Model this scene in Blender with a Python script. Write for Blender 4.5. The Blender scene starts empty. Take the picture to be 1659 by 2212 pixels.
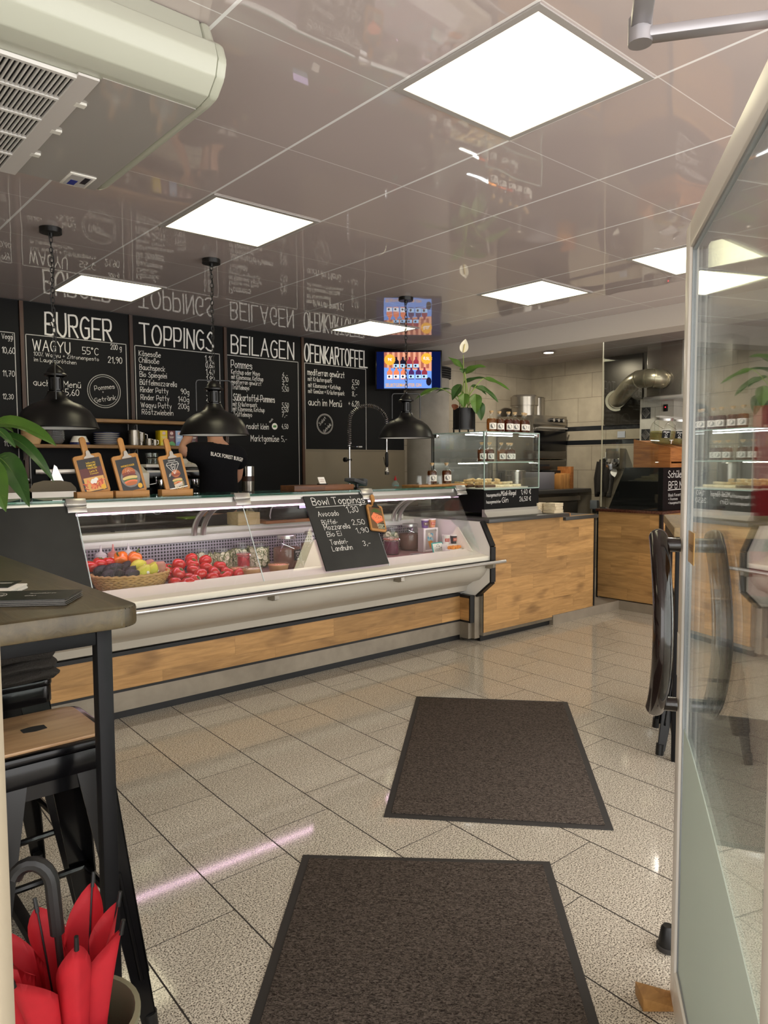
import bpy, bmesh, math, random
from mathutils import Vector, Matrix, Euler
from mathutils.bvhtree import BVHTree
random.seed(7)
S = bpy.context.scene
COL = S.collection
PI = math.pi
# ------------------------------------------------------------------ camera, world, exposure
def cam_matrix(yaw, p, r, loc):
    f = Vector((math.sin(yaw) * math.cos(p), math.cos(yaw) * math.cos(p), -math.sin(p)))
    rt = Vector((math.cos(yaw), -math.sin(yaw), 0)); d = f.cross(rt)
    c, s = math.cos(r), math.sin(r)
    R, D = rt * c + d * s, d * c - rt * s
    m = Matrix((R, -D, -f)).transposed().to_4x4(); m.translation = loc
    return m
cd = bpy.data.cameras.new('camera'); cam = bpy.data.objects.new('camera', cd); COL.objects.link(cam)
cam.matrix_world = cam_matrix(0.711938734, 0.066698, 0.00507, Vector((0, 0, 1.40)))
cd.sensor_fit = 'HORIZONTAL'; cd.sensor_width = 36; cd.lens = 36 * 1580.66 / 1659; cd.clip_start = .02
S.camera = cam
S.view_settings.view_transform = 'Standard'; S.view_settings.look = 'None'; S.view_settings.gamma = 1
S.view_settings.exposure = 0.47; S.view_settings.use_curve_mapping = False
S.cycles.use_denoising = True; S.cycles.max_bounces = 10; S.cycles.transparent_max_bounces = 32
S.cycles.glossy_bounces = 6; S.cycles.caustics_reflective = False; S.cycles.caustics_refractive = False
PANEL_L, DAY_L, LED_L = 3.2, 2.7, 11.0
w = bpy.data.worlds.new('daylight'); S.world = w; w.use_nodes = True
bg = w.node_tree.nodes['Background']; bg.inputs[0].default_value = (1.0, 0.975, 0.945, 1); bg.inputs[1].default_value = DAY_L
CEIL = 2.665
# ------------------------------------------------------------------ node helpers and materials
def nd(nt, t, ins=None, **pr):
    n = nt.nodes.new(t)
    for k, v in pr.items(): setattr(n, k, v)
    for k, v in (ins or {}).items():
        if isinstance(v, bpy.types.NodeSocket): nt.links.new(v, n.inputs[k])
        else: n.inputs[k].default_value = v
    return n
def mm(nt, op, a, b=None, c=None):
    ins = {0: a}
    if b is not None: ins[1] = b
    if c is not None: ins[2] = c
    return nd(nt, 'ShaderNodeMath', ins, operation=op).outputs[0]
def mixc(nt, f, a, b, bt='MIX'):
    return nd(nt, 'ShaderNodeMix', {0: f, 6: a, 7: b}, data_type='RGBA', blend_type=bt).outputs[2]
def hexc(h):
    h = h.lstrip('#'); o = []
    for i in (0, 2, 4):
        c = int(h[i:i + 2], 16) / 255
        o.append(c / 12.92 if c <= .04045 else ((c + .055) / 1.055) ** 2.4)
    return (*o, 1)
def C(c): return hexc(c) if isinstance(c, str) else (*c[:3], 1)
def newmat(name):
    m = bpy.data.materials.new(name); m.use_nodes = True
    return m, m.node_tree, m.node_tree.nodes['Principled BSDF']
def pbr(name, col, rough=.5, metal=0, var=0, vs=8, bump=0, bs=60, coat=0, trans=0, ior=1.5, alpha=1, spec=.5):
    m, nt, b = newmat(name)
    b.inputs['Roughness'].default_value = rough; b.inputs['Metallic'].default_value = metal
    b.inputs['Coat Weight'].default_value = coat; b.inputs['Coat Roughness'].default_value = .05
    b.inputs['Transmission Weight'].default_value = trans; b.inputs['IOR'].default_value = ior
    b.inputs['Specular IOR Level'].default_value = spec
    b.inputs['Alpha'].default_value = alpha
    co = nd(nt, 'ShaderNodeTexCoord').outputs['Object']
    col = C(col)
    if var:
        nz = nd(nt, 'ShaderNodeTexNoise', {'Vector': co, 'Scale': vs, 'Detail': 5.0}).outputs[0]
        r = nd(nt, 'ShaderNodeMapRange', {0: nz, 1: .3, 2: .7, 3: 1 - var, 4: 1 + var}).outputs[0]
        c2 = nd(nt, 'ShaderNodeVectorMath', {0: col[:3], 1: r}, operation='MULTIPLY').outputs[0]
        nt.links.new(c2, b.inputs['Base Color'])
    else: b.inputs['Base Color'].default_value = col
    if bump:
        nz = nd(nt, 'ShaderNodeTexNoise', {'Vector': co, 'Scale': bs, 'Detail': 4.0}).outputs[0]
        bp = nd(nt, 'ShaderNodeBump', {'Height': nz, 'Strength': bump, 'Distance': .01})
        nt.links.new(bp.outputs[0], b.inputs['Normal'])
    return m
def emis(name, col, s):
    m, nt, b = newmat(name); nt.nodes.remove(b)
    e = nd(nt, 'ShaderNodeEmission', {0: C(col), 1: s})
    nt.links.new(e.outputs[0], nt.nodes['Material Output'].inputs[0]); return m
def glass(name, tint=(1, 1, 1), refl=1.0, rough=0.0, body=0.0, bodycol=(1, 1, 1)):
    """thin clear sheet: fresnel mirror over straight see-through, with an optional milky share"""
    m, nt, b = newmat(name); nt.nodes.remove(b)
    bf = nd(nt, 'ShaderNodeNewGeometry').outputs['Backfacing']
    ior = nd(nt, 'ShaderNodeMapRange', {0: bf, 1: 0.0, 2: 1.0, 3: 1.5, 4: 1 / 1.5}).outputs[0]
    fr = nd(nt, 'ShaderNodeFresnel', {0: ior}).outputs[0]
    fr = mm(nt, 'MULTIPLY', fr, refl)
    tr = nd(nt, 'ShaderNodeBsdfTransparent', {0: C(tint)}).outputs[0]
    if body:
        df = nd(nt, 'ShaderNodeBsdfDiffuse', {0: C(bodycol)}).outputs[0]
        tl = nd(nt, 'ShaderNodeBsdfTranslucent', {0: C(bodycol)}).outputs[0]
        df = nd(nt, 'ShaderNodeMixShader', {0: .35, 1: df, 2: tl}).outputs[0]
        tr = nd(nt, 'ShaderNodeMixShader', {0: body, 1: tr, 2: df}).outputs[0]
    gl = nd(nt, 'ShaderNodeBsdfGlossy', {'Color': (1, 1, 1, 1), 'Roughness': rough}).outputs[0]
    mx = nd(nt, 'ShaderNodeMixShader', {0: fr, 1: tr, 2: gl})
    nt.links.new(mx.outputs[0], nt.nodes['Material Output'].inputs[0]); return m
def wood(name, c1, c2, c3, L=0, A=2, pw=.14, pl=.9, rough=.5, grain=1.0, seam=.35, coat=0):
    """boards running along axis L, stacked along axis A, each with its own tone, grain and knots"""
    m, nt, b = newmat(name)
    co = nd(nt, 'ShaderNodeTexCoord').outputs['Object']
    sp = nd(nt, 'ShaderNodeSeparateXYZ', {0: co}).outputs
    l, a = sp[L], sp[A]; o3 = sp[3 - L - A]
    row = mm(nt, 'FLOOR', mm(nt, 'DIVIDE', a, pw))
    l2 = mm(nt, 'ADD', mm(nt, 'DIVIDE', l, pl), mm(nt, 'MULTIPLY', row, .381))
    idn = mm(nt, 'FLOOR', l2)
    key = nd(nt, 'ShaderNodeCombineXYZ', {0: row, 1: idn, 2: 3.7}).outputs[0]
    wn = nd(nt, 'ShaderNodeTexWhiteNoise', {0: key}, noise_dimensions='3D').outputs[0]
    gv = nd(nt, 'ShaderNodeCombineXYZ', {0: mm(nt, 'MULTIPLY_ADD', l, 1.6, mm(nt, 'MULTIPLY', wn, 31)), 1: mm(nt, 'MULTIPLY', a, 16.0), 2: mm(nt, 'MULTIPLY', o3, 16.0)}).outputs[0]
    g = nd(nt, 'ShaderNodeTexNoise', {'Vector': gv, 'Scale': 2.2, 'Detail': 7.0, 'Roughness': .62, 'Distortion': .9}).outputs[0]
    kv = nd(nt, 'ShaderNodeCombineXYZ', {0: mm(nt, 'MULTIPLY_ADD', l, 3.0, mm(nt, 'MULTIPLY', wn, 17)), 1: mm(nt, 'MULTIPLY', a, 9.0), 2: mm(nt, 'MULTIPLY', o3, 9.0)}).outputs[0]
    k = nd(nt, 'ShaderNodeTexNoise', {'Vector': kv, 'Scale': 1.0, 'Detail': 2.0}).outputs[0]
    k = nd(nt, 'ShaderNodeMapRange', {0: k, 1: .56, 2: .80, 3: 0.0, 4: 1.0}).outputs[0]
    gr = nd(nt, 'ShaderNodeMapRange', {0: g, 1: .32, 2: .68, 3: 0.0, 4: grain}).outputs[0]
    c = mixc(nt, gr, C(c1), C(c2))
    c = mixc(nt, mm(nt, 'MULTIPLY', k, .8), c, C(c3))
    tone = nd(nt, 'ShaderNodeMapRange', {0: wn, 1: 0.0, 2: 1.0, 3: .78, 4: 1.15}).outputs[0]
    c = nd(nt, 'ShaderNodeVectorMath', {0: c, 1: tone}, operation='MULTIPLY').outputs[0]
    if seam:
        fa = mm(nt, 'ABSOLUTE', mm(nt, 'SUBTRACT', mm(nt, 'FRACT', mm(nt, 'DIVIDE', a, pw)), .5))
        fl = mm(nt, 'ABSOLUTE', mm(nt, 'SUBTRACT', mm(nt, 'FRACT', l2), .5))
        s1 = mm(nt, 'GREATER_THAN', fa, .5 - .0012 / pw); s2 = mm(nt, 'GREATER_THAN', fl, .5 - .0012 / pl)
        c = mixc(nt, mm(nt, 'MULTIPLY', mm(nt, 'MAXIMUM', s1, s2), seam), c, C(c3))
    nt.links.new(c, b.inputs['Base Color']); b.inputs['Roughness'].default_value = rough
    b.inputs['Coat Weight'].default_value = coat
    bp = nd(nt, 'ShaderNodeBump', {'Height': g, 'Strength': .12, 'Distance': .01})
    nt.links.new(bp.outputs[0], b.inputs['Normal'])
    return m
def floor_mat():
    m, nt, b = newmat('speckled_granite_tiles')
    co = nd(nt, 'ShaderNodeTexCoord').outputs['Object']
    sp = nd(nt, 'ShaderNodeSeparateXYZ', {0: co}).outputs
    x, y = sp[0], sp[1]
    v = mm(nt, 'DIVIDE', mm(nt, 'SUBTRACT', mm(nt, 'MULTIPLY_ADD', y, -.041, x), 1.6135), .304)
    row = mm(nt, 'FLOOR', v)
    u = mm(nt, 'DIVIDE', mm(nt, 'SUBTRACT', mm(nt, 'SUBTRACT', y, 2.940), mm(nt, 'MULTIPLY', mm(nt, 'ADD', row, 1.0), .176)), .601)
    fu = mm(nt, 'ABSOLUTE', mm(nt, 'SUBTRACT', mm(nt, 'FRACT', u), .5)); fv = mm(nt, 'ABSOLUTE', mm(nt, 'SUBTRACT', mm(nt, 'FRACT', v), .5))
    grout = mm(nt, 'MAXIMUM', mm(nt, 'GREATER_THAN', fu, .5 - .0016 / .6), mm(nt, 'GREATER_THAN', fv, .5 - .0026 / .304))
    key = nd(nt, 'ShaderNodeCombineXYZ', {0: row, 1: mm(nt, 'FLOOR', u), 2: 1.3}).outputs[0]
    wn = nd(nt, 'ShaderNodeTexWhiteNoise', {0: key}, noise_dimensions='3D').outputs[0]
    n1 = nd(nt, 'ShaderNodeTexNoise', {'Vector': co, 'Scale': 210.0, 'Detail': 2.5, 'Roughness': .6}).outputs[0]
    n2 = nd(nt, 'ShaderNodeTexNoise', {'Vector': co, 'Scale': 120.0, 'Detail': 2.0}).outputs[0]
    sp1 = nd(nt, 'ShaderNodeMapRange', {0: n1, 1: .41, 2: .50, 3: 1.0, 4: 0.0}).outputs[0]
    sp2 = nd(nt, 'ShaderNodeMapRange', {0: n2, 1: .52, 2: .64, 3: 0.0, 4: 1.0}).outputs[0]
    c = mixc(nt, sp2, C('#c9c0b0'), C('#e4dccb'))
    c = mixc(nt, mm(nt, 'MULTIPLY', sp1, .95), c, C('#51493f'))
    t = nd(nt, 'ShaderNodeMapRange', {0: wn, 3: .975, 4: 1.025}).outputs[0]
    c = nd(nt, 'ShaderNodeVectorMath', {0: c, 1: t}, operation='MULTIPLY').outputs[0]
    c = mixc(nt, grout, c, C('#2a241f'))
    nt.links.new(c, b.inputs['Base Color'])
    rg = nd(nt, 'ShaderNodeMapRange', {0: grout, 3: .07, 4: .8}).outputs[0]
    nt.links.new(rg, b.inputs['Roughness'])
    return m
def ceil_mat():
    m, nt, b = newmat('glossy_ceiling_panels')
    co = nd(nt, 'ShaderNodeTexCoord').outputs['Object']
    sp = nd(nt, 'ShaderNodeSeparateXYZ', {0: co}).outputs
    fx = mm(nt, 'ABSOLUTE', mm(nt, 'SUBTRACT', mm(nt, 'FRACT', mm(nt, 'DIVIDE', mm(nt, 'SUBTRACT', sp[0], .4466 - .3125), .625)), .5))
    fy = mm(nt, 'ABSOLUTE', mm(nt, 'SUBTRACT', mm(nt, 'FRACT', mm(nt, 'DIVIDE', mm(nt, 'SUBTRACT', sp[1], 1.299 - .3125), .625)), .5))
    gx = mm(nt, 'LESS_THAN', fx, .006 / .625); gy = mm(nt, 'LESS_THAN', fy, .0022 / .625)
    grid = mm(nt, 'MAXIMUM', gx, mm(nt, 'MULTIPLY', gy, .7))
    c = mixc(nt, grid, C('#c6b9b6'), C('#ffffff'))
    nt.links.new(c, b.inputs['Base Color'])
    b.inputs['Roughness'].default_value = .02; b.inputs['IOR'].default_value = 2.0
    ix = mm(nt, 'FLOOR', mm(nt, 'DIVIDE', mm(nt, 'SUBTRACT', sp[0], .4466), .625)); iy = mm(nt, 'FLOOR', mm(nt, 'DIVIDE', mm(nt, 'SUBTRACT', sp[1], 1.299), .625))
    off = nd(nt, 'ShaderNodeCombineXYZ', {0: mm(nt, 'MULTIPLY', ix, 5.3), 1: mm(nt, 'MULTIPLY', iy, 3.1)}).outputs[0]
    vv = nd(nt, 'ShaderNodeVectorMath', {0: co, 1: off}, operation='ADD').outputs[0]
    n = nd(nt, 'ShaderNodeTexNoise', {'Vector': vv, 'Scale': 1.9, 'Detail': 1.0}).outputs[0]
    bp = nd(nt, 'ShaderNodeBump', {'Height': n, 'Strength': .14, 'Distance': .02})
    nt.links.new(bp.outputs[0], b.inputs['Normal'])
    return m
def tile_mat(name, c1, seam, tw=.6, th=.3, L=1, z0=0, bands=()):
    m, nt, b = newmat(name)
    co = nd(nt, 'ShaderNodeTexCoord').outputs['Object']
    sp = nd(nt, 'ShaderNodeSeparateXYZ', {0: co}).outputs
    z = mm(nt, 'DIVIDE', mm(nt, 'SUBTRACT', sp[2], z0), th); row = mm(nt, 'FLOOR', z)
    u = mm(nt, 'ADD', mm(nt, 'DIVIDE', sp[L], tw), mm(nt, 'MULTIPLY', row, .33))
    fu = mm(nt, 'ABSOLUTE', mm(nt, 'SUBTRACT', mm(nt, 'FRACT', u), .5)); fz = mm(nt, 'ABSOLUTE', mm(nt, 'SUBTRACT', mm(nt, 'FRACT', z), .5))
    g = mm(nt, 'MAXIMUM', mm(nt, 'GREATER_THAN', fu, .5 - .002 / tw), mm(nt, 'GREATER_THAN', fz, .5 - .002 / th))
    n = nd(nt, 'ShaderNodeTexNoise', {'Vector': co, 'Scale': 6.0, 'Detail': 6.0}).outputs[0]
    t = nd(nt, 'ShaderNodeMapRange', {0: n, 1: .3, 2: .7, 3: .88, 4: 1.1}).outputs[0]
    c = nd(nt, 'ShaderNodeVectorMath', {0: C(c1)[:3], 1: t}, operation='MULTIPLY').outputs[0]
    c = mixc(nt, g, c, C(seam))
    for a0, a1 in bands:
        f = mm(nt, 'MULTIPLY', mm(nt, 'GREATER_THAN', sp[2], a0), mm(nt, 'LESS_THAN', sp[2], a1))
        c = mixc(nt, f, c, C('#15171a'))
    nt.links.new(c, b.inputs['Base Color']); b.inputs['Roughness'].default_value = .38
    return m
def dots_mat(name, c1, c2, pitch, r, L=0):
    m, nt, b = newmat(name)
    co = nd(nt, 'ShaderNodeTexCoord').outputs['Object']
    sp = nd(nt, 'ShaderNodeSeparateXYZ', {0: co}).outputs
    u = mm(nt, 'SUBTRACT', mm(nt, 'FRACT', mm(nt, 'DIVIDE', sp[L], pitch)), .5); v = mm(nt, 'SUBTRACT', mm(nt, 'FRACT', mm(nt, 'DIVIDE', sp[2], pitch)), .5)
    d = mm(nt, 'SQRT', mm(nt, 'ADD', mm(nt, 'MULTIPLY', u, u), mm(nt, 'MULTIPLY', v, v)))
    c = mixc(nt, mm(nt, 'LESS_THAN', d, r), C(c1), C(c2))
    nt.links.new(c, b.inputs['Base Color']); b.inputs['Roughness'].default_value = .4; b.inputs['Metallic'].default_value = .3
    return m
def mat_carpet():
    m, nt, b = newmat('dark_ribbed_carpet')
    co = nd(nt, 'ShaderNodeTexCoord').outputs['Object']
    sc = nd(nt, 'ShaderNodeVectorMath', {0: co, 1: (1.0, 2.0, 1.0)}, operation='MULTIPLY').outputs[0]
    n = nd(nt, 'ShaderNodeTexNoise', {'Vector': sc, 'Scale': 95.0, 'Detail': 3.0, 'Roughness': .65, 'Distortion': 1.2}).outputs[0]
    f = nd(nt, 'ShaderNodeMapRange', {0: n, 1: .38, 2: .64}).outputs[0]
    c = mixc(nt, f, C('#2b2521'), C('#70665e'))
    nt.links.new(c, b.inputs['Base Color']); b.inputs['Roughness'].default_value = .95; b.inputs['Specular IOR Level'].default_value = .1
    bp = nd(nt, 'ShaderNodeBump', {'Height': n, 'Strength': .8, 'Distance': .006}); nt.links.new(bp.outputs[0], b.inputs['Normal'])
    return m
def leaf_mat(name, c1, c2):
    m, nt, b = newmat(name)
    co = nd(nt, 'ShaderNodeTexCoord').outputs['Object']
    n = nd(nt, 'ShaderNodeTexNoise', {'Vector': co, 'Scale': 9.0, 'Detail': 3.0}).outputs[0]
    c = mixc(nt, n, C(c1), C(c2)); nt.links.new(c, b.inputs['Base Color'])
    b.inputs['Roughness'].default_value = .32; b.inputs['Subsurface Weight'].default_value = 0
    return m
# ------------------------------------------------------------------ mesh builder
GL = {'A': '03 3b 63|16 56', 'B': '03 0b|~0b 3b 59 37 07|~07 47 55 43 03', 'C': '~5a 3b 1a 07 14 33 54', 'E': '5b 0b 03 53|07 47', 'F': '5b 0b 03|07 47', 'G': '~5a 3b 1a 07 14 33 54|54 57 37', 'H': '03 0b|53 5b|07 57', 'I': '03 0b', 'K': '03 0b|5b 07 53', 'L': '0b 03 53', 'M': '03 0b 36 6b 63', 'N': '03 0b 53 5b', 'O': '~3b 1a 07 14 33 54 67 5a 3b', 'P': '03 0b|~0b 4b 59 46 06', 'R': '03 0b|~0b 4b 59 47 07|27 53', 'S': '~5a 3b 19 28 46 55 43 23 04', 'T': '0b 6b|3b 33', 'U': '~0b 05 23 43 55 5b', 'V': '0b 33 6b', 'W': '0b 23 4a 63 8b', 'Y': '0b 37 6b|37 33', 'Z': '0b 5b 03 53',
      'a': '~48 28 06 14 33 46|48 43', 'b': '0b 03|~06 28 47 45 33 04', 'c': '~47 28 06 05 23 44', 'd': '4b 43|~46 28 06 05 23 44', 'e': '~06 46 47 28 06 04 23 44', 'f': '~4b 3b 2a 23|08 48', 'g': '~46 28 06 05 23 44|~48 42 30 10', 'h': '0b 03|~06 28 47 43', 'i': '08 03|0a 0b', 'k': '0b 03|48 05 43', 'l': '0b 03', 'm': '08 03|~06 18 37 33|~36 58 67 63', 'n': '08 03|~06 28 47 43', 'o': '~28 06 05 23 45 46 28', 'p': '08 00|~06 28 47 45 33 04', 'q': '~46 28 06 05 23 44|48 40', 'r': '08 03|~06 28 38', 's': '~47 28 07 26 45 33 04', 't': '2b 24 33|08 48', 'u': '~08 04 23 45|48 43', 'v': '08 23 48', 'w': '08 13 37 53 68', 'x': '08 43|03 48', 'y': '08 24|48 10', 'z': '08 48 03 43',
      'ß': '03 0a|~0a 2b 3a 28 46 44 23 13', '0': '~2b 09 05 23 45 49 2b', '1': '09 2b 23', '2': '~09 1b 3b 49 37 03|03 43', '3': '~0a 2b 49 27 45 23 04', '4': '3b 06 46|37 33', '5': '4b 0b 07|~07 27 46 44 23 03', '6': '~3b 18 05 23 44 46 27 06', '7': '0b 4b 13|17 37', '8': '~27 09 2b 49 27 04 23 44 27', '9': '~48 27 09 2b 49 46 23',
      ',': '14 02', '.': '03 03', '+': '25 29|07 47', '-': '06 36', '%': '4b 03|0b 0a|44 43', '°': '~1b 0a 19 2a 1b', '€': '~5a 3b 17 33 54|06 46|08 48', '!': '0b 06|03 03'}
for _u, _b in (('ä', 'a'), ('ö', 'o'), ('ü', 'u')): GL[_u] = GL[_b] + '|1a 1b|3a 3b'
class MB:
    def __init__(s): s.bm = bmesh.new()
    def _merge(s, b2, mat=None, mi=0):
        if mat is not None: bmesh.ops.transform(b2, matrix=mat, verts=b2.verts)
        for f in b2.faces: f.material_index = mi
        me = bpy.data.meshes.new('t'); b2.to_mesh(me); b2.free(); s.bm.from_mesh(me); bpy.data.meshes.remove(me); return s
    def faces(s, vs, fs, mi=0):
        v = [s.bm.verts.new(p) for p in vs]
        for f in fs:
            try: s.bm.faces.new([v[i] for i in f]).material_index = mi
            except ValueError: pass
        return s
    def box(s, x0, x1, y0, y1, z0, z1, bv=0, mi=0, M=None, seg=2):
        b2 = bmesh.new(); bmesh.ops.create_cube(b2, size=1)
        bmesh.ops.transform(b2, matrix=Matrix.Translation(((x0 + x1) / 2, (y0 + y1) / 2, (z0 + z1) / 2)) @ Matrix.Diagonal((abs(x1 - x0), abs(y1 - y0), abs(z1 - z0), 1)), verts=b2.verts)
        if bv: bmesh.ops.bevel(b2, geom=b2.edges[:], offset=bv, segments=seg, profile=.5, affect='EDGES')
        return s._merge(b2, M, mi)
    def prism(s, poly, ax, a0, a1, bv=0, mi=0, M=None):
        """polygon in the plane across axis ax (x: (y,z), y: (x,z), z: (x,y)) pushed from a0 to a1"""
        def P(p, a): return (a, *p) if ax == 'x' else ((p[0], a, p[1]) if ax == 'y' else (*p, a))
        b2 = bmesh.new(); n = len(poly)
        v0 = [b2.verts.new(P(p, a0)) for p in poly]; v1 = [b2.verts.new(P(p, a1)) for p in poly]
        b2.faces.new(v0); b2.faces.new(v1[::-1])
        for i in range(n): b2.faces.new((v0[i], v1[i], v1[(i + 1) % n], v0[(i + 1) % n]))
        bmesh.ops.recalc_face_normals(b2, faces=b2.faces)
        if bv: bmesh.ops.bevel(b2, geom=b2.edges[:], offset=bv, segments=2, profile=.5, affect='EDGES')
        return s._merge(b2, M, mi)
    def tube(s, pts, r, n=8, closed=False, caps=True, mi=0, M=None):
        pts = [Vector(p) for p in pts]; N = len(pts)
        rs = r if isinstance(r, (list, tuple)) else [r] * N
        b2 = bmesh.new(); rings = []; up = None
        for i, p in enumerate(pts):
            a = pts[(i + 1) % N] if (closed or i < N - 1) else p; b = pts[(i - 1) % N] if (closed or i > 0) else p
            t = (a - b).normalized()
            if up is None:
                up = Vector((0, 0, 1)) if abs(t.z) < .9 else Vector((1, 0, 0))
            u = (up - t * up.dot(t))
            u = u.normalized() if u.length > 1e-6 else t.orthogonal().normalized()
            up = u; q = t.cross(u)
            rings.append([b2.verts.new(p + (u * math.cos(2 * PI * k / n) + q * math.sin(2 * PI * k / n)) * rs[i]) for k in range(n)])
        for i in range(N if closed else N - 1):
            A, B = rings[i], rings[(i + 1) % N]
            for k in range(n): b2.faces.new((A[k], A[(k + 1) % n], B[(k + 1) % n], B[k]))
        if caps and not closed: b2.faces.new(rings[0][::-1]); b2.faces.new(rings[-1])
        bmesh.ops.recalc_face_normals(b2, faces=b2.faces)
        return s._merge(b2, M, mi)
    def cyl(s, p0, p1, r0, r1=None, n=20, mi=0, M=None): return s.tube([p0, p1], [r0, r0 if r1 is None else r1], n, mi=mi, M=M)
    def lathe(s, prof, c=(0, 0, 0), n=28, mi=0, M=None, cap=True):
        b2 = bmesh.new(); rings = []
        for r, z in prof:
            rings.append([b2.verts.new((c[0] + r * math.cos(2 * PI * k / n), c[1] + r * math.sin(2 * PI * k / n), c[2] + z)) for k in range(n)] if r > 1e-5 else [b2.verts.new((c[0], c[1], c[2] + z))])
        for A, B in zip(rings, rings[1:]):
            for k in range(n):
                q = [A[k % len(A)], A[(k + 1) % len(A)], B[(k + 1) % len(B)], B[k % len(B)]]
                q = [v for i, v in enumerate(q) if v not in q[:i]]
                if len(q) > 2: b2.faces.new(q)
        if cap:
            if len(rings[0]) > 2: b2.faces.new(rings[0][::-1])
            if len(rings[-1]) > 2: b2.faces.new(rings[-1])
        bmesh.ops.recalc_face_normals(b2, faces=b2.faces)
        return s._merge(b2, M, mi)
    def ball(s, c, r, seg=16, M=None, mi=0, fn=None):
        b2 = bmesh.new(); bmesh.ops.create_uvsphere(b2, u_segments=seg, v_segments=max(6, seg * 2 // 3), radius=1)
        r = r if isinstance(r, (tuple, list)) else (r, r, r)
        if fn:
            for v in b2.verts: v.co = fn(v.co)
        bmesh.ops.transform(b2, matrix=Matrix.Translation(c) @ (M or Matrix()) @ Matrix.Diagonal((*r, 1)), verts=b2.verts)
        return s._merge(b2, None, mi)
    def text(s, body, M, width=None, cap=.1, thin=0.0, mi=0, align='LEFT', ext=0.0):
        """lettering standing in the local xz plane of M, facing -y; cap = capital height"""
        cu = bpy.data.curves.new('t', 'FONT'); cu.body = body; cu.size = 1; cu.offset = thin; cu.resolution_u = 3
        ob = bpy.data.objects.new('t', cu); me = bpy.data.meshes.new_from_object(ob)
        bpy.data.objects.remove(ob); bpy.data.curves.remove(cu)
        if not me.vertices: return s
        xs = [v.co.x for v in me.vertices]; x0, x1 = min(xs), max(xs)
        k = cap / .727; kx = width / (x1 - x0) if width else k
        sh = -x0 * kx if align == 'LEFT' else -(x0 + x1) / 2 * kx
        for v in me.vertices: v.co = (v.co.x * kx + sh, 0, v.co.y * k)
        me.transform(M)
        b2 = bmesh.new(); b2.from_mesh(me); bpy.data.meshes.remove(me)
        return s._merge(b2, None, mi)
    def hand(s, body, M, width=None, cap=.1, thin=None, mi=0, align='LEFT', lw=None):
        """single-stroke hand lettering in the local xz plane of M"""
        lw = lw or max(cap * .085, .0021); strokes = []; x = 0.0; rn = random.Random(len(body) * 7 + ord(body[0]))
        for chh in body:
            if chh == ' ': x += 3.5; continue
            g = GL.get(chh)
            if g is None: print('no glyph', chh); continue
            mx = 0; jy = rn.uniform(-.25, .25); sl = rn.uniform(-.03, .05)
            for st_ in g.split('|'):
                sm = st_[0] == '~'; q = st_.lstrip('~').split(); P = [(int(a[0], 36), int(a[1], 36) - 3) for a in q]; mx = max(mx, max(a for a, _ in P))
                if sm and len(P) > 2:
                    cl = P[0] == P[-1]; R = []; n = len(P)
                    for i in range(n - 1):
                        p0 = P[i - 1] if i > 0 else (P[-2] if cl else P[0]); p1, p2 = P[i], P[i + 1]; p3 = P[i + 2] if i + 2 < n else (P[1] if cl else P[-1])
                        for k in range(4):
                            u = k / 4; R.append(tuple(.5 * (2 * p1[d] + (p2[d] - p0[d]) * u + (2 * p0[d] - 5 * p1[d] + 4 * p2[d] - p3[d]) * u * u + (3 * p1[d] - p0[d] - 3 * p2[d] + p3[d]) * u ** 3) for d in (0, 1)))
                    R.append(P[-1]); P = R
                strokes.append([(x + a + sl * b_, b_ + (jy if b_ > 0 else 0)) for a, b_ in P])
            x += mx + 2.0
        tot = max(x - 2.0, .5); kz = cap / 8; kx = width / tot if width else kz * .8; sh = -tot * kx / 2 if align == 'C' else 0
        t = MB()
        for P in strokes:
            P = [(a * kx + sh, b_ * kz) for a, b_ in P]
            if len(P) == 1 or P[0] == P[-1] and len(P) == 2: P = [(P[0][0] - lw * .01, P[0][1]), (P[0][0] + lw * .01, P[0][1] + lw * .3)]
            t.ribbon(P, lw)
        for i, v in enumerate(t.bm.verts): v.co.y -= (i // 4 % 7) * .00003
        return s._merge(t.bm, M, mi)
    def ribbon(s, pts, wd, mi=0, y=0):
        """flat line of width wd through (x,z) points at depth y"""
        for (a, b) in zip(pts, pts[1:]):
            a, b = Vector((a[0], 0, a[1])), Vector((b[0], 0, b[1])); t = (b - a)
            if t.length < 1e-6: continue
            t.normalize(); q = Vector((t.z, 0, -t.x)) * wd / 2; e = t * wd / 2
            P = [a - e - q, b + e - q, b + e + q, a - e + q]
            s.faces([(p.x, y, p.z) for p in P], [(0, 1, 2, 3)], mi)
        return s
    def disc(s, c, r, y=0, n=24, mi=0, rz=None, a0=0, a1=2 * PI):
        rz = rz or r
        s.faces([(c[0] + r * math.cos(a0 + (a1 - a0) * k / n), y, c[1] + rz * math.sin(a0 + (a1 - a0) * k / n)) for k in range(n)], [tuple(range(n))], mi); return s
    def ring(s, c, r, wd, y=0, n=40, mi=0):
        return s.ribbon([(c[0] + r * math.cos(2 * PI * k / n), c[1] + r * math.sin(2 * PI * k / n)) for k in range(n + 1)], wd, mi, y)
    def xf(s, M): bmesh.ops.transform(s.bm, matrix=M, verts=s.bm.verts); return s
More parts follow.
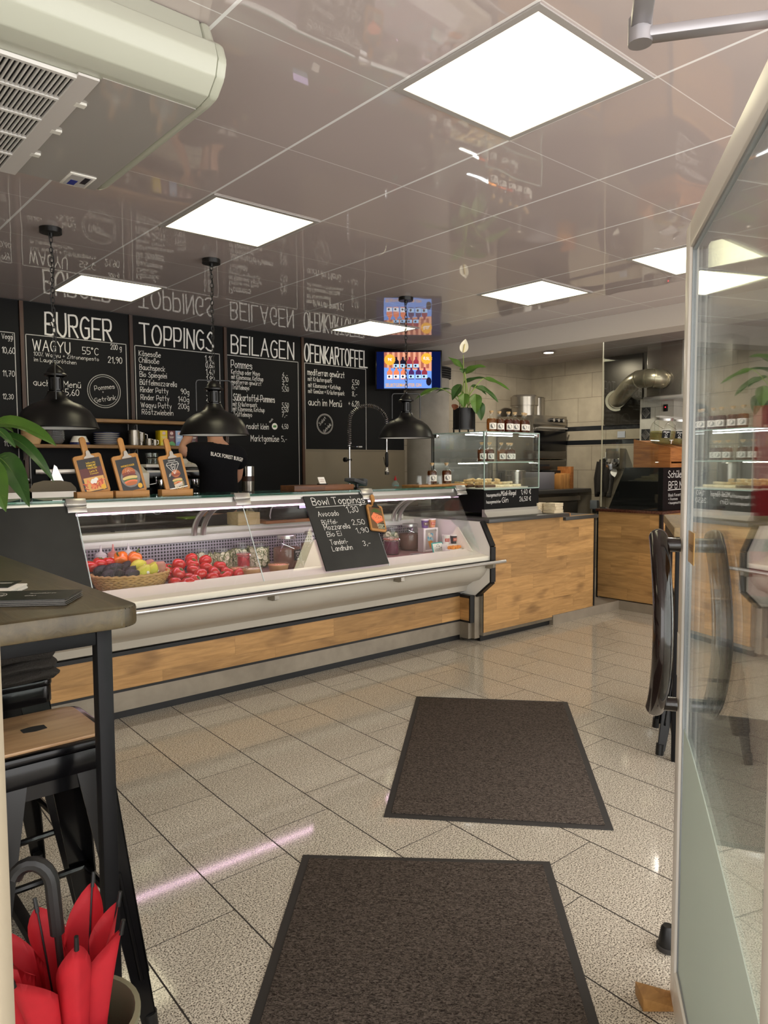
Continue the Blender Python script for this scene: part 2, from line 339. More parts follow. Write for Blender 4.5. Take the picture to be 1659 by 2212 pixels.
    def build(s, name, mats, parent=None, world=True, smooth=35):
        me = bpy.data.meshes.new(name)
        if parent is not None and world:
            T = Matrix()
            p = parent
            while p is not None: T = Matrix.Translation(p.location) @ T; p = p.parent
            bmesh.ops.transform(s.bm, matrix=T.inverted(), verts=s.bm.verts)
        s.bm.to_mesh(me); s.bm.free()
        for m in (mats if isinstance(mats, (list, tuple)) else [mats]): me.materials.append(m)
        if smooth:
            me.polygons.foreach_set('use_smooth', [True] * len(me.polygons)); me.set_sharp_from_angle(angle=math.radians(smooth))
        o = bpy.data.objects.new(name, me); COL.objects.link(o); o.parent = parent
        return o
def tag(o, label=None, cat=None, group=None, kind=None):
    if label: o['label'] = label
    if cat: o['category'] = cat
    if group: o['group'] = group
    if kind: o['kind'] = kind
    return o
def thing(name, label, cat, loc=(0, 0, 0), rz=0, group=None):
    o = bpy.data.objects.new(name, None); COL.objects.link(o); o.location = loc; o.rotation_euler = (0, 0, rz); o.empty_display_size = .05
    return tag(o, label, cat, group)
def solo(mb, name, mats, label, cat, group=None, kind=None, smooth=35, local=False):
    """one thing that is one mesh, its origin moved to the middle of its base"""
    o = mb.build(name, mats, None, smooth=smooth)
    if not local:
        vs = [v.co for v in o.data.vertices]
        c = Vector(((min(v.x for v in vs) + max(v.x for v in vs)) / 2, (min(v.y for v in vs) + max(v.y for v in vs)) / 2, min(v.z for v in vs)))
        o.data.transform(Matrix.Translation(-c)); o.location = c
    return tag(o, label, cat, group, kind)
def struct(mb, name, mats, smooth=35): return tag(mb.build(name, mats, None, smooth=smooth), kind='structure')
def dup(root, loc, rz=None, label=None, group=None, scale=None):
    def cp(o, par):
        c = o.copy(); COL.objects.link(c); c.parent = par
        for ch in o.children: cp(ch, c)
        return c
    r = cp(root, None); r.location = loc
    if rz is not None: r.rotation_euler = (0, 0, rz) if not isinstance(rz, (tuple, list)) else rz
    if scale: r.scale = scale if isinstance(scale, (tuple, list)) else (scale,) * 3
    if label: r['label'] = label
    if group: r['group'] = group
    return r
def Tm(x, y, z, rz=0, rx=0, ry=0): return Matrix.Translation((x, y, z)) @ Euler((rx, ry, rz), 'XYZ').to_matrix().to_4x4()
# ------------------------------------------------------------------ material library
M_black = pbr('black_painted_steel', '#141414', .45, .2)
M_satin = pbr('satin_black_lamp_enamel', '#0c0c0c', .33, 0, spec=.5)
M_gloss = pbr('gloss_black_steel', '#08080a', .16, 0, spec=.35)
M_white = pbr('white_plastic', '#e9e6de', .35)
M_cream = pbr('cream_enamel', '#efead9', .3)
M_grey = pbr('pale_grey_sheet', '#b9b3a6', .42, 0, var=.03, vs=3)
M_alu = pbr('brushed_aluminium', '#c9c7c4', .28, .85)
M_steel = pbr('stainless_steel', '#9b958b', .25, .9, var=.05, vs=5)
M_dsteel = pbr('dark_steel', '#5a564f', .3, .8, var=.08, vs=4)
M_plinth = pbr('worn_steel_plinth', '#8d8475', .38, .45, var=.14, vs=9)
M_chrome = pbr('chrome', '#d8d8d8', .08, 1)
M_slate = pbr('chalkboard_black', '#101010', .55, 0, var=.12, vs=2.5, spec=.15)
M_slateg = pbr('smeared_chalkboard', '#2f2f2d', .6, 0, var=.3, vs=3.5, spec=.3)
M_chalk = pbr('white_chalk_paint', '#e9e7e2', .8)
M_grey_chalk = pbr('thin_chalk_paint', '#c4c2bd', .8)
M_oak = wood('oak_laminate', '#bd925b', '#987242', '#5f4122', 0, 2, .118, .75, grain=.9)
M_oaky = wood('oak_laminate_along_y', '#bd925b', '#987242', '#5f4122', 1, 2, .118, .75, grain=.9)
M_shelfwood = wood('raw_edge_shelf_wood', '#9b7545', '#6e4f2c', '#3b2713', 0, 2, .2, 3, seam=0)
M_table = wood('grey_brown_table_wood', '#51462f', '#3f3524', '#2a2318', 1, 0, .12, 1.6, rough=.38, seam=.2)
M_paletable = wood('pale_table_wood', '#a58e67', '#8a7450', '#5d4c33', 0, 1, .1, 1.6, seam=.3)
M_seat = wood('scuffed_seat_veneer', '#b08e68', '#8d6b4a', '#4c3422', 0, 1, .5, 2, seam=0, rough=.35)
M_walnut = wood('walnut_board', '#7c4b25', '#563016', '#2e180a', 0, 2, .09, .3, seam=.2)
M_bamboo = wood('light_board_wood', '#c08a4c', '#a87238', '#7a4e22', 0, 2, .3, 2, seam=0, grain=.8)
M_bambv = wood('light_board_wood_upright', '#c08a4c', '#a87238', '#7a4e22', 2, 0, .3, 2, seam=0, grain=.8)
M_pine = wood('orange_pine', '#b5763c', '#8f5526', '#55300f', 0, 2, .16, 1.2, seam=.3)
M_paleply = wood('pale_ply', '#dcc79a', '#c9b07c', '#a48a55', 0, 2, .3, 2, seam=0)
M_glass = glass('clear_glass', (.97, .99, .98))
M_glassg = glass('greenish_edge_glass', (.62, .84, .76), body=.25, bodycol=(.05, .28, .22))
M_jar = glass('jar_glass', (.97, .98, .97), .9)
M_frost = glass('frosted_film', (.8, .85, .82), .12, .35, body=.85, bodycol=(.60, .62, .56))
M_paper = pbr('paper_white', '#ece8df', .7)
M_kraft = pbr('kraft_paper', '#b58a5c', .7)
M_brown = pbr('brown_enamel_tube', '#1c1210', .12, .0, coat=.3)
M_red = pbr('red_fabric', '#cf2b37', .6, var=.12, vs=14)
M_dark = pbr('dark_void', '#0b0b0c', .8)
M_rubber = pbr('rubber_edge', '#2b2826', .7)
M_cloth = pbr('charcoal_cloth', '#34312e', .95, bump=.5, bs=180, spec=.1)
M_tee = pbr('black_cotton', '#101013', .92, bump=.25, bs=60, spec=.15)
M_skin = pbr('skin', '#b98a70', .55)
M_hair = pbr('dark_hair', '#2b1e17', .6, bump=.6, bs=120)
M_jeans = pbr('dark_trousers', '#1b1d24', .9)
M_leaf = leaf_mat('deep_green_leaf', '#33561c', '#587a2d')
M_leafd = leaf_mat('dark_glossy_leaf', '#20401a', '#3d5f28')
M_stem = pbr('pale_green_stem', '#8aa04e', .5)
M_spathe = pbr('cream_spathe', '#f2ecd6', .5)
def flat(name, c, rough=.5): return pbr(name, c, rough)
PAL = {}
def pal(c):
    if c not in PAL: PAL[c] = pbr('ink_' + c.lstrip('#'), c, .35)
    return PAL[c]
def at_y(px, py, y):
    """the point of the upright plane at depth y that the photograph shows at (px, py)"""
    o = cam.matrix_world.translation; d = cam.matrix_world.to_3x3() @ Vector(((px - 829.5) / 1580.66, -(py - 1106) / 1580.66, -1))
    return o + d * ((y - o.y) / d.y)
def at_z(px, py, z):
    o = cam.matrix_world.translation; d = cam.matrix_world.to_3x3() @ Vector(((px - 829.5) / 1580.66, -(py - 1106) / 1580.66, -1))
    return o + d * ((z - o.z) / d.z)
CR, CF = Vector((.757, -.653, 0)), Vector((.653, .757, 0))
def arc_patch(mb, r, a0, a1, z0, z1, c=(0, 0, 0), n=10, mi=0):
    vs = []; fs = []
    for k in range(n + 1):
        a = a0 + (a1 - a0) * k / n
        for z in (z0, z1): vs.append((c[0] + r * math.cos(a), c[1] + r * math.sin(a), c[2] + z))
    for k in range(n): fs.append((2 * k, 2 * k + 2, 2 * k + 3, 2 * k + 1))
    mb.faces(vs, fs, mi); return mb
def wrap(mb, r, ang, c=(0, 0, 0)):
    """bend flat lettering (x, z) round an upright cylinder of radius r, its x=0 at angle ang"""
    for v in mb.bm.verts:
        a = ang + v.co.x / r; z = v.co.z; v.co = Vector((c[0] + r * math.cos(a), c[1] + r * math.sin(a), c[2] + z))
    return mb
def leaf(mb, p0, p1, wd, lift=.12, nrm=None, fold=.25, n=9, mi=0, wav=0.0, rib=None):
    p0, p1 = Vector(p0), Vector(p1); L = (p1 - p0).length; nrm = (nrm or (-CF * .6 + Vector((0, 0, 1)))).normalized()
    mid = (p0 + p1) / 2 + Vector((0, 0, 1)) * L * lift
    vs = []; fs = []
    for i in range(n + 1):
        t = i / n; p = p0 * (1 - t) ** 2 + mid * 2 * t * (1 - t) + p1 * t * t
        tg = ((mid - p0) * (1 - t) + (p1 - mid) * t).normalized(); sd = tg.cross(nrm).normalized(); up = sd.cross(tg).normalized()
        w_ = wd / 2 * (math.sin(PI * t ** .72) ** .85 if 0 < t < 1 else 0) + .0004
        k = wav * math.sin(t * 9) * w_
        vs += [p - sd * w_ + up * (w_ * fold + k), p - sd * w_ * .5 + up * w_ * fold * .62, p, p + sd * w_ * .5 + up * w_ * fold * .62, p + sd * w_ + up * (w_ * fold - k)]
    for i in range(n):
        for j in range(4): fs.append((5 * i + j, 5 * i + j + 1, 5 * i + 6 + j, 5 * i + 5 + j))
    if rib is not None:
        rib.tube([Vector(vs[5 * i + 2]) for i in range(n)], [.0016 - .001 * i / n for i in range(n)], 5)
        for i in range(1, n - 1):
            for e in (0, 4): rib.tube([Vector(vs[5 * i + 2]), Vector(vs[5 * (i + 1) + (1 if e == 0 else 3)]).lerp(Vector(vs[5 * (i + 1) + e]), .4)], [.0007, .0004], 4)
    b2 = bmesh.new(); v = [b2.verts.new(q) for q in vs]
    for f in fs: b2.faces.new([v[i] for i in f])
    bmesh.ops.recalc_face_normals(b2, faces=b2.faces)
    bmesh.ops.solidify(b2, geom=b2.faces[:], thickness=.0008)
    return mb._merge(b2, None, mi)
def bez(p0, p1, lift, n=8):
    p0, p1 = Vector(p0), Vector(p1); m = (p0 + p1) / 2 + Vector((0, 0, 1)) * lift + (p0 - p1) * .0
    return [p0 * (1 - t) ** 2 + m * 2 * t * (1 - t) + p1 * t * t for t in [i / n for i in range(n + 1)]]
# ================================================================== SETTING
m_floor, m_ceil = floor_mat(), ceil_mat()
struct(MB().box(-2.6, 8.0, -1.6, 6.3, -.08, 0), 'floor', m_floor)
struct(MB().box(-1.6, 8.0, -.9, 6.3, CEIL, CEIL + .06), 'ceiling', m_ceil)
M_backwall = pbr('dark_plaster', '#171717', .7)
struct(MB().box(-1.6, 5.62, 6.16, 6.3, 0, CEIL), 'wall_back', M_backwall)
bands = ((1.615, 1.672), (1.79, 1.846))
m_tilex = tile_mat('beige_wall_tiles_back', '#9a8f7c', '#5e5547', .6, .3, 0, .1)
m_tiley = tile_mat('beige_wall_tiles', '#a89d88', '#5e5547', .6, .3, 1, .1, bands)
struct(MB().box(5.62, 8.0, 6.16, 6.3, 0, CEIL), 'wall_kitchen', m_tilex)
struct(MB().box(7.9, 8.0, 4.53, 6.16, 0, CEIL), 'wall_right', m_tiley)
M_plaster = pbr('white_plaster', '#d9d3c6', .8)
struct(MB().box(7.9, 8.0, -.9, 4.53, 0, CEIL), 'wall_far', pbr('grey_plaster', '#8c867b', .8))
struct(MB().box(-1.72, -1.6, .6, 6.3, 0, CEIL), 'wall_left', M_plaster)
struct(MB().box(5.69, 5.94, -.5, 6.16, 2.49, CEIL), 'beam', pbr('white_beam_paint', '#cfc7bd', .75))
m_col = pbr('concrete_column', '#8d877d', .8, var=.16, vs=5, bump=.1)
struct(MB().cyl((5.93, 6.12, 0), (5.93, 6.12, 2.49), .265, n=48), 'column', m_col)
b = MB()
for k in range(5): b.lathe([(.27, 2.355 + .026 * k), (.289, 2.362 + .026 * k), (.289, 2.375 + .026 * k), (.27, 2.381 + .026 * k)], (5.93, 6.12, 0), 48)
struct(b, 'trim_1', pbr('black_column_cuff', '#1d1b1a', .8))
M_stone = pbr('worn_stone_edge', '#857a6a', .6, var=.12, vs=7)
struct(MB().box(.2, 7.9, 4.78, 6.16, 0, .085).box(5.16, 7.9, 3.76, 4.78, 0, .085).box(6.19, 7.9, 3.345, 3.76, 0, .085), 'floor_platform', M_stone)
# splash panel below the last menu board, steel sheet on the kitchen wall
struct(MB().box(4.219, 5.60, 6.125, 6.16, .95, 1.538).box(4.219, 5.60, 6.118, 6.13, 1.532, 1.545), 'trim_2', pbr('olive_grey_splash_panel', '#7d735f', .35, .3, var=.08, vs=2))
struct(MB().box(7.88, 7.9, 4.53, 5.03, 1.85, 2.66), 'trim_3', pbr('dark_steel_sheet', '#4a463f', .3, .85, var=.1, vs=3))
# door frame post beside the camera (out of focus at the photo's left edge)
def along(d, l): return (.6527 * d + .7575 * l, .7575 * d - .6527 * l)
P = along(.9, -.507); struct(MB().box(-.02, .02, -.02, .02, 0, 2.3, .006, M=Tm(P[0], P[1], 0, -.711)), 'trim_4', pbr('cream_door_frame', '#a99d88', .5))
# hood, opening and the patterned tile pier at the far kitchen side
b = MB().box(7.55, 7.85, 3.965, 4.36, 0, 2.1)
pier = struct(b, 'trim_5', tile_mat('pale_pier_tiles', '#b9b3a6', '#8b8579', .22, 2.0, 1, 0))
def ornament(y, z, label):
    o = MB().box(7.545, 7.552, y - .052, y + .052, z - .062, z + .062)
    r = MB()
    for k in (.046, .030, .014):
        pts = [(y, z + k * 1.15), (y + k, z), (y, z - k * 1.15), (y - k, z), (y, z + k * 1.15)]
        r.tube([(7.543, p[0], p[1]) for p in pts[:-1]], .0035, 4, closed=True)
    t = solo(o, 'ornamental_tile', pal('#2e2e2f'), label, 'tile', 'patterned tiles on the pier')
    r.build('diamond_pattern', pal('#8f8b84'), t)
ornament(4.285, 1.94, 'black tile with nested diamonds on the pale pier, upper of the two, under the hood')
ornament(4.285, 1.70, 'black tile with nested diamonds on the pale pier, lower one beside the drink dispensers')
t = solo(MB().box(7.53, 7.55, 4.03, 4.075, 1.945, 2.02, .003), 'wall_switch', M_black, 'small black wall control with a red light on the pale pier', 'switch')
MB().ball((7.528, 4.05, 1.99), .006, 8).build('red_light', emis('red_led', '#ff2030', 3), t)
# ------------------------------------------------------------------ ceiling lights (the room's lamps and added ones)
M_diff = emis('lit_diffuser', (1.0, .91, .60), PANEL_L)
M_lframe = pbr('light_frame', '#a9a4a0', .4)
def ceil_light(i, j, label):
    cx, cy = .4466 + .625 * j + .3125, 1.299 + .625 * i + .3125
    t = thing('ceiling_light', label, 'light', (cx, cy, CEIL), 0, 'square light panels in the ceiling')
    f = MB()
    for a, b_, c, d in ((-.305, .305, .281, .305), (-.305, .305, -.305, -.281), (-.305, -.281, -.281, .281), (.281, .305, -.281, .281)): f.box(a, b_, c, d, -.006, -.0005)
    f.build('frame', M_lframe, t, world=False)
    MB().box(-.281, .281, -.281, .281, -.004, -.0005).build('diffuser', M_diff, t, world=False)
ceil_light(0, 2, 'largest square ceiling light panel, nearest the entrance')
ceil_light(3, 2, 'square ceiling light panel beside the air conditioner, above the display counter')
ceil_light(6, 2, 'square ceiling light panel just in front of the BURGER and TOPPINGS boards')
ceil_light(6, 6, 'square ceiling light panel in front of the television')
ceil_light(3, 6, 'square ceiling light panel between the plant and the beam')
ceil_light(3, -2, 'added unseen ceiling light panel above the far left of the counter')  # extra panel out of view, added to light the left side
ceil_light(1, 6, 'square ceiling light panel partly hidden by the open glass door')
t = thing('downlight', 'small recessed downlight in the kitchen ceiling beyond the beam', 'light', (6.75, 3.555, CEIL))
MB().lathe([(.075, 0), (.08, -.012), (.055, -.012)], n=24, cap=False).build('ring', M_chrome, t, world=False)
MB().lathe([(.055, -.008), (0, -.008)], n=24, cap=False).build('lens', emis('downlight_lens', (1, .93, .8), 320), t, world=False)
t = thing('downlight', 'added downlight over the oven, behind the beam, brightening the kitchen', 'light', (7.0, 5.2, CEIL))  # extra downlight, added to brighten the dim kitchen corner
MB().lathe([(.075, 0), (.08, -.012), (.055, -.012)], n=24, cap=False).build('ring', M_chrome, t, world=False)
MB().lathe([(.055, -.008), (0, -.008)], n=24, cap=False).build('lens', emis('added_downlight_lens', (1, .92, .78), 520), t, world=False)
# ------------------------------------------------------------------ menu boards
TXT = [('B', 'BURGER', 1.795, 2.423, 0.517, 0.169),
('B', 'WAGYU', 1.698, 2.29, 0.278, 0.082),
('B', '55°C', 2.075, 2.296, 0.125, 0.054),
('B', '200 g', 2.304, 2.354, 0.089, 0.042),
('B', '100% Wagyu + Zitronenpesto', 1.702, 2.248, 0.5, 0.029),
('B', 'im Laugenbrötchen', 1.705, 2.205, 0.317, 0.029),
('B', '21,90', 2.28, 2.243, 0.114, 0.049),
('B', 'auch im Menü', 1.694, 2.019, 0.357, 0.046),
('B', '+5,60', 1.898, 1.956, 0.136, 0.048),
('V', 'Veggi', 1.481, 2.355, 0.076, 0.038),
('V', '10,60', 1.479, 2.248, 0.089, 0.045),
('V', '11,70', 1.478, 2.075, 0.081, 0.042),
('V', '12,30', 1.472, 1.902, 0.073, 0.038),
('V', '11,10', 1.468, 1.546, 0.068, 0.039),
('T', 'TOPPINGS', 2.558, 2.431, 0.68, 0.164),
('T', 'Käsesoße', 2.543, 2.324, 0.192, 0.043),
('T', 'Chilisoße', 2.542, 2.268, 0.177, 0.043),
('T', 'Bauchspeck', 2.546, 2.207, 0.225, 0.043),
('T', 'Bio Spiegelei', 2.546, 2.148, 0.241, 0.043),
('T', 'Büffelmozzarella', 2.545, 2.08, 0.332, 0.043),
('T', 'Rinder Patty', 2.547, 2.018, 0.25, 0.043),
('T', '90g', 2.918, 2.021, 0.075, 0.045),
('T', 'Rinder Patty', 2.549, 1.953, 0.254, 0.043),
('T', '140g', 2.89, 1.953, 0.101, 0.045),
('T', 'Wagyu Patty', 2.549, 1.888, 0.275, 0.043),
('T', '200g', 2.889, 1.891, 0.101, 0.045),
('T', 'Röstzwiebeln', 2.556, 1.829, 0.282, 0.043),
('T', '1,10', 3.158, 2.33, 0.079, 0.05),
('T', '0,60', 3.164, 2.273, 0.081, 0.05),
('T', '1,40', 3.165, 2.21, 0.079, 0.05),
('T', '1,80', 3.168, 2.148, 0.079, 0.05),
('T', '3,-', 3.165, 2.019, 0.065, 0.05),
('T', '4,-', 3.163, 1.956, 0.065, 0.05),
('E', 'BEILAGEN', 3.426, 2.43, 0.691, 0.16),
('E', 'Pommes', 3.42, 2.295, 0.222, 0.068),
('E', 'Ketchup oder Mayo', 3.422, 2.238, 0.304, 0.041),
('E', 'mit Käsesosse, Ketchup', 3.421, 2.191, 0.342, 0.038),
('E', 'mediterran gewürzt', 3.422, 2.147, 0.319, 0.038),
('E', 'Trüffelmayo', 3.429, 2.096, 0.178, 0.041),
('E', '4,-', 3.983, 2.249, 0.059, 0.043),
('E', '5,10', 3.98, 2.204, 0.067, 0.043),
('E', '4,-', 3.982, 2.159, 0.059, 0.043),
('E', '5,50', 3.978, 2.109, 0.073, 0.043),
('E', 'Süßkartoffel-Pommes', 3.435, 1.993, 0.454, 0.06),
('E', 'mit Kräuterquark', 3.432, 1.941, 0.259, 0.039),
('E', 'mit Käsesosse, Ketchup', 3.431, 1.896, 0.341, 0.039),
('E', 'Trüffelmayo', 3.435, 1.845, 0.197, 0.041),
('E', '5,50', 3.976, 1.953, 0.073, 0.043),
('E', '5,50', 3.972, 1.908, 0.07, 0.043),
('E', '7,-', 3.971, 1.858, 0.059, 0.043),
('E', 'nsalat klein', 3.574, 1.732, 0.242, 0.052),
('E', '4,50', 3.967, 1.743, 0.072, 0.045),
('E', 'Marktgemüse', 3.617, 1.615, 0.313, 0.057),
('E', '5,-', 3.962, 1.619, 0.059, 0.05),
('O', 'OFENKARTOFFEL', 4.247, 2.424, 0.812, 0.17),
('O', 'mediterran gewürzt', 4.282, 2.292, 0.467, 0.06),
('O', 'mit Kräuterquark', 4.286, 2.232, 0.299, 0.042),
('O', '5,50', 4.856, 2.232, 0.088, 0.049),
('O', 'mit Käsesosse + Ketchup', 4.289, 2.169, 0.406, 0.042),
('O', '6,-', 4.849, 2.183, 0.069, 0.049),
('O', 'mit Gemüse + Kräuterquark', 4.288, 2.111, 0.459, 0.042),
('O', '8,-', 4.853, 2.11, 0.064, 0.049),
('O', 'auch im Menü', 4.288, 1.989, 0.421, 0.065),
('O', '+ 6,20', 4.801, 2.005, 0.14, 0.053)]

BD = {'V': (.75, 1.604), 'B': (1.64, 2.462), 'T': (2.49, 3.345), 'E': (3.375, 4.203), 'O': (4.233, 5.595)}
FR = {'V': (.80, 1.570, 1.2), 'B': (1.650, 2.433, 1.2), 'T': (2.509, 3.303, 1.2), 'E': (3.379, 4.168, 1.174), 'O': (4.247, 5.039, 1.548)}
LB = {'V': 'black chalk menu board headed Veggi at the far left', 'B': 'black chalk menu board headed BURGER', 'T': 'black chalk menu board headed TOPPINGS',
      'E': 'black chalk menu board headed BEILAGEN', 'O': 'black chalk menu board headed OFENKARTOFFEL beside the television'}
for k, (x0, x1) in BD.items():
    zb = 1.545 if k == 'O' else 1.0
    o = solo(MB().box(x0, x1, 6.131, 6.158, zb, 2.655), 'menu_board', M_slate, LB[k], 'menu board', 'chalk menu boards on the back wall')
    a, c, zf = FR[k]
    r = MB().ribbon([(a, zf), (a, 2.406), (c, 2.406), (c, zf)], .006, 0, 6.1285)
    if k == 'B':
        r.ring((2.24, 2.005), .135, .006, 6.1285).ring((2.24, 2.005), .119, .004, 6.1285)
    if k == 'O':
        r.ring((4.491, 1.805), .102, .006, 6.1285).ring((4.491, 1.805), .092, .004, 6.1285)
    r.build('chalk_lines', M_grey_chalk, o)
    b = MB(); h = MB()
    for (q, s, x, z, wd, cp) in TXT:
        if q != k: continue
        (h if cp > .1 else b).hand(s, Tm(x, 6.128, z), wd, cp)
    if k == 'B':
        b.hand('Pommes', Tm(2.245, 6.128, 2.02, ry=-.16), .165, .036, -.012, align='C').hand('+', Tm(2.23, 6.128, 1.985), None, .025, -.012, align='C').hand('Getränk', Tm(2.25, 6.128, 1.925, ry=-.2), .175, .036, -.012, align='C')
    if k == 'O':
        b.hand('Salat', Tm(4.468, 6.128, 1.825, ry=-.75), .11, .03, -.012, align='C').hand('+', Tm(4.495, 6.128, 1.795), None, .02, -.012, align='C').hand('Getränk', Tm(4.53, 6.128, 1.755, ry=-.75), .12, .03, -.012, align='C')
    if k == 'E':
        b.hand('auch', Tm(3.83, 6.128, 1.795, ry=-.7), .05, .02, -.01)
        lg = MB().disc((3.885, 1.763), .032, 6.1275); lg.build('round_sticker', M_paper, o)
        MB().disc((3.885, 1.763), .02, 6.1268, 16, 0, .012).ribbon([(3.868, 1.752), (3.902, 1.775)], .004, 0, 6.1262).build('leaf_emblem', pal('#3f7a35'), o)
    b.build('chalk_lettering', M_chalk, o, smooth=0)
    if len(h.bm.verts): h.build('chalk_heading', M_chalk, o, smooth=0)
    else: h.bm.free()
for n, x in enumerate((1.622, 2.476, 3.36, 4.218)):
    b = MB().box(x - .014, x + .014, 6.115, 6.16, 1.0 if n < 3 else 1.1, 2.655)
    struct(b, 'trim_%d' % (6 + n), wood('dark_batten_%d' % n, '#4a2c17', '#2b1a0f', '#120a05', 2, 0, .3, 1.5, seam=0))
# two wall shelves
for z, lab in ((1.765, 'upper raw-edged wooden wall shelf, empty, under the menu boards'), (1.557, 'lower raw-edged wooden wall shelf carrying crockery and tea boxes')):
    t = thing('wall_shelf', lab, 'shelf', (2.29, 6.02, z), 0, 'raw wooden wall shelves')
    MB().box(1.54, 3.05, 5.90, 6.113, z - .028, z, .004).build('board', M_shelfwood, t)
    for x in (1.60, 2.44): MB().prism([(6.112, z - .028), (5.98, z - .028), (6.112, z - .12)], 'x', x - .006, x + .006).build('bracket', M_alu, t)
# television
tv = thing('television', 'wall television showing SELBSTGEMACHTER GIN with bottles', 'television', (5.36, 5.80, 2.385), -.7119)
MB().box(-.355, .355, -.02, .025, -.21, .21, .006).build('housing', M_gloss, tv, world=False)
MB().box(-.03, .03, .025, .30, -.06, .06).build('wall_mount', M_black, tv, world=False)
def em(c, s=1.0): return emis('screen_' + c.lstrip('#'), c, s)
MB().faces([(-.34, -.0215, -.195), (.34, -.0215, -.195), (.34, -.0215, .195), (-.34, -.0215, .195)], [(0, 1, 2, 3)]).build('screen', em('#0b1540', .8), tv, world=False)
pic = MB(); cols = ['#d99a7c', '#a5604c', '#f0c8a0', '#6f95dc', '#a9cdf5', '#1b1828', '#8d3340', '#e8a838', '#e8f0ff', '#e8805a', '#4a2a5c', '#e8dcc8']
y = -.0222
pic.faces([(-.26, y, -.19), (.245, y, -.19), (.245, y, .19), (-.26, y, .19)], [(0, 1, 2, 3)], 0)
for i in range(9): pic.faces([(-.26 + .056 * i, y - .0003, .02), (-.26 + .056 * i + .03, y - .0003, .02), (-.26 + .056 * i + .03, y - .0003, .19), (-.26 + .056 * i, y - .0003, .19)], [(0, 1, 2, 3)], 1)
pic.faces([(-.26, y - .0005, -.19), (.245, y - .0005, -.19), (.245, y - .0005, -.01), (-.26, y - .0005, .03)], [(0, 1, 2, 3)], 3)
def scr_bottle(x, z, s, body, lab):
    yy = y - .001 - .0001 * len(pic.bm.verts) / 60
    for pts, mi in (([(-.028, 0), (.028, 0), (.028, .075), (.01, .095), (.01, .12), (-.01, .12), (-.01, .095), (-.028, .075)], body), ([(-.028, .008), (.028, .008), (.028, .045), (-.028, .045)], lab)):
        yy -= .0003; pic.faces([(x + a * s, yy, z + b * s) for a, b in pts], [tuple(range(len(pts)))], mi)
    pic.disc((x - .006 * s, z + .027 * s), .011 * s, yy - .0003, 12, 5)
for i, x in enumerate((-.13, -.06, .01, .08)): scr_bottle(x, .02, 1.0, 5 if i < 2 else 6, 4)
for i, x in enumerate((-.20, -.13, -.055, .03, .105, .17)): scr_bottle(x, -.095, 1.05, (9, 9, 9, 10, 10, 6)[i], 8 if i < 3 else 4)
for cx, tx, cz in ((-.20, '9€', .11), (.19, '0,5L', .12)):
    n = 40; pic.faces([(cx + (.062 if k % 2 else .054) * math.cos(2 * PI * k / n), y - .012, cz + (.062 if k % 2 else .054) * math.sin(2 * PI * k / n)) for k in range(n)], [tuple(range(n))], 7)
    pic.text(tx, Tm(cx, y - .0125, cz - .012, ry=.1), None, .03, .01, 8, align='C')
pic.ball((.215, y - .005, -.12), (.03, .002, .045), 10, mi=5)
pic.text('SELBSTGEMACHTER GIN', Tm(-.245, y - .014, -.175), .38, .036, .01, 7)
pic.build('picture', [em(c, 1.0) for c in cols], tv, world=False, smooth=0)
# ================================================================== AIR CONDITIONER
ac = thing('air_conditioner', 'large cream ceiling air conditioner with a slotted intake grille', 'air conditioner', (.55, 2.4, 2.43))
prof = [(1.99, 2.664), (1.965, 2.60), (1.90, 2.565), (1.885, 2.52), (1.90, 2.475), (1.945, 2.437), (2.0, 2.43), (2.80, 2.43), (2.862, 2.437), (2.87, 2.50), (2.80, 2.664)]
b = MB().prism(prof, 'x', -1.3, 1.03, .004)
b.build('casing', pbr('cream_casing', '#b9bbac', .3), ac)
b = MB().prism([(1.985, 2.664), (1.955, 2.60), (1.905, 2.57), (1.885, 2.52), (1.90, 2.475), (1.945, 2.437), (2.0, 2.43), (2.80, 2.43), (2.862, 2.437), (2.87, 2.50), (2.80, 2.664)], 'x', 1.03, 1.062, .012)
b.build('end_cap', pbr('cream_end_cap', '#b4b6a6', .2), ac)
MB().prism([(2.02, 2.4285), (2.845, 2.4285), (2.845, 2.4315), (2.02, 2.4315)], 'x', .76, 1.028).build('bottom_panel', pbr('glossy_grey_panel', '#aaa5a0', .06), ac)
MB().box(-1.2, .70, 2.05, 2.84, 2.429, 2.4345).build('intake_recess', M_dark, ac)
b = MB()
for k in range(110): x = .70 - .0125 * k; b.box(x - .0019, x + .0019, 2.05, 2.84, 2.420, 2.4285)
for y in (2.05, 2.20, 2.36, 2.52, 2.68, 2.84): b.box(-1.2, .70, y - .006, y + .006, 2.418, 2.4285)
b.build('grille', pbr('white_grille', '#d9d6d2', .4), ac)
b = MB().box(.70, .755, 2.03, 2.86, 2.422, 2.4285); b.build('grille_frame', pbr('white_grille_frame', '#cfcac6', .4), ac)
for y in (2.2, 2.42, 2.64): MB().box(.745, .775, y - .012, y + .012, 2.4215, 2.4285).build('clip', M_white, ac)
b = MB().box(.90, .99, 2.72, 2.845, 2.4245, 2.429, .001); b.build('display', M_white, ac)
b = MB().box(.908, .982, 2.73, 2.835, 2.4238, 2.4247, mi=0).box(.955, .975, 2.735, 2.80, 2.4234, 2.424, mi=1).box(.92, .945, 2.78, 2.83, 2.4234, 2.424, mi=2); b.build('control_label', [pal('#b9b6b4'), pal('#26242e'), pal('#2c3a8c')], ac)
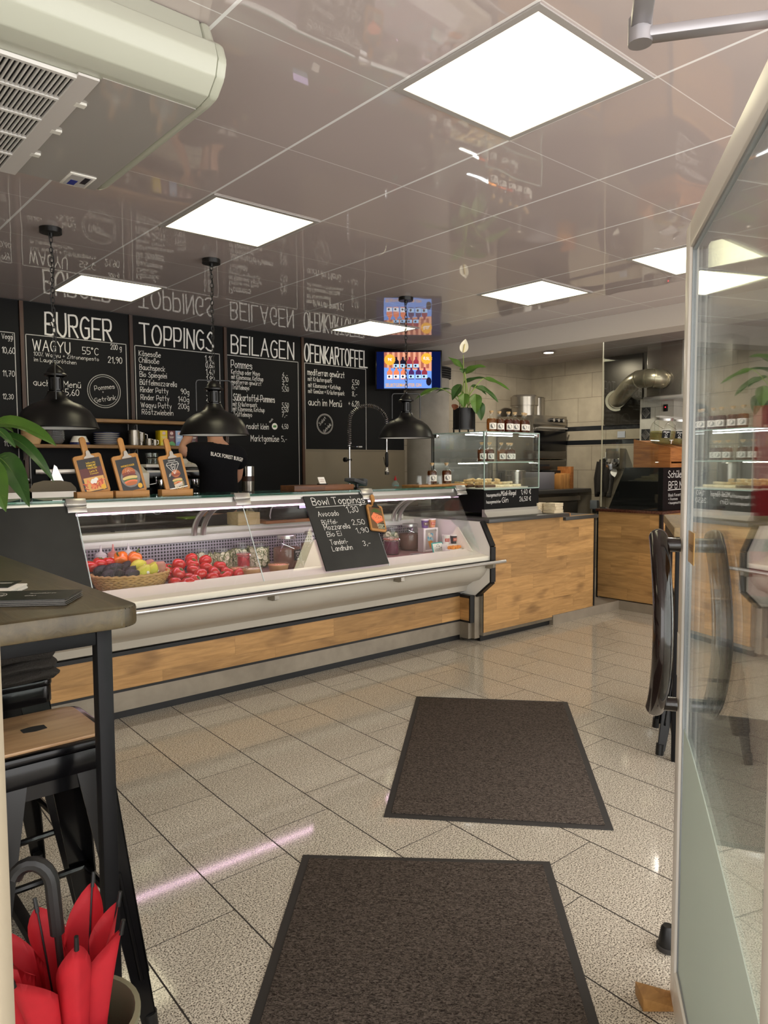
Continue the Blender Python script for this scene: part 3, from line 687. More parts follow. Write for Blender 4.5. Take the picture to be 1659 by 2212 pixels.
# ================================================================== PENDANT LAMPS
def pendant(label, loc, rz):
    t = thing('pendant_lamp', label, 'lamp', loc, rz, 'black enamel pendant lamps over the counter')
    sh = [(.212, 0), (.214, .006), (.208, .02), (.196, .055), (.168, .098), (.125, .130), (.085, .145), (.08, .150), (.062, .160), (.048, .185), (.044, .195)]
    MB().lathe(sh, n=48, cap=False).lathe([(r - .004, z) for r, z in sh], n=48, cap=False).build('shade', [M_satin], t, world=False)
    MB().lathe([(.205, .003), (.19, .055), (.16, .095), (.11, .130), (0, .14)], n=40, cap=False).build('inner_lining', pbr('white_shade_lining', '#d8d6d2', .4), t, world=False)
    b = MB().lathe([(.044, .19), (.044, .20), (.036, .205), (.036, .275), (.05, .283)], n=28)
    b.build('neck', M_gloss, t, world=False)
    b = MB()
    for k in range(10): a = 2 * PI * k / 10; b.box(-.0045, .0045, -.004, .004, .212, .268, M=Tm(.0355 * math.cos(a), .0355 * math.sin(a), 0, a + PI / 2))
    b.build('cooling_slots', M_dark, t, world=False)
    MB().lathe([(.058, .283), (.06, .292), (.046, .300), (.04, .318), (.022, .335), (.012, .342), (.012, .352)], n=28).build('cap', M_satin, t, world=False)
    pts = [(-.108, 0, .150), (-.108, 0, .325), (-.102, 0, .338), (-.09, 0, .342), (.09, 0, .342), (.102, 0, .338), (.108, 0, .325), (.108, 0, .150)]
    MB().tube(pts, .005, 6).build('yoke', M_satin, t, world=False)
    H = CEIL - loc[2]
    b = MB(); z = .355; k = 0
    while z < H - .03:
        q = [(.008 * math.cos(a) if k % 2 else 0, 0 if k % 2 else .008 * math.cos(a), z + .015 + .017 * math.sin(a)) for a in [2 * PI * i / 10 for i in range(10)]]
        b.tube(q, .0024, 5, closed=True); z += .0265; k += 1
    b.build('chain', M_satin, t, world=False)
    b = MB().tube([(.01 * math.sin(i * 1.3), .012 * math.cos(i * .9), .35 + (H - .36) * i / 14) for i in range(15)], .0025, 5); b.build('cable', M_black, t, world=False)
    MB().lathe([(.056, H - .027), (.056, H - .001), (0, H - .001)], n=32).lathe([(.012, H - .045), (.012, H - .027), (.056, H - .0272)], n=20).build('ceiling_rose', M_satin, t, world=False)
pendant('black dome pendant lamp hanging in front of the BURGER board', (1.275, 4.2, 1.597), 1.25)
pendant('black dome pendant lamp hanging over the person in front of the TOPPINGS board', (2.22, 4.2, 1.580), -.42)
pendant('black dome pendant lamp hanging below the television, beside the tall faucet', (3.856, 4.2, 1.592), -.68)
# ================================================================== DISPLAY COUNTER
XA, XB = -.3, 4.215
ct = thing('display_counter', 'long glass-fronted refrigerated display counter with oak trim', 'counter', (2.0, 4.2, 0))
MB().box(XA, 4.20, 3.955, 4.0, 0, .05).build('kick_strip', M_black, ct)
MB().box(XA, 4.165, 3.92, 3.95, .05, .158).build('plinth', M_plinth, ct)
MB().box(XA, 4.165, 3.914, 3.95, .158, .172).box(XA, 4.165, 3.914, 3.95, .358, .380).build('black_trim', M_black, ct)
MB().box(XA, 4.165, 3.918, 3.95, .172, .358).build('oak_panel', M_oak, ct)
# return of the end panel
MB().box(4.165, 4.215, 3.83, 3.92, .03, .158).box(4.205, 4.262, 3.80, 3.835, .03, .372).build('end_plinth', M_plinth, ct)
b = MB()
for z0, z1 in ((.158, .172), (.350, .372)): b.box(4.160, 4.207, 3.812, 3.922, z0, z1)
b.box(4.160, 4.207, 3.806, 3.818, .158, .372); b.build('end_trim', M_black, ct)
MB().box(4.164, 4.207, 3.818, 3.92, .172, .350).build('end_oak_panel', M_oaky, ct)
# pale grey bulging front
pr_ = [(3.945, .380), (3.93, .385), (3.90, .395), (3.885, .44), (3.83, .475), (3.76, .50), (3.715, .54), (3.685, .585), (3.672, .63), (3.668, .655), (3.80, .655), (3.95, .60)]
MB().prism(pr_, 'x', XA, 4.215).build('front_bulge', M_grey, ct)
MB().prism([(3.668, .657), (3.664, .684), (3.672, .692), (3.74, .702), (3.855, .735), (3.868, .73), (3.868, .657)], 'x', XA, 4.215).build('front_lip', M_cream, ct)
MB().box(XA, 4.215, 3.655, 3.672, .640, .658).build('gasket', M_black, ct)
MB().box(XA, 4.215, 3.868, 4.53, .655, .692).build('deck', pbr('display_deck', '#8c6a63', .4, var=.1), ct)
MB().box(XA, 4.215, 4.515, 4.53, .692, .885).build('perforated_back', dots_mat('perforated_sheet', '#a39aa6', '#1d1a1f', .021, .33), ct)
MB().box(XA, 4.215, 4.495, 4.77, .887, .928, .004).box(XA, 4.215, 4.63, 4.72, .928, .962, .003).build('rear_ledge', M_white, ct)
MB().box(XA, 4.215, 4.535, 4.76, .09, .887).build('carcass', M_dsteel, ct)
# end panel: white inside, black edge band
ep = [(3.80, .372), (3.655, .492), (3.655, .762), (3.758, .945), (4.765, .945), (4.765, .05), (3.83, .05), (3.83, .372)]
MB().prism(ep, 'x', 4.216, 4.250).build('end_panel', M_white, ct)
b = MB()
for p, q in (((3.80, .372), (3.655, .492)), ((3.655, .492), (3.655, .762)), ((3.655, .762), (3.758, .945))):
    d = Vector((q[0] - p[0], q[1] - p[1])); L = d.length; n = Vector((-d.y, d.x)) / L
    if n.x > 0: n = -n
    b.prism([p, q, (q[0] + n.x * .016, q[1] + n.y * .016), (p[0] + n.x * .016, p[1] + n.y * .016)], 'x', 4.212, 4.262)
b.build('edge_band', M_black, ct)
# glass: three clear front panes, one end pane, a top shelf
GP = ((3.735, .700), (4.002, 1.195))
def gpane(x0, x1, name='front_pane'):
    (y0, z0), (y1, z1) = GP
    return MB().prism([(y0, z0), (y1, z1), (y1 + .006, z1 - .003), (y0 + .006, z0 - .001)], 'x', x0, x1).build(name, M_glass, ct)
for k, (a, c) in enumerate(((.303, 1.284), (1.292, 2.276), (2.284, 3.268), (3.276, 4.195))): gpane(a, c)
for x in (1.288, 2.28, 3.272): MB().prism([(3.733, .700), (4.0, 1.195), (4.004, 1.193), (3.739, .698)], 'x', x - .0025, x + .0025).build('pane_joint', pal('#c8d4d2'), ct)
MB().prism([(3.745, .72), (4.005, 1.19), (4.40, 1.19), (4.40, .945), (3.865, .945)], 'x', 4.20, 4.206).build('end_pane', M_glass, ct)
MB().box(XA, 4.262, 3.985, 4.40, 1.203, 1.2135).build('glass_top', M_glassg, ct)
b = MB().prism([(3.997, 1.192), (3.992, 1.168), (4.005, 1.142), (4.035, 1.128), (4.07, 1.13), (4.085, 1.20), (4.0, 1.20)], 'x', XA, 4.262); b.build('light_rail', M_alu, ct)
MB().box(XA + .1, 4.18, 4.036, 4.072, 1.1245, 1.1275).build('led_strip', emis('pinkish_led', (1.0, .62, .86), LED_L), ct)
for x0 in (.3, 2.20, 3.96):
    for dx in (0, .065):
        pts = []
        for i in range(11):
            a = PI / 2 * i / 10; pts.append((x0 + dx, 4.475 - .43 * (1 - math.cos(a)), .93 + .225 * math.sin(a)))
        MB().tube(pts, [.02 - .006 * i / 10 for i in range(11)], 10).build('support_arm', M_alu, ct)
for x in (1.288, 2.28, 3.272, 4.235):
    c = MB().prism([(3.975, 1.178), (3.966, 1.190), (3.982, 1.222), (4.03, 1.222), (4.03, 1.214), (4.0, 1.208)], 'x', x - .052, x + .052, .002).prism([(3.965, 1.146), (3.952, 1.150), (3.964, 1.178), (3.976, 1.178)], 'x', x - .05, x + .05, .002)
    c.build('pane_clamp', M_alu, ct)
for x, yf in ((2.80, 0), (4.155, 0)):
    MB().prism([(3.78, .722), (3.935, .90), (3.955, .895), (4.08, .70), (4.06, .696), (3.87, .735)], 'x', x, x + .008).build('divider', M_cream, ct)
# bumper rail with square brackets
MB().tube([(XA, 3.602, .648), (4.33, 3.602, .648)], .0135, 12).build('bumper_rail', M_alu, ct)
for x in (.3, 1.29, 2.28, 3.27, 4.20): MB().prism([(3.60, .636), (3.60, .610), (3.625, .600), (3.69, .600), (3.69, .63), (3.64, .634)], 'x', x - .014, x + .014).build('rail_bracket', M_steel, ct)
# chalkboard laid over the first pane
def slope(u, v, x0, wd, off=.006):
    """point on the sloping glass front: u across, v down from the top"""
    (y0, z0), (y1, z1) = GP; t = 1 - v
    return Vector((x0 + wd * u, y0 + (y1 - y0) * t - off * .88, z0 + (z1 - z0) * t + off * .47))
SL = math.atan2(GP[1][1] - GP[0][1], GP[1][0] - GP[0][0])
SLEN = math.hypot(GP[1][1] - GP[0][1], GP[1][0] - GP[0][0])
def slopeM(u, v, x0, wd, off): return Matrix.Translation(slope(u, v, x0, wd, off)) @ Matrix.Rotation(SL - PI / 2, 4, 'X')
solo(MB().prism([(3.742, .722), (3.989, 1.18), (3.981, 1.184), (3.734, .726)], 'x', -.2, 1.278), 'chalkboard_panel', M_slateg, 'large plain dark chalkboard panel covering the glass beside the high table', 'chalkboard')
bt = solo(MB().prism([(3.738, .714), (3.990, 1.181), (3.981, 1.185), (3.729, .718)], 'x', 2.735, 3.262), 'topping_board', M_slateg, 'dark chalkboard headed Bowl Toppings leaning on the counter glass', 'chalkboard')
b = MB(); L0 = SLEN
for s, u, v, uw, cp in (('Bowl Toppings', .10, .155, .84, .052), ('Avocado', .13, .305, .32, .036), ('1,30', .60, .275, .18, .044), ('Büffel-', .15, .41, .24, .032), ('Mozzarella', .16, .48, .40, .036), ('2,50', .62, .44, .20, .036), ('Bio Ei', .17, .565, .22, .034), ('1,90', .64, .55, .2, .036), ('Tandori-', .18, .67, .27, .034), ('Landhuhn', .18, .75, .31, .034), ('3,-', .68, .72, .12, .036)):
    b.hand(s, slopeM(u, v, 2.735, .527, .0165), uw * .527, cp, -.012)
for u0, u1 in ((.13, .95),):
    p, q = slope(u0, .185, 2.735, .527, .0165), slope(u1, .175, 2.735, .527, .0165); b.tube([p, q], .0016, 4)
b.build('chalk_lettering', M_chalk, bt, smooth=0)
# ================================================================== SIDE COUNTER
sc = thing('side_counter', 'oak-fronted side counter with a dark stepped worktop, at the end of the display counter', 'counter', (5.0, 4.1, 0))
MB().box(4.266, 5.77, 3.77, 3.80, .072, .93).build('oak_front', M_oak, sc)
MB().box(4.266, 5.16, 3.765, 3.80, .048, .072).box(4.263, 4.275, 3.77, 3.80, .05, .93).build('steel_trim', M_steel, sc)
MB().box(4.27, 5.16, 3.80, 3.83, 0, .048).build('kick_strip', M_black, sc)
MB().box(5.772, 5.79, 3.765, 4.6, .09, .925).build('dark_end_panel', M_black, sc)
MB().box(4.27, 5.77, 3.80, 4.60, .09, .895).build('carcass', M_dsteel, sc)
m_top = pbr('dark_worktop', '#3b3a37', .4, var=.06, vs=20)
MB().box(4.255, 5.30, 3.70, 4.60, .935, .965, .003).build('worktop', m_top, sc)
MB().box(5.30, 5.80, 3.74, 4.62, .897, .927, .003).build('lower_worktop', m_top, sc)
# ------------------------------------------------------------------ glass display case on it
X0, X1, Y0, Y1, Z0, ZG, Z1 = 4.40, 5.10, 3.88, 4.48, .966, 1.185, 1.64
ca = thing('display_case', 'glass display case with gin bottles and muesli bars on the side counter', 'display case', (4.75, 4.18, Z0))
MB().box(X0, X1, Y0, Y1, Z0 + .035, ZG).build('black_base', M_slate, ca)
MB().prism([(3.84, Z0), (3.872, Z0 + .04), (3.872, Z0 + .06), (3.90, Z0 + .06), (3.90, Z0)], 'x', X0 - .002, X1 + .002).build('alu_strip', pbr('satin_alu_strip', '#a39e95', .5, .3), ca)
for nm, a in (('front_glass', (X0, X1, Y0, Y0 + .006, ZG, Z1)), ('side_glass', (X0, X0 + .006, Y0 + .006, Y1, ZG, Z1)), ('side_glass', (X1 - .006, X1, Y0 + .006, Y1, ZG, Z1)),
              ('top_glass', (X0, X1, Y0, Y1, Z1, Z1 + .006)), ('shelf_glass', (X0 + .01, X1 - .01, Y0 + .06, Y1 - .02, 1.40, 1.406))): MB().box(*a).build(nm, M_glass, ca)
b = MB()
for x in (X0, X1): b.box(x - .004, x + .004, Y0 - .003, Y0 + .004, ZG, Z1 + .007)
b.box(X0, X1, Y0 - .003, Y0 + .003, Z1, Z1 + .008).box(X0 - .003, X0 + .003, Y0, Y1, Z1, Z1 + .008).box(X0, X1, Y0 + .055, Y0 + .061, 1.398, 1.408).box(X0, X1, Y0 - .002, Y0 + .004, ZG - .004, ZG + .004)
b.build('glass_edges', pbr('pale_green_glass_edge', '#9fb5ab', .15), ca)
b = MB()
for x in (X0 + .02, X1 - .02):
    for y in (Y1 - .02,): b.box(x - .012, x + .012, y - .012, y + .012, ZG, Z1)
b.box(X0, X1, Y1 - .01, Y1, ZG, Z1).build('back_frame', pbr('grey_case_back', '#6e6d68', .3, .4), ca)
MB().box(X0 + .06, X1 - .06, 4.12, 4.14, Z1 - .013, Z1 - .006).build('led_bar', emis('white_led', (.95, .98, 1), 16), ca)
MB().box(X0 + .06, X1 - .30, 4.20, 4.22, 1.391, 1.397).build('led_bar', emis('white_led_low', (1, .96, .85), 16), ca)
b = MB().hand('hausgemachte', Tm(4.425, 3.877, 1.128), .17, .026, -.012).hand('Müsli-Riegel', Tm(4.605, 3.877, 1.132), .185, .036, -.012).hand('1,40 €', Tm(4.86, 3.877, 1.135), .13, .038, -.01)
b.hand('hausgemachter', Tm(4.425, 3.877, 1.074), .175, .024, -.012).hand('Gin', Tm(4.615, 3.877, 1.075), .075, .04, -.01).hand('26,50 €', Tm(4.84, 3.877, 1.078), .15, .036, -.01)
b.build('chalk_lettering', M_chalk, ca, smooth=0)
for x, y in ((X0 + .02, Y0 + .01), (X1 - .02, Y0 + .01), (X0 + .02, Y1 - .05)): MB().box(x - .014, x + .014, y - .012, y + .014, Z1 - .028, Z1 + .010, .002).build('corner_clamp', M_chrome, ca)
# ------------------------------------------------------------------ gin bottles
AMB = {'golden': glass('golden_spirit', (.62, .34, .10), .3, body=.30, bodycol=(.42, .20, .05)), 'amber': glass('amber_spirit', (.45, .16, .04), .3, body=.32, bodycol=(.26, .09, .02)), 'red': glass('reddish_spirit', (.36, .09, .04), .3, body=.35, bodycol=(.22, .05, .02))}
M_cork = pbr('cork', '#b99a6e', .8)
M_black_ink = pal('#191718')
def bottle(label, loc, kind, group, sc_=1.0, ang=-1.85):
    t = thing('gin_bottle', label, 'bottle', loc, 0, group); r = .041
    MB().lathe([(.0, .002), (r - .004, .0), (r, .006), (r, .098), (r - .006, .112), (.018, .124), (.014, .132), (.014, .152), (.019, .153), (.019, .160), (.012, .160)], n=22, cap=False).build('flask', M_jar, t, world=False)
    MB().lathe([(0, .006), (r - .004, .006), (r - .0035, .097), (r - .009, .110), (0, .112)], n=20).build('spirit', AMB[kind], t, world=False)
    MB().lathe([(.011, .150), (.012, .160), (.017, .161), (.017, .174), (0, .175)], n=14).build('cork', M_cork, t, world=False)
    lb = arc_patch(MB(), r + .0008, ang - .95, ang + .95, .024, .074).build('paper_label', M_paper, t, world=False)
    b = MB().disc((-.012, .049), .019, 0, 20, 0); b = wrap(b, r + .0016, ang); b.build('round_emblem', M_black_ink, lb, world=False)
    b = MB().text('GIN', Tm(-.012, 0, .045), .02, .009, .01, align='C'); b.ring((-.012, .049), .0155, .001, n=20)
    b.ribbon([(.012, .060), (.034, .060)], .0025).ribbon([(.012, .050), (.03, .050)], .002).ribbon([(.012, .042), (.032, .042)], .002); wrap(b, r + .0024, ang); b.build('label_print', [pal('#d9d4c8')], lb, world=False, smooth=0)
    t.scale = (sc_,) * 3; return t
ord_ = ('first', 'second', 'third', 'fourth', 'fifth', 'sixth')
for i, x in enumerate((4.575, 4.685, 4.79, 4.885, 4.985, 5.055)):
    bottle('corked gin bottle on top of the glass case, %s from the plant' % ord_[i], (x, 3.96 + (.0, .01, .0, .01, 0, .035)[i], 1.647), ('golden', 'amber', 'red', 'red', 'amber', 'red')[i], 'gin bottles on top of the case')
for i, (x, y) in enumerate(((4.56, 4.05), (4.66, 4.05), (4.735, 4.12), (4.82, 4.06), (4.91, 4.06), (4.985, 4.09))):
    bottle('corked gin bottle on the glass shelf inside the case, %s from its open left end' % ord_[i], (x, y, 1.4065), ('amber', 'amber', 'golden', 'golden', 'amber', 'amber')[i], 'gin bottles inside the case', .93)
# ------------------------------------------------------------------ muesli bars on a tray
tr = solo(MB().box(4.43, 5.02, 3.93, 4.42, 1.186, 1.196, .003), 'serving_tray', M_cream, 'pale serving tray inside the display case under the muesli bars', 'tray')
bar_m = [pbr('oat_bar', '#d2b27c', .8, var=.3, vs=60, bump=.6, bs=90), pbr('dark_bar', '#5b3d28', .8, var=.3, vs=60, bump=.6, bs=90), pbr('pale_bar', '#ecdcb4', .8, var=.25, vs=60, bump=.6, bs=90)]
proto = []
for k, mt in enumerate(bar_m):
    b = MB().box(-.05, .05, -.016, .016, 0, .02, .004)
    proto.append(b.build('muesli_bar', mt, None)); tag(proto[-1], ('oat-coloured muesli bar in the heap on the case tray', 'dark brown muesli bar in the heap on the case tray', 'pale coated muesli bar in the heap on the case tray')[k], 'muesli bar', 'muesli bars on the tray')
rr = random.Random(3); used = set(); ncell = 0
for lev in range(3):
    for ix in range(5 - lev):
        for iy in range(4 - lev):
            k = (1 if ix < 2 and lev == 0 else 0 if ix < 3 else 2) if rr.random() < .7 else rr.choice((0, 2))
            o = proto[k] if k not in used else proto[k].copy()
            if k in used: COL.objects.link(o)
            used.add(k)
            o.location = (4.49 + ix * .113 + lev * .05, 4.0 + iy * .115 + lev * .05, 1.197 + lev * .0225); o.rotation_euler = (rr.uniform(-.06, .06) * lev, rr.uniform(-.09, .09) * lev, rr.uniform(-.3, .3) + (rr.uniform(.6, 2.4) if lev else 0))
# ------------------------------------------------------------------ plant on the case
pp = Vector((4.52, 4.21, 1.647))
pt = thing('potted_plant', 'peace lily with a white flower in a black pot on the glass case', 'plant', pp)
MB().lathe([(0, .035), (.078, .035), (.082, .04), (.086, .205), (.080, .205), (.078, .195), (0, .19)], pp, 32).build('pot', M_black, pt)
b = MB().lathe([(.090, .03), (.094, .03), (.094, .042), (.090, .042)], pp, 32)
for k in range(4): a = .35 + k * PI / 2; b.box(-.005, .005, -.005, .005, 0, .215, M=Tm(pp.x + .093 * math.cos(a), pp.y + .093 * math.sin(a), pp.z, a))
b.build('pot_stand', M_black, pt)
MB().lathe([(0, .192), (.077, .19)], pp, 20, cap=False).build('soil', pbr('soil', '#2a1d14', .95, bump=.8, bs=80), pt)
PX = 252.0
def pl(px, py, d=0):  # photo pixel offset from the rim of the pot, d metres towards the back
    return pp + Vector((0, 0, .20)) + CR * ((px - 1013) / PX) + Vector((0, 0, (882 - py) / PX)) + CF * d
LF = [((962, 839), (909, 863), .05, .10, -.02, 0), ((1012, 800), (979, 774), .07, -.02, .0, 0), ((1017, 808), (1062, 793), .075, .22, .05, 0), ((1014, 826), (1062, 814), .05, .1, .08, 1), ((1054, 818), (1110, 843), .06, .08, .02, 0),
      ((1036, 839), (1083, 870), .07, .22, -.03, 1), ((1005, 832), (986, 866), .07, .1, -.06, 1), ((1010, 852), (1008, 882), .075, .05, -.10, 0), ((1034, 853), (1034, 895), .08, .08, -.09, 0), ((1042, 868), (1046, 908), .07, .05, -.06, 1),
      ((1010, 800), (1008, 810), .05, .1, -.05, 1), ((1028, 834), (1062, 852), .05, .2, .04, 1), ((985, 840), (955, 848), .03, .2, .03, 1), ((996, 836), (1018, 858), .05, .2, .06, 1)]
st, f1, f2, vn = MB(), MB(), MB(), MB()
for (a, c, wd, lf, d, k) in LF:
    p0, p1 = pl(*a, d), pl(*c, d * 1.5)
    st.tube(bez(pp + Vector((random.uniform(-.04, .04), random.uniform(-.04, .04), .19)), p0, .06), .0035, 6)
    leaf(f1 if k == 0 else f2, p0, p1, wd * 1.25, lf, fold=.3, wav=.15, rib=vn)
p0 = pl(1011, 770); st.tube(bez(pp + Vector((0, 0, .19)), p0, .0), .003, 6)
vn.build('leaf_veins', M_stem, pt); st.build('stems', M_stem, pt); fo = f1.build('bright_leaves', M_leaf, pt); f2.build('dark_leaves', M_leafd, pt)
b = MB(); leaf(b, pl(1010, 766), pl(1016, 737), .072, .02, -CF + Vector((0, 0, .2)), .25); b.build('flower_spathe', M_spathe, pt)
MB().tube([pl(1011, 765, -.01), pl(1014, 748, -.012)], .005, 8).build('flower_spike', pal('#d9c98a'), pt)
b = MB(); leaf(b, pl(993, 874, -.1), pl(990, 886, -.1), .06, .1); b.build('withered_leaf', pbr('brown_leaf', '#6b3a1e', .7), pt)
# ------------------------------------------------------------------ napkins and a wood block
M_nap = pbr('ivory_napkin', '#e3d3b4', .85, bump=.2, bs=40)
for i, (x, y, n, lab) in enumerate(((5.135, 3.93, 3, 'back'), (5.20, 3.80, 3, 'front'))):
    for k in range(n):
        b = MB()
        for q in range(3): b.box(-.065, .065, -.06, .06, q * .0095, q * .0095 + .008, .0035)
        o = solo(b, 'napkin_bundle', M_nap, 'ivory bundle of folded napkins, %s of the %s stack beside the glass case' % (('bottom', 'middle', 'top')[k], lab), 'napkins', 'napkin bundles on the side counter', local=True)
        o.location = (x, y, .966 + k * .0295); o.rotation_euler = (0, 0, (-.1, .06, -.04)[k] + .1)
solo(MB().box(-.05, .05, -.03, .03, 0, .03, .012, M=Tm(5.38, 3.80, .928, .25)), 'wood_block', pbr('honey_wood_block', '#c98a45', .5), 'honey-coloured rounded wood block on the lower step of the worktop', 'wood block')
# ================================================================== FOOD IN THE DISPLAY COUNTER
DK = .6925
M_tom = pbr('tomato_skin', '#c21f17', .22, coat=.4, var=.08, vs=12)
M_calyx = pbr('tomato_calyx', '#5d6b2a', .7)
def tomato_parts():
    def f(v):
        a = math.atan2(v.y, v.x); r = math.hypot(v.x, v.y); dim = 1 - .28 * math.exp(-(r / .35) ** 2) * (1 if v.z > 0 else .4)
        k = 1 + .025 * math.cos(5 * a); return Vector((v.x * k, v.y * k, v.z * .84 * dim))
    return MB().ball((0, 0, 0), .0405, 20, fn=f)
tom = tomato_parts().build('tomato', M_tom, None, smooth=180); b = MB()
for k in range(5): a = 2 * PI * k / 5; leaf(b, (0, 0, .026), (.017 * math.cos(a), .017 * math.sin(a), .030), .007, .15, Vector((0, 0, 1)), .1, 5)
b.tube([(0, 0, .024), (.002, 0, .036)], .002, 6); b.build('calyx', M_calyx, tom, world=False)
TP = [(812, 465, 3.97, 0), (1000, 475, 3.97, 0), (1118, 460, 3.99, 0), (1228, 455, 3.99, 0), (815, 390, 4.06, 0), (935, 440, 4.05, 0), (930, 385, 4.12, 0), (1040, 360, 4.15, 0), (920, 345, 4.18, 0), (1050, 420, 4.07, 0), (1165, 405, 4.10, 0), (735, 432, 4.10, 0),
      (785, 548, 3.925, 1), (845, 560, 3.90, 1), (955, 545, 3.92, 1), (895, 512, 3.99, 1), (1075, 522, 3.96, 1), (1180, 510, 3.96, 1), (1285, 497, 3.975, 1), (730, 485, 4.02, 1), (1010, 400, 4.14, 0)]
used = False; PLACED = []
def spread(p, r, tries=40):
    """nudge a point off the things already placed"""
    p = Vector(p)
    for _ in range(tries):
        moved = False
        for q, rq in PLACED:
            d = p - q; m = (r + rq) * .93
            if d.length < m:
                p = q + (d.normalized() if d.length > 1e-4 else Vector((0, 0, 1))) * m; moved = True
        p.z = max(p.z, DK + r * .8)
        if not moved: break
    PLACED.append((p, r)); return p
for i, (x, y, d, k) in enumerate(TP):
    o = tom if not used else dup(tom, (0, 0, 0)); used = True
    o.location = spread(at_y(180 + x / 3.95, 1120 + y / 3.95, d), .039)
    o.rotation_euler = (random.uniform(-.9, .2), random.uniform(-.6, .6), random.uniform(0, 6))
    tag(o, 'ripe red tomato in the heap beside the wicker basket', 'tomato', 'tomatoes heaped beside the basket')
# wicker basket
bk = thing('wicker_basket', 'oval wicker basket of avocados and lemons in the display counter', 'basket', (1.60, 4.05, DK))
b = MB(); RX, RY = .212, .165; n = 60
M_wick = pbr('straw_wicker', '#b8935a', .7, var=.15, vs=30)
for q in range(8):
    z = .008 + .0105 * q; s = .82 + .18 * (q / 7) ** .8
    b.tube([(1.60 + RX * s * math.cos(2 * PI * k / n), 4.05 + RY * s * math.sin(2 * PI * k / n), DK + z + .0022 * (1 if (k + q) % 2 else -1)) for k in range(n)], .0062, 6, closed=True)
b.build('woven_side', M_wick, bk)
MB().tube([(1.60 + (RX + .002) * math.cos(2 * PI * k / 90), 4.05 + (RY + .002) * math.sin(2 * PI * k / 90), DK + .094 + .003 * math.sin(k * PI / 1.5)) for k in range(90)], .0085, 7, closed=True).build('braided_rim', M_wick, bk)
MB().lathe([(0, .004), (1, .004), (1, .05), (0, .05)], n=30).xf(Matrix.Translation((1.60, 4.05, DK)) @ Matrix.Diagonal((RX * .80, RY * .80, 1, 1))).build('lining', pal('#6b4a2a'), bk)
def put(mk, spec, name, mats, labels, cat, group):
    first = None
    for i, (x, y, d, s, rx, ry, rz) in enumerate(spec):
        if first is None: first = o = mk()
        else: o = dup(first, (0, 0, 0))
        q = at_y(180 + x / 3.95, 1120 + y / 3.95, d); e = math.hypot((q.x - 1.60) / .212, (q.y - 4.05) / .165)
        if e > .74 and name != 'pep': q.x = 1.60 + (q.x - 1.60) * .74 / e; q.y = 4.05 + (q.y - 4.05) * .74 / e
        if name != 'pep': q.z = max(q.z, DK + .102)
        o.location = q; o.rotation_euler = (rx, ry, rz); s *= 1.12; o.scale = (s, s, s)
        tag(o, labels[i] if isinstance(labels, list) else labels, cat, group)
def mk_avo():
    def f(v): t = (v.z + 1) / 2; k = 1 - .38 * t ** 1.6; return Vector((v.x * k, v.y * k, v.z * 1.38))
    o = MB().ball((0, 0, 0), .036, 20, fn=f).build('avocado', pbr('avocado_skin', '#1c181a', .42, var=.35, vs=18, bump=.7, bs=130), None, smooth=180)
    MB().cyl((0, 0, .047), (0, 0, .053), .004, .003, 8).build('stem_button', pal('#4d3d26'), o, world=False); return o
put(mk_avo, [(255, 437, 4.02, 1.05, .3, 1.15, 0), (125, 505, 3.965, .95, .2, 1.3, .6), (120, 448, 4.07, .9, .1, 1.3, .2), (395, 470, 4.0, .9, .5, .5, .3), (290, 517, 3.955, .95, .7, -.6, .4), (228, 540, 3.93, .9, .2, 1.3, 0), (415, 545, 3.93, .9, .1, 1.4, .2), (362, 412, 4.10, .8, .4, .8, 1), (322, 460, 4.05, .8, .7, .3, 2)],
    'avocado', None, ['largest dark avocado, topmost in the wicker basket', 'dark avocado at the near left rim of the wicker basket', 'dark avocado at the back left of the wicker basket', 'upright dark avocado beside the lemons', 'greenish avocado leaning at the front middle of the basket', 'brownish avocado low at the front of the basket', 'green avocado lying at the basket rim under the lemon', 'purple avocado half hidden behind the top avocado', 'small avocado wedged in the middle of the basket'], 'avocado', 'avocados in the basket')
def mk_lem():
    def f(v): k = 1 + .22 * abs(v.z) ** 6; return Vector((v.x, v.y, v.z * 1.22 * k))
    o = MB().ball((0, 0, 0), .031, 18, fn=f).build('lemon', pbr('lemon_skin', '#c9c53c', .4, var=.1, vs=10, bump=.3, bs=200), None, smooth=180)
    s = MB().ball((.0, -.030, .012), (.009, .0022, .007), 10).build('fruit_sticker', M_paper, o, world=False); return o
put(mk_lem, [(508, 497, 3.95, 1.1, .2, .7, .3), (468, 407, 4.04, 1.1, .2, 1.3, .5), (588, 482, 3.99, .95, .4, .2, 1), (615, 415, 4.08, .9, .1, 1.2, -.5), (556, 450, 4.05, .9, .5, 1, .2)], 'lemon', None,
    ['yellow lemon at the front rim of the wicker basket', 'yellow lemon lying high beside the top avocado', 'yellow-green lemon with a sticker beside the front lemon', 'yellow-green lemon at the back right of the basket', 'small yellow lemon half hidden among the lemons'], 'lemon', 'lemons in the basket')
def mk_sp(): return MB().ball((0, 0, 0), (.034, .03, .05), 14, fn=lambda v: v * (1 + .08 * math.sin(6 * v.z + 3 * v.x))).build('sweet_potato', pbr('sweet_potato_skin', '#b8806c', .7, var=.2, vs=20), None, smooth=180)
put(mk_sp, [(680, 462, 4.0, 1.0, .3, .3, 0), (548, 402, 4.12, .9, .4, 1.2, .4)], '', None, ['pinkish sweet potato at the right end of the wicker basket', 'pinkish sweet potato behind the lemons'], 'sweet potato', 'sweet potatoes in the basket')
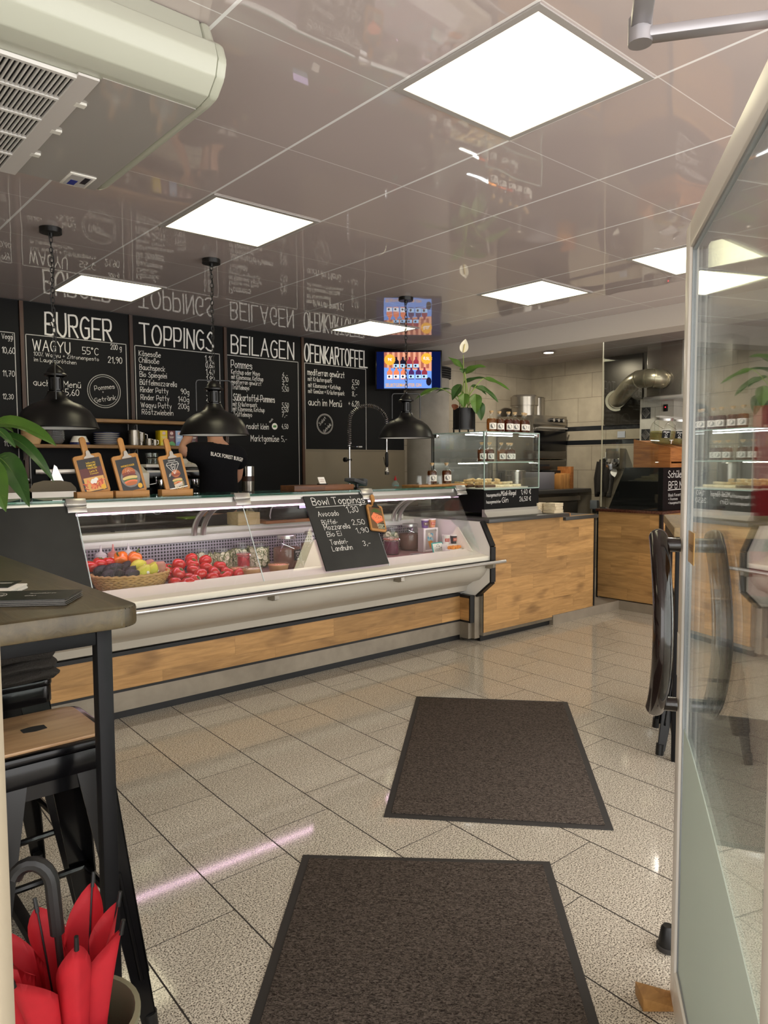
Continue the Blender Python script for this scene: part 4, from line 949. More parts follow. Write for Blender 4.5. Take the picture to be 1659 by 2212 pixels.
def mk_pep():
    def f(v):
        a = math.atan2(v.y, v.x); k = (1 + .11 * math.cos(4 * a)) * (1 - .22 * max(0, -v.z)); d = 1 - .3 * math.exp(-(math.hypot(v.x, v.y) / .4) ** 2) if v.z > 0 else 1
        return Vector((v.x * k, v.y * k, v.z * 1.15 * d))
    o = MB().ball((0, 0, 0), .043, 22, fn=f).build('bell_pepper', pbr('orange_pepper_skin', '#e8761c', .2, coat=.5), None, smooth=180)
    MB().tube([(0, 0, .03), (.002, 0, .052), (.008, 0, .062)], [.006, .005, .006], 8).build('stalk', pal('#5a6b2a'), o, world=False); return o
put(mk_pep, [(322, 345, 4.18, .88, .5, -.8, 0), (436, 345, 4.17, .9, .3, .2, .6)], 'pep', None, ['orange bell pepper behind the top avocado', 'orange bell pepper behind the lemons, its lobes upright'], 'bell pepper', 'orange peppers behind the basket')
for i, (x, y, d, lab) in enumerate(((140, 382, 4.16, 'red tomato behind the avocados, below the first squeeze bottle'), (62, 410, 4.14, 'red tomato half hidden at the dark chalkboard edge'), (212, 378, 4.19, 'red tomato between the avocados and the orange peppers'))):
    o = dup(tom, at_y(180 + x / 3.95, 1120 + y / 3.95, d), (0.2, .2, i), lab, 'tomatoes behind the basket')
cr = solo(MB().box(1.42, 1.86, 4.222, 4.33, DK, DK + .055, .006), 'produce_crate', pal('#4b3a2c'), 'low dark produce tray behind the wicker basket', 'tray')
# squeeze bottles
M_sq = pbr('milky_squeeze_plastic', '#dcd6d4', .4, alpha=1)
for i, (x, y, cpc, lab) in enumerate(((150, 318, '#e9e4e2', 'white-capped squeeze bottle beside the dark chalkboard'), (255, 318, '#e48f86', 'pink-capped squeeze bottle between the two white-capped ones'), (385, 290, '#e9e4e2', 'white-capped squeeze bottle behind the orange peppers'))):
    p = at_y(180 + x / 3.95, 1120 + y / 3.95, 4.42); t = thing('squeeze_bottle', lab, 'bottle', (p.x, p.y, DK), 0, 'squeeze bottles behind the peppers')
    MB().lathe([(0, 0), (.033, 0), (.034, .01), (.034, .145), (.030, .152), (0, .152)], n=20).build('flask', M_sq, t, world=False)
    MB().lathe([(.031, .148), (.033, .15), (.033, .168), (.026, .176), (.012, .182), (.008, .19), (.0035, .225), (0, .225)], n=18).build('nozzle_cap', pal(cpc), t, world=False)
# pickle jars
M_pick = pbr('pickle_brine', '#4c5424', .25); M_sl = [pbr('pickle_slice', '#e6dfc0', .5), pbr('pickle_rind', '#66733a', .5)]
def jar(label, loc, r, h, n_sl, seed, group='pickle jars in the display counter'):
    t = thing('pickle_jar', label, 'jar', loc, 0, group); rn = random.Random(seed)
    MB().lathe([(0, .002), (r - .005, 0), (r, .008), (r, h * .84), (r * .93, h * .90), (r * .93, h)], n=26, cap=False).build('glass_jar', M_jar, t, world=False)
    MB().lathe([(0, .008), (r - .008, .008), (r - .008, h * .80), (0, h * .80)], n=22).build('brine', M_pick, t, world=False)
    MB().lathe([(0, h * .985), (r * .95, h * .985), (r * .95, h * 1.01), (r * .4, h * 1.035), (0, h * 1.035)], n=24).build('glass_lid', M_jar, t, world=False)
    b = MB()
    for k in range(n_sl):
        a = rn.uniform(-PI, .2); z = .025 + (h * .74 - .02) * rn.random(); s = rn.uniform(.018, .025)
        M = Tm((r - .007) * math.cos(a), (r - .007) * math.sin(a), z, a + PI / 2 + rn.uniform(-.35, .35), rn.uniform(-.3, .3))
        b.cyl((0, -.0025, 0), (0, .0025, 0), s, n=14, mi=1, M=M).cyl((0, -.003, 0), (0, .003, 0), s * .87, n=14, mi=0, M=M)
    tag(b.build('pickle_slices', M_sl, t, world=False), kind='stuff'); return t
for i, (px, lab) in enumerate(((436, 'pickle jar behind the tomato heap, nearest the support arm'), (480, 'pickle jar between two others behind the tomato heap'), (520, 'pickle jar behind the small red preserve jar'), (560, 'pickle jar beside the first drink dispenser'))):
    p = at_y(px, 1200, (4.40, 4.37, 4.42, 4.33)[i]); jar(lab, (p.x, p.y, DK), .067, (.15, .145, .165, .172)[i], 62, i + 1)
def clipjar(label, loc, r, h, fill, seed, kind_):
    t = thing('preserve_jar', label, 'jar', loc, 0)
    MB().lathe([(0, .002), (r - .004, 0), (r, .006), (r, h * .78), (r * .85, h * .86), (r * .85, h * .9)], n=24, cap=False).build('glass_jar', M_jar, t, world=False)
    MB().lathe([(0, .006), (r - .005, .006), (r - .005, h * .76), (0, h * .76)], n=20).build('contents', fill, t, world=False)
    MB().lathe([(0, h * .9), (r * .92, h * .9), (r * .95, h * .93), (r * .9, h), (0, h * 1.02)], n=24).build('glass_lid', M_jar, t, world=False)
    MB().tube([(r * math.cos(a) * .98, r * math.sin(a) * .98, h * .89) for a in [2 * PI * k / 24 for k in range(24)]], .003, 6, closed=True).build('rubber_seal', pal('#c9605a'), t, world=False)
    MB().tube([(-r * .5, -r * .95, h * .92), (-r * .5, -r * 1.15, h * .8), (0, -r * 1.22, h * .62), (r * .5, -r * 1.15, h * .8), (r * .5, -r * .95, h * .92)], .0018, 5).build('wire_clip', M_chrome, t, world=False)
    return t
p = at_y(526, 1205, 4.20); clipjar('small clip-top jar of red preserve in front of the pickle jars', (p.x, p.y, DK + .025), .045, .105, pbr('red_preserve', '#b5333f', .3, var=.35, vs=30), 5, 0)
solo(MB().lathe([(0, 0), (.055, 0), (.055, .0245), (0, .0245)], (p.x, p.y, DK), 24), 'small_plinth', pal('#7c5a50'), 'low round stand under the small red preserve jar', 'stand')
p = at_y(845, 1185, 4.25); clipjar('clip-top jar of dark red cabbage behind the salmon menu', (p.x, p.y, DK), .062, .135, pbr('red_cabbage', '#5c1436', .35, var=.4, vs=30), 6, 0)
p = at_y(843, 1160, 4.44); jar('pickle jar behind the red cabbage jar', (p.x, p.y, DK), .066, .19, 40, 9)
# paper bowls with lids
def bowl(label, loc, k):
    t = thing('paper_bowl', label, 'bowl', loc, 0, 'kraft paper bowls with clear lids')
    MB().lathe([(0, .002), (.052, 0), (.066, .058), (.068, .060), (.066, .063)], n=30, cap=False).build('bowl', M_kraft, t, world=False)
    MB().lathe([(0, .056), (.063, .056)], n=24, cap=False).build('salad', pbr('salad_%d' % k, ('#d98a5e', '#d9c3a0', '#e0936a')[k], .6, var=.5, vs=60), t, world=False)
    MB().lathe([(.070, .058), (.070, .066), (.062, .068), (.058, .072), (0, .073)], n=30, cap=False).build('clear_lid', M_jar, t, world=False)
for k, (px, y, lab) in enumerate(((513, 4.02, 'kraft paper bowl half hidden behind another, below the red preserve jar'), (542, 3.945, 'kraft paper bowl at the pane joint, nearest the tomatoes'), (602, 3.985, 'kraft paper bowl in front of the drink dispenser'))):
    p = at_y(px, 1225, y); bowl(lab, (p.x, p.y, DK), k)
# drink dispensers
def dispenser(label, loc, r, h, liquid, sign, group, rz=0, tap=True, level=.55, emblem=0, rx=0):
    t = thing('drink_dispenser', label, 'drink dispenser', loc, rz, group); t.rotation_euler = (rx, 0, rz)
    MB().lathe([(0, .004), (r * .80, 0), (r * .95, .02), (r, h * .3), (r, h * .52), (r * .9, h * .72), (r * .68, h * .84), (r * .64, h * .9)], n=36, cap=False).build('glass_jar', M_jar, t, world=False)
    MB().lathe([(0, .008), (r * .78, .008), (r * .92, .024), (r * .965, h * .3), (r * .965, h * level), (0, h * level)], n=32).build('drink', liquid, t, world=False)
    MB().lathe([(0, h), (r * .66, h), (r * .69, h * .985), (r * .69, h * .9), (r * .64, h * .895)], n=32).build('metal_lid', M_alu, t, world=False)
    MB().tube([(-r * .72, 0, h * .9), (-r * 1.0, -r * .2, h * .78), (-r * .55, -r * .95, h * .62)], .0018, 5).tube([(r * .72, 0, h * .9), (r * 1.0, -r * .2, h * .75), (r * .45, -r * .95, h * .62)], .0018, 5).build('wire_handle', M_chrome, t, world=False)
    if tap:
        MB().cyl((r * .15, -r * .9, h * .17), (r * .15, -r - .022, h * .17), .008, n=10).cyl((r * .15, -r - .02, h * .08), (r * .15, -r - .02, h * .21), .007, n=10).box(r * .15 - .018, r * .15 + .018, -r - .024, -r - .016, h * .21, h * .225).build('tap', M_chrome, t, world=False)
    if sign:
        M = Tm(-r * .28, -r * 1.03, h * .42, 0)
        sg = MB().box(-.040, .040, -.002, .002, -.034, .036, M=M).build('hanging_sign', M_slate, t, world=False)
        b = MB().hand(sign[0], M @ Tm(0, -.0032, .017), .058, .011, -.008, align='C').hand(sign[1], M @ Tm(0, -.0032, -.029), .028, .008, -.008, align='C')
        if emblem: b.ring((0, 0), .0095, .0028, n=18, y=0) if 0 else b._merge(MB().ring((0, -.003), .011, .003, -.0032, 18).ribbon([(0, .008), (.006, .014)], .003, 0, -.0032).bm, M, 0)
        b.build('chalk_lettering', M_chalk, sg, world=False, smooth=0)
    return t
M_tea = glass('peach_drink', (.60, .34, .26), .2, body=.5, bodycol=(.42, .24, .18)); M_lemon = glass('lemonade', (.62, .58, .30), .2, body=.5, bodycol=(.38, .34, .16))
p = at_y(620, 1200, 4.18); dispenser('round glass dispenser signed Pfirsich süss in the display counter', (p.x, p.y, DK), .094, .225, M_tea, ('Pfirsich', 'süss'), 'drink dispensers in the counter', .45, level=.62, emblem=1)
p = at_y(678, 1195, 4.27); dispenser('round glass dispenser without a sign, behind the Bowl Toppings board', (p.x, p.y, DK), .094, .225, M_tea, None, 'drink dispensers in the counter', .45, level=.62, tap=False)
p = at_y(886, 1170, 4.37); dispenser('round glass dispenser with a small black sign beside the ice cream crate', (p.x, p.y, DK), .092, .215, M_tea, ('frischer Rhabarber', 'süß'), 'drink dispensers in the counter', .5, level=.62, tap=False, emblem=1)
# ice cream corner
def px2(x, y): return 560 + x / 3.19, 1080 + y / 3.19
p = at_y(*px2(1178, 350), 4.17); k = thing('ice_cream_crate', 'upright white wooden crate with a picture of an ice cream cone', 'crate', (p.x, p.y, DK)); X, Y, Z = p.x, p.y, DK
MB().box(X - .078, X + .078, Y, Y + .06, Z, Z + .19).build('back_box', pal('#b9aea8'), k)
b = MB()
for a in ((X - .078, X - .062, Z, Z + .19), (X + .062, X + .078, Z, Z + .19), (X - .062, X + .062, Z + .175, Z + .19), (X - .062, X + .062, Z, Z + .015)): b.box(a[0], a[1], Y - .012, Y, a[2], a[3], .002)
b.build('frame', M_white, k)
b = MB().faces([(X - .025, Y - .001, Z + .085), (X + .027, Y - .001, Z + .085), (X + .002, Y - .001, Z + .02)], [(0, 2, 1)], 0)
rn = random.Random(4)
for q in range(14): b.disc((X + rn.uniform(-.026, .028), Z + .09 + rn.random() * .055), .011, Y - .0015 - q * .0001, 12, 1 + q % 3)
b.build('cone_picture', [pal('#d9953a'), pal('#9fd0d6'), pal('#e8e2c8'), pal('#5fa8c0')], k, smooth=0)
def cup(label, loc, cols, band):
    t = thing('ice_cream_cup', label, 'cup', loc, 0, 'ice cream cups in the counter')
    MB().lathe([(0, 0), (.024, 0), (.031, .062), (.0, .062)], n=24).build('cup', pal(cols[0]), t, world=False)
    MB().lathe([(.0325, .060), (.0325, .070), (0, .071)], n=24).lathe([(.0325, .060), (0, .060)], n=24).build('lid', pal('#e6e2dc'), t, world=False)
    arc_patch(MB(), .0292, -2.6, -.9, .02, .045, n=8).build('printed_band', pal(cols[1]), t, world=False)
    b = wrap(MB().text(band, Tm(0, 0, .030), .03, .008, .0, align='C').ribbon([(-.012, .024), (.012, .024)], .0025), .0298, -1.75); b.build('lettering', M_paper, t, world=False, smooth=0)
cup('purple and brown ice cream cup standing on the crate', (X - .035, Y + .025, Z + .191), ('#6a4a86', '#5b3a2a'), 'Eis'); cup('peach-coloured ice cream cup standing on the crate', (X + .045, Y + .025, Z + .191), ('#d99a6c', '#c9634a'), 'Eis')
p = at_y(*px2(1325, 290), 4.22); sh = solo(MB().box(4.035, 4.195, 3.935, 4.04, DK, DK + .075, .003), 'white_step', M_white, 'white step behind the Eiszeit sign, carrying two ice cream cups', 'step')
cup('red and white ice cream cup on the white step', (4.075, 3.985, DK + .076), ('#e3dcd6', '#b5443c'), 'Eis'); cup('dark ice cream cup on the white step beside the red one', (4.155, 3.975, DK + .076), ('#2c2a33', '#c9604a'), 'Eis')
p = at_y(*px2(1230, 372), 3.99); sg = thing('ice_sign', 'small turquoise-framed sign reading Eiszeit!!!', 'sign', (p.x, p.y, DK)); M = Tm(p.x, p.y, DK + .05, .12, -.25)
MB().box(-.066, .066, -.003, .003, -.045, .045, .006, M=M).build('frame', pal('#3fb0a8'), sg)
MB().box(-.057, .057, -.0045, -.003, -.036, .036, M=M).build('card', M_paper, sg)
b = MB().hand('Eiszeit!!!', M @ Tm(0, -.0056, -.016), .088, .022, -.008, align='C')
b._merge(MB().ribbon([(-.045, -.022), (.05, -.019)], .002, 0, -.0056).ribbon([(-.022, .010), (-.012, .022), (0, .026), (.012, .022), (.022, .010), (-.022, .010)], .003, 0, -.0056).bm, M, 0); b.build('lettering', pal('#20242c'), sg, smooth=0)
p = Vector((4.10, 3.9, 0)); sn = thing('snack_tray', 'small white tray of orange snacks beside the white triangular divider', 'tray', (p.x, p.y, DK))
MB().box(4.01, 4.145, 3.875, 3.93, DK, DK + .045, .004).build('tray', M_white, sn)
b = MB(); rn = random.Random(8)
for q in range(30): b.ball((4.078 + rn.uniform(-.055, .055), 3.9025 + rn.uniform(-.02, .02), DK + .05 + rn.random() * .012), .012, 8)
tag(b.build('orange_snacks', pal('#e08a2c'), sn), kind='stuff')
for (x, y, d, r, lab) in ((925, 380, 3.99, .058, 'flat silver-rimmed plate below the salmon menu'), (1085, 362, 4.06, .055, 'flat silver-rimmed plate in front of the signed dispenser')):
    p = at_y(*px2(x, y), d); solo(MB().lathe([(0, .003), (r * .7, .003), (r, .008), (r, .011), (r * .7, .006), (0, .006)], (p.x, p.y, DK), 30), 'plate', M_alu, lab, 'plate', 'plates on the counter deck')
# ------------------------------------------------------------------ salmon menu clipped to the topping board
def clip_part(par, M, mat=None):
    MB().prism([(-.030, -.012), (.030, -.012), (.030, -.006), (.014, .004), (.011, .022), (.007, .03), (-.007, .03), (-.011, .022), (-.014, .004), (-.030, -.006)], 'y', -.012, -.008, M=M).cyl((-.012, -.006, .012), (.012, -.006, .012), .006, n=10, M=M).build('bulldog_clip', mat or M_steel, par)
def paddle(w_, h_, hw, hh):
    r = .016; P = []
    def arc(cx, cz, a0, a1, rr=r, n=5): P.extend([(cx + rr * math.cos(a0 + (a1 - a0) * i / n), cz + rr * math.sin(a0 + (a1 - a0) * i / n)) for i in range(n + 1)])
    arc(-w_ / 2 + r, r, PI * 1.5, PI); arc(-w_ / 2 + r, h_ - r, PI, PI / 2)
    arc(-hw - .012, h_ + .012, -PI / 2, 0, .012); arc(-hw + hw, h_ + hh - hw * 1.05, PI, 0, hw * 1.05, 8); arc(hw + .012, h_ + .012, PI, PI * 1.5, .012)
    arc(w_ / 2 - r, h_ - r, PI / 2, 0); arc(w_ / 2 - r, r, 0, -PI / 2)
    return P
M = slopeM(.985, .56, 2.735, .527, .03) @ Tm(0, 0, 0, 0, 0, .17)
sm = thing('salmon_menu', 'wooden clip paddle with a salmon picture hanging on the Bowl Toppings board', 'menu', M.translation)
MB().prism(paddle(.135, .20, .015, .085), 'y', -.006, .010, .0025, M=M).build('paddle', M_bamboo, sm)
MB().prism(paddle(.137, .202, .014, .03), 'y', .011, .024, M=M).build('dark_backing', M_dark, sm)
b = MB(); yy = -.0068
b.faces([(-.055, yy, .016), (.055, yy, .016), (.055, yy, .182), (-.055, yy, .182)], [(0, 1, 2, 3)], 0)
b.faces([(-.048, yy - .0004, .105), (-.01, yy - .0004, .068), (.05, yy - .0004, .092), (.048, yy - .0004, .118), (-.02, yy - .0004, .14)], [(0, 1, 2, 3, 4)], 1).faces([(-.048, yy - .0006, .105), (-.01, yy - .0006, .068), (.05, yy - .0006, .092), (.052, yy - .0006, .084), (-.008, yy - .0006, .054), (-.046, yy - .0006, .09)], [(0, 1, 2, 3, 4, 5)], 2)
rn = random.Random(2)
for q in range(18): a = rn.uniform(.2, 2.9); b.ribbon([(.005, .145), (.005 + .045 * math.cos(a), .135 + .035 * math.sin(a))], .004, 3, yy - .001 - q * .00003)
for q in range(40): b.disc((rn.uniform(-.035, .04), rn.uniform(.095, .135)), .0016, yy - .0012, 6, 4)
b.faces([(.0, yy - .0004, .016), (.055, yy - .0004, .016), (.055, yy - .0004, .065), (.0, yy - .0004, .055)], [(0, 1, 2, 3)], 5)
b.build('salmon_picture', [pal('#6b4a2c'), pal('#f0875a'), pal('#e8693f'), pal('#3c5a26'), pal('#5a2a12'), pal('#20281c')], sm, smooth=0) if 0 else b.xf(M).build('salmon_picture', [pal('#6b4a2c'), pal('#f0875a'), pal('#e8693f'), pal('#3c5a26'), pal('#5a2a12'), pal('#20281c')], sm, smooth=0)
MB().text('NORWEGISCHER', M @ Tm(-.01, yy - .0016, .045), .06, .009, .01).text('RÄUCHER', M @ Tm(-.01, yy - .0016, .033), .05, .009, .01).text('LACHS 3 €', M @ Tm(-.005, yy - .0016, .019), .055, .011, .012).build('lettering', pal('#f2eccb'), sm, smooth=0)
clip_part(sm, M @ Tm(.004, -.002, .19), M_black)
# ------------------------------------------------------------------ three clip paddles on the glass top
def menu_stand(label, x, rollc, pic, width=.205):
    t = thing('menu_stand', label, 'menu stand', (x, 4.10, 1.2145), 0, 'wooden clip paddles on the counter top')
    MB().box(x - .098, x + .098, 4.075, 4.135, 1.2145, 1.252, .002).build('base_block', M_bamboo, t)
    M = Tm(x + .02, 4.108, 1.236, .12, -.16) @ Tm(0, 0, 0, 0, 0, -rollc)
    MB().prism(paddle(.165, .225, .0165, .10), 'y', -.006, .008, .002, M=M).build('paddle', M_bambv, t)
    b = MB(); pic(b, -.0066, M); clip_part(t, M @ Tm(.006, -.002, .215)); return t, b
def photo(b, M, t, mats, name='picture'): b.xf(M).build(name, mats, t, smooth=0)
def rect(b, x0, x1, z0, z1, y, mi): b.faces([(x0, y, z0), (x1, y, z0), (x1, y, z1), (x0, y, z1)], [(0, 1, 2, 3)], mi)
PM = [pal(c) for c in ('#1d100c', '#5a1a12', '#d9a55a', '#c04a2a', '#e87a4a', '#f0ece4', '#e0a822', '#b5632c', '#8a3a1e', '#d9c07a', '#6b2a22', '#4f6b2a', '#777472', '#111111')]
def burger(b, x, z, s, y, tall=1.0):
    b.disc((x, z + .052 * s * tall), .036 * s, y, 20, 7, .026 * s).disc((x, z + .046 * s * tall), .038 * s, y - .0002, 20, 8, .009 * s)
    b.disc((x, z + .034 * s), .038 * s, y - .0003, 20, 10, .01 * s).disc((x, z + .024 * s), .041 * s, y - .0004, 20, 9, .011 * s).disc((x, z + .014 * s), .04 * s, y - .0005, 20, 11, .006 * s).disc((x, z + .004 * s), .036 * s, y - .0006, 20, 4, .01 * s).disc((x, z - .004 * s), .032 * s, y - .0007, 20, 7, .01 * s)
    for q in range(16): b.disc((x + math.cos(q * 2.4) * .025 * s * (q / 16), z + .06 * s * tall + math.sin(q * 2.4) * .012 * s * (q / 16)), .0012 * s, y - .0009, 6, 5)
def pic1(b, y, M):
    rect(b, -.066, .066, .017, .202, y, 0); rect(b, -.066, .066, .09, .15, y - .0002, 1); rect(b, -.056, .062, .022, .098, y - .0004, 2)
    rn = random.Random(1)
    for q in range(34): a = rn.uniform(-1.3, 1.3) + (PI / 2); x0, z0 = rn.uniform(-.045, .048), rn.uniform(.032, .068); b.ribbon([(x0, z0), (x0 + .02 * math.cos(a), z0 + .02 * math.sin(a))], .006, 3 + q % 2, y - .0005 - q * .00002)
    for q in range(9): b.disc((rn.uniform(-.012, .02), rn.uniform(.066, .086)), .010, y - .0014 - q * .00002, 12, 5)
    b.disc((.046, .034), .0145, y - .002, 20, 6)
def pic2(b, y, M):
    rect(b, -.066, .066, .017, .202, y, 13); b.disc((0, .09), .060, y - .0002, 30, 12, .055); rect(b, -.066, .066, .017, .036, y - .0003, 13); burger(b, -.004, .062, 1.15, y - .0006); b.disc((.045, .036), .0145, y - .002, 20, 6)
def pic3(b, y, M):
    rect(b, -.056, .066, .017, .202, y, 13); burger(b, .008, .05, .85, y - .0006, 1.35)
    for q in range(7): b.ring((.012, .045), .016 + .0035 * q, .002, y - .0016 - q * .0001, 18, 9) if q % 2 else b.ribbon([(-.018, .03 + .002 * q), (.038, .036 + .003 * q)], .003, 5, y - .0017)
    b.ribbon([(-.034, .178), (.034, .178), (.042, .164), (0, .108), (-.042, .164), (-.034, .178)], .0022, 5, y - .0014).ribbon([(-.042, .164), (.042, .164)], .0018, 5, y - .0014).ribbon([(-.02, .164), (0, .112), (.02, .164)], .0016, 5, y - .0014)
    b.ring((0, .160), .011, .002, y - .0014, 16, 5).ring((0, .142), .008, .002, y - .0014, 16, 5)
    b.ribbon([(-.054, .024), (.064, .024)], .006, 5, y - .0014)
for lab, x, rc, pc, kk in (('wooden clip paddle menu with loaded fries on a dark picture, beside the leafy plant', 1.425, .175, pic1, 0), ('wooden clip paddle menu with a burger and yellow badge, middle one of the three', 1.635, .17, pic2, 1), ('wooden clip paddle menu with a white diamond sign above a burger, nearest the person', 1.905, .15, pic3, 2)):
    t, b = menu_stand(lab, x, rc, pc); M = Tm(x + .02, 4.108, 1.236, .12, -.16) @ Tm(0, 0, 0, 0, 0, -rc); photo(b, M, t, PM)
    h = MB()
    if kk == 0: h.text('Süßkartoffel', M @ Tm(-.02, -.0092, .172), .055, .011, 0).text('POMMES MIT', M @ Tm(-.02, -.0092, .156), .055, .012, .012).text('WALDPILZEN', M @ Tm(-.018, -.0092, .142), .055, .011, .012).text('Lachs &', M @ Tm(-.012, -.0092, .124), .045, .013, 0).text('Kräuterquark', M @ Tm(-.012, -.0092, .112), .05, .009, 0)
    if kk == 1: h.text('HANDMADE BURGER', M @ Tm(0, -.0092, .155), .085, .011, .012, align='C')
    if kk == 2: h.text('Geheimtipp', M @ Tm(0, -.0092, .186), .05, .009, 0, align='C').text('NEU', M @ Tm(-.036, -.0092, .094, 0, 0, -1.0), .022, .010, .01)
    h.build('lettering', [pal('#f0c83c'), pal('#e8b52c'), M_paper][kk], t, smooth=0)
# ================================================================== BEHIND THE COUNTER
bc = thing('back_counter', 'dark steel back counter along the wall under the menu boards', 'counter', (2.9, 5.8, .085))
MB().box(.25, 5.6, 5.46, 6.10, .925, .955, .003).build('steel_top', M_dsteel, bc)
MB().box(.25, 5.6, 5.50, 6.10, .19, .925).build('cabinet_body', M_black, bc)
MB().box(.25, 5.6, 5.56, 6.10, .085, .19).build('kick_strip', M_dark, bc)
for k in range(6): MB().box(.28 + k * .885, 1.135 + k * .885, 5.478, 5.50, .22, .90, .003).build('door', M_dsteel, bc)
MB().box(.25, 5.6, 6.085, 6.10, .955, 1.05).build('upstand', M_dsteel, bc)
# crockery on the lower wall shelf (top at 1.557)
SZ = 1.5575
def plates(x, labels, mk, y, dz, name, cat, group):
    f = None
    for i, lab in enumerate(labels):
        if f is None: f = o = mk()
        else: o = dup(f, (0, 0, 0))
        o.location = (x, y, SZ + dz * i); tag(o, lab, cat, group)
M_enam = pbr('white_enamel', '#f1eee6', .2, coat=.4); M_blue = pbr('blue_enamel_rim', '#1d2558', .25)
def mk_plate():
    o = MB().lathe([(0, .002), (.07, 0), (.098, .011), (.105, .014), (.104, .017), (.07, .005), (0, .005)], n=36).build('enamel_plate', M_enam, None)
    MB().lathe([(.101, .0125), (.1065, .0135), (.1065, .0175), (.101, .0165)], n=36, cap=False).build('blue_rim', M_blue, o, world=False); return o
plates(2.20, ['blue-rimmed white plate, %s of the stack on the lower wall shelf' % s for s in ('bottom', 'second from the bottom', 'third from the bottom', 'fourth from the bottom', 'second from the top', 'top')], mk_plate, 6.0, .0165, 'plate', 'plate', 'enamel plates on the wall shelf')
t = solo(MB().lathe([(.074, .018), (.070, .024), (.05, .068), (0, .070)], (1.985, 6.0, SZ), 32).lathe([(.074, .018), (.07, .02), (0, .06)], (1.985, 6.0, SZ), 32), 'enamel_bowl', M_enam, 'upturned white enamel bowl with a blue rim beside the plates', 'bowl')
MB().lathe([(.072, .0), (.080, .0), (.080, .019), (.072, .019)], (1.985, 6.0, SZ), 32).build('blue_rim', M_blue, t)
def mk_gb(): return MB().lathe([(.04, 0), (.044, .004), (.066, .03), (.070, .048), (.068, .048), (.062, .03), (.04, .007), (0, .006)], n=26, cap=False).build('glass_bowl', glass('stacked_bowl_glass', (.72, .73, .75), 1.0, body=.12), None)
plates(1.80, ['clear glass bowl, %s of the nested stack under the first pendant lamp' % s for s in ('bottom', 'second', 'third', 'fourth', 'fifth', 'top')], mk_gb, 5.99, .017, '', 'bowl', 'glass bowls on the wall shelf')
def mk_kb(): return MB().lathe([(.075, .062), (.055, 0), (0, .0)], n=28, cap=False).lathe([(.076, .060), (.078, .062), (.075, .064)], n=28, cap=False).build('kraft_bowl', pbr('pale_kraft', '#c9a678', .7), None)
plates(1.63, ['kraft paper bowl, %s of the nested stack behind the leafy plant' % s for s in ('bottom', 'second', 'third', 'fourth', 'fifth', 'sixth', 'seventh', 'top')], mk_kb, 5.99, .0105, '', 'bowl', 'kraft bowls on the wall shelf')
def mug(lab, x, y, r, h):
    t = thing('steel_jug', lab, 'jug', (x, y, SZ), 0, 'steel milk jugs on the wall shelf')
    MB().lathe([(0, 0), (r, 0), (r * 1.02, h * .1), (r * .95, h), (r * .9, h), (r * .93, .01), (0, .008)], n=26).build('body', M_chrome if 0 else M_steel, t, world=False)
    MB().tube([(r * .9, 0, h * .9), (r * 1.5, -.005, h * .85), (r * 1.5, -.005, h * .3), (r * .95, 0, h * .18)], .005, 6).build('handle', M_steel, t, world=False)
mug('large stainless steel milk jug on the wall shelf', 2.42, 5.98, .048, .125); mug('small stainless steel jug standing in front of a larger one', 2.535, 5.95, .026, .058); mug('slim stainless steel jug behind the smallest jugs', 2.505, 6.04, .035, .11); mug('smallest stainless steel jug beside the yellow tea box', 2.585, 5.95, .02, .05)
teas = (('#e2c51e', '#d8d038', 'yellow tea box on the lower wall shelf'), ('#5a1a1e', '#3f9a3a', 'dark red tea box beside the yellow one'), ('#9db6d8', '#5f86d0', 'light blue tea box between two dark red ones'), ('#5a1c1e', '#2f9a48', 'dark red tea box beside the light blue one'), ('#4d1a1c', '#3f8a3a', 'dark red tea box behind the raised arm'))
for i, (c1, c2, lab) in enumerate(teas):
    x = 2.655 + i * .069; t = thing('tea_box', lab, 'tea box', (x, 5.97, SZ), 0, 'tea boxes on the wall shelf')
    MB().box(-.032, .032, -.05, .05, 0, .128, .001).build('carton', pal(c1), t, world=False)
    b = MB().disc((0, .105), .0145, -.0508, 18, 0).ring((0, .105), .0115, .002, -.0512, 16, 1).ribbon([(0, .113), (0, .097)], .003, 1, -.0512); b.build('round_mark', [pal('#e6d6cc'), pal('#c03a48')], t, world=False)
    MB().disc((0, .0), .032, -.0508, 24, 0, .036, 0, PI).ribbon([(-.022, .012), (.022, .012)], .002, 1, -.0512).build('leaf_picture', [pal(c2), pal('#24401e')], t, world=False)
    MB().ribbon([(-.018, .074), (.018, .074)], .004, 0, -.0508).ribbon([(-.014, .066), (.014, .066)], .003, 0, -.0508).build('printed_lines', pal('#d9cfc0') if i != 2 else pal('#f0f4fa'), t, world=False)
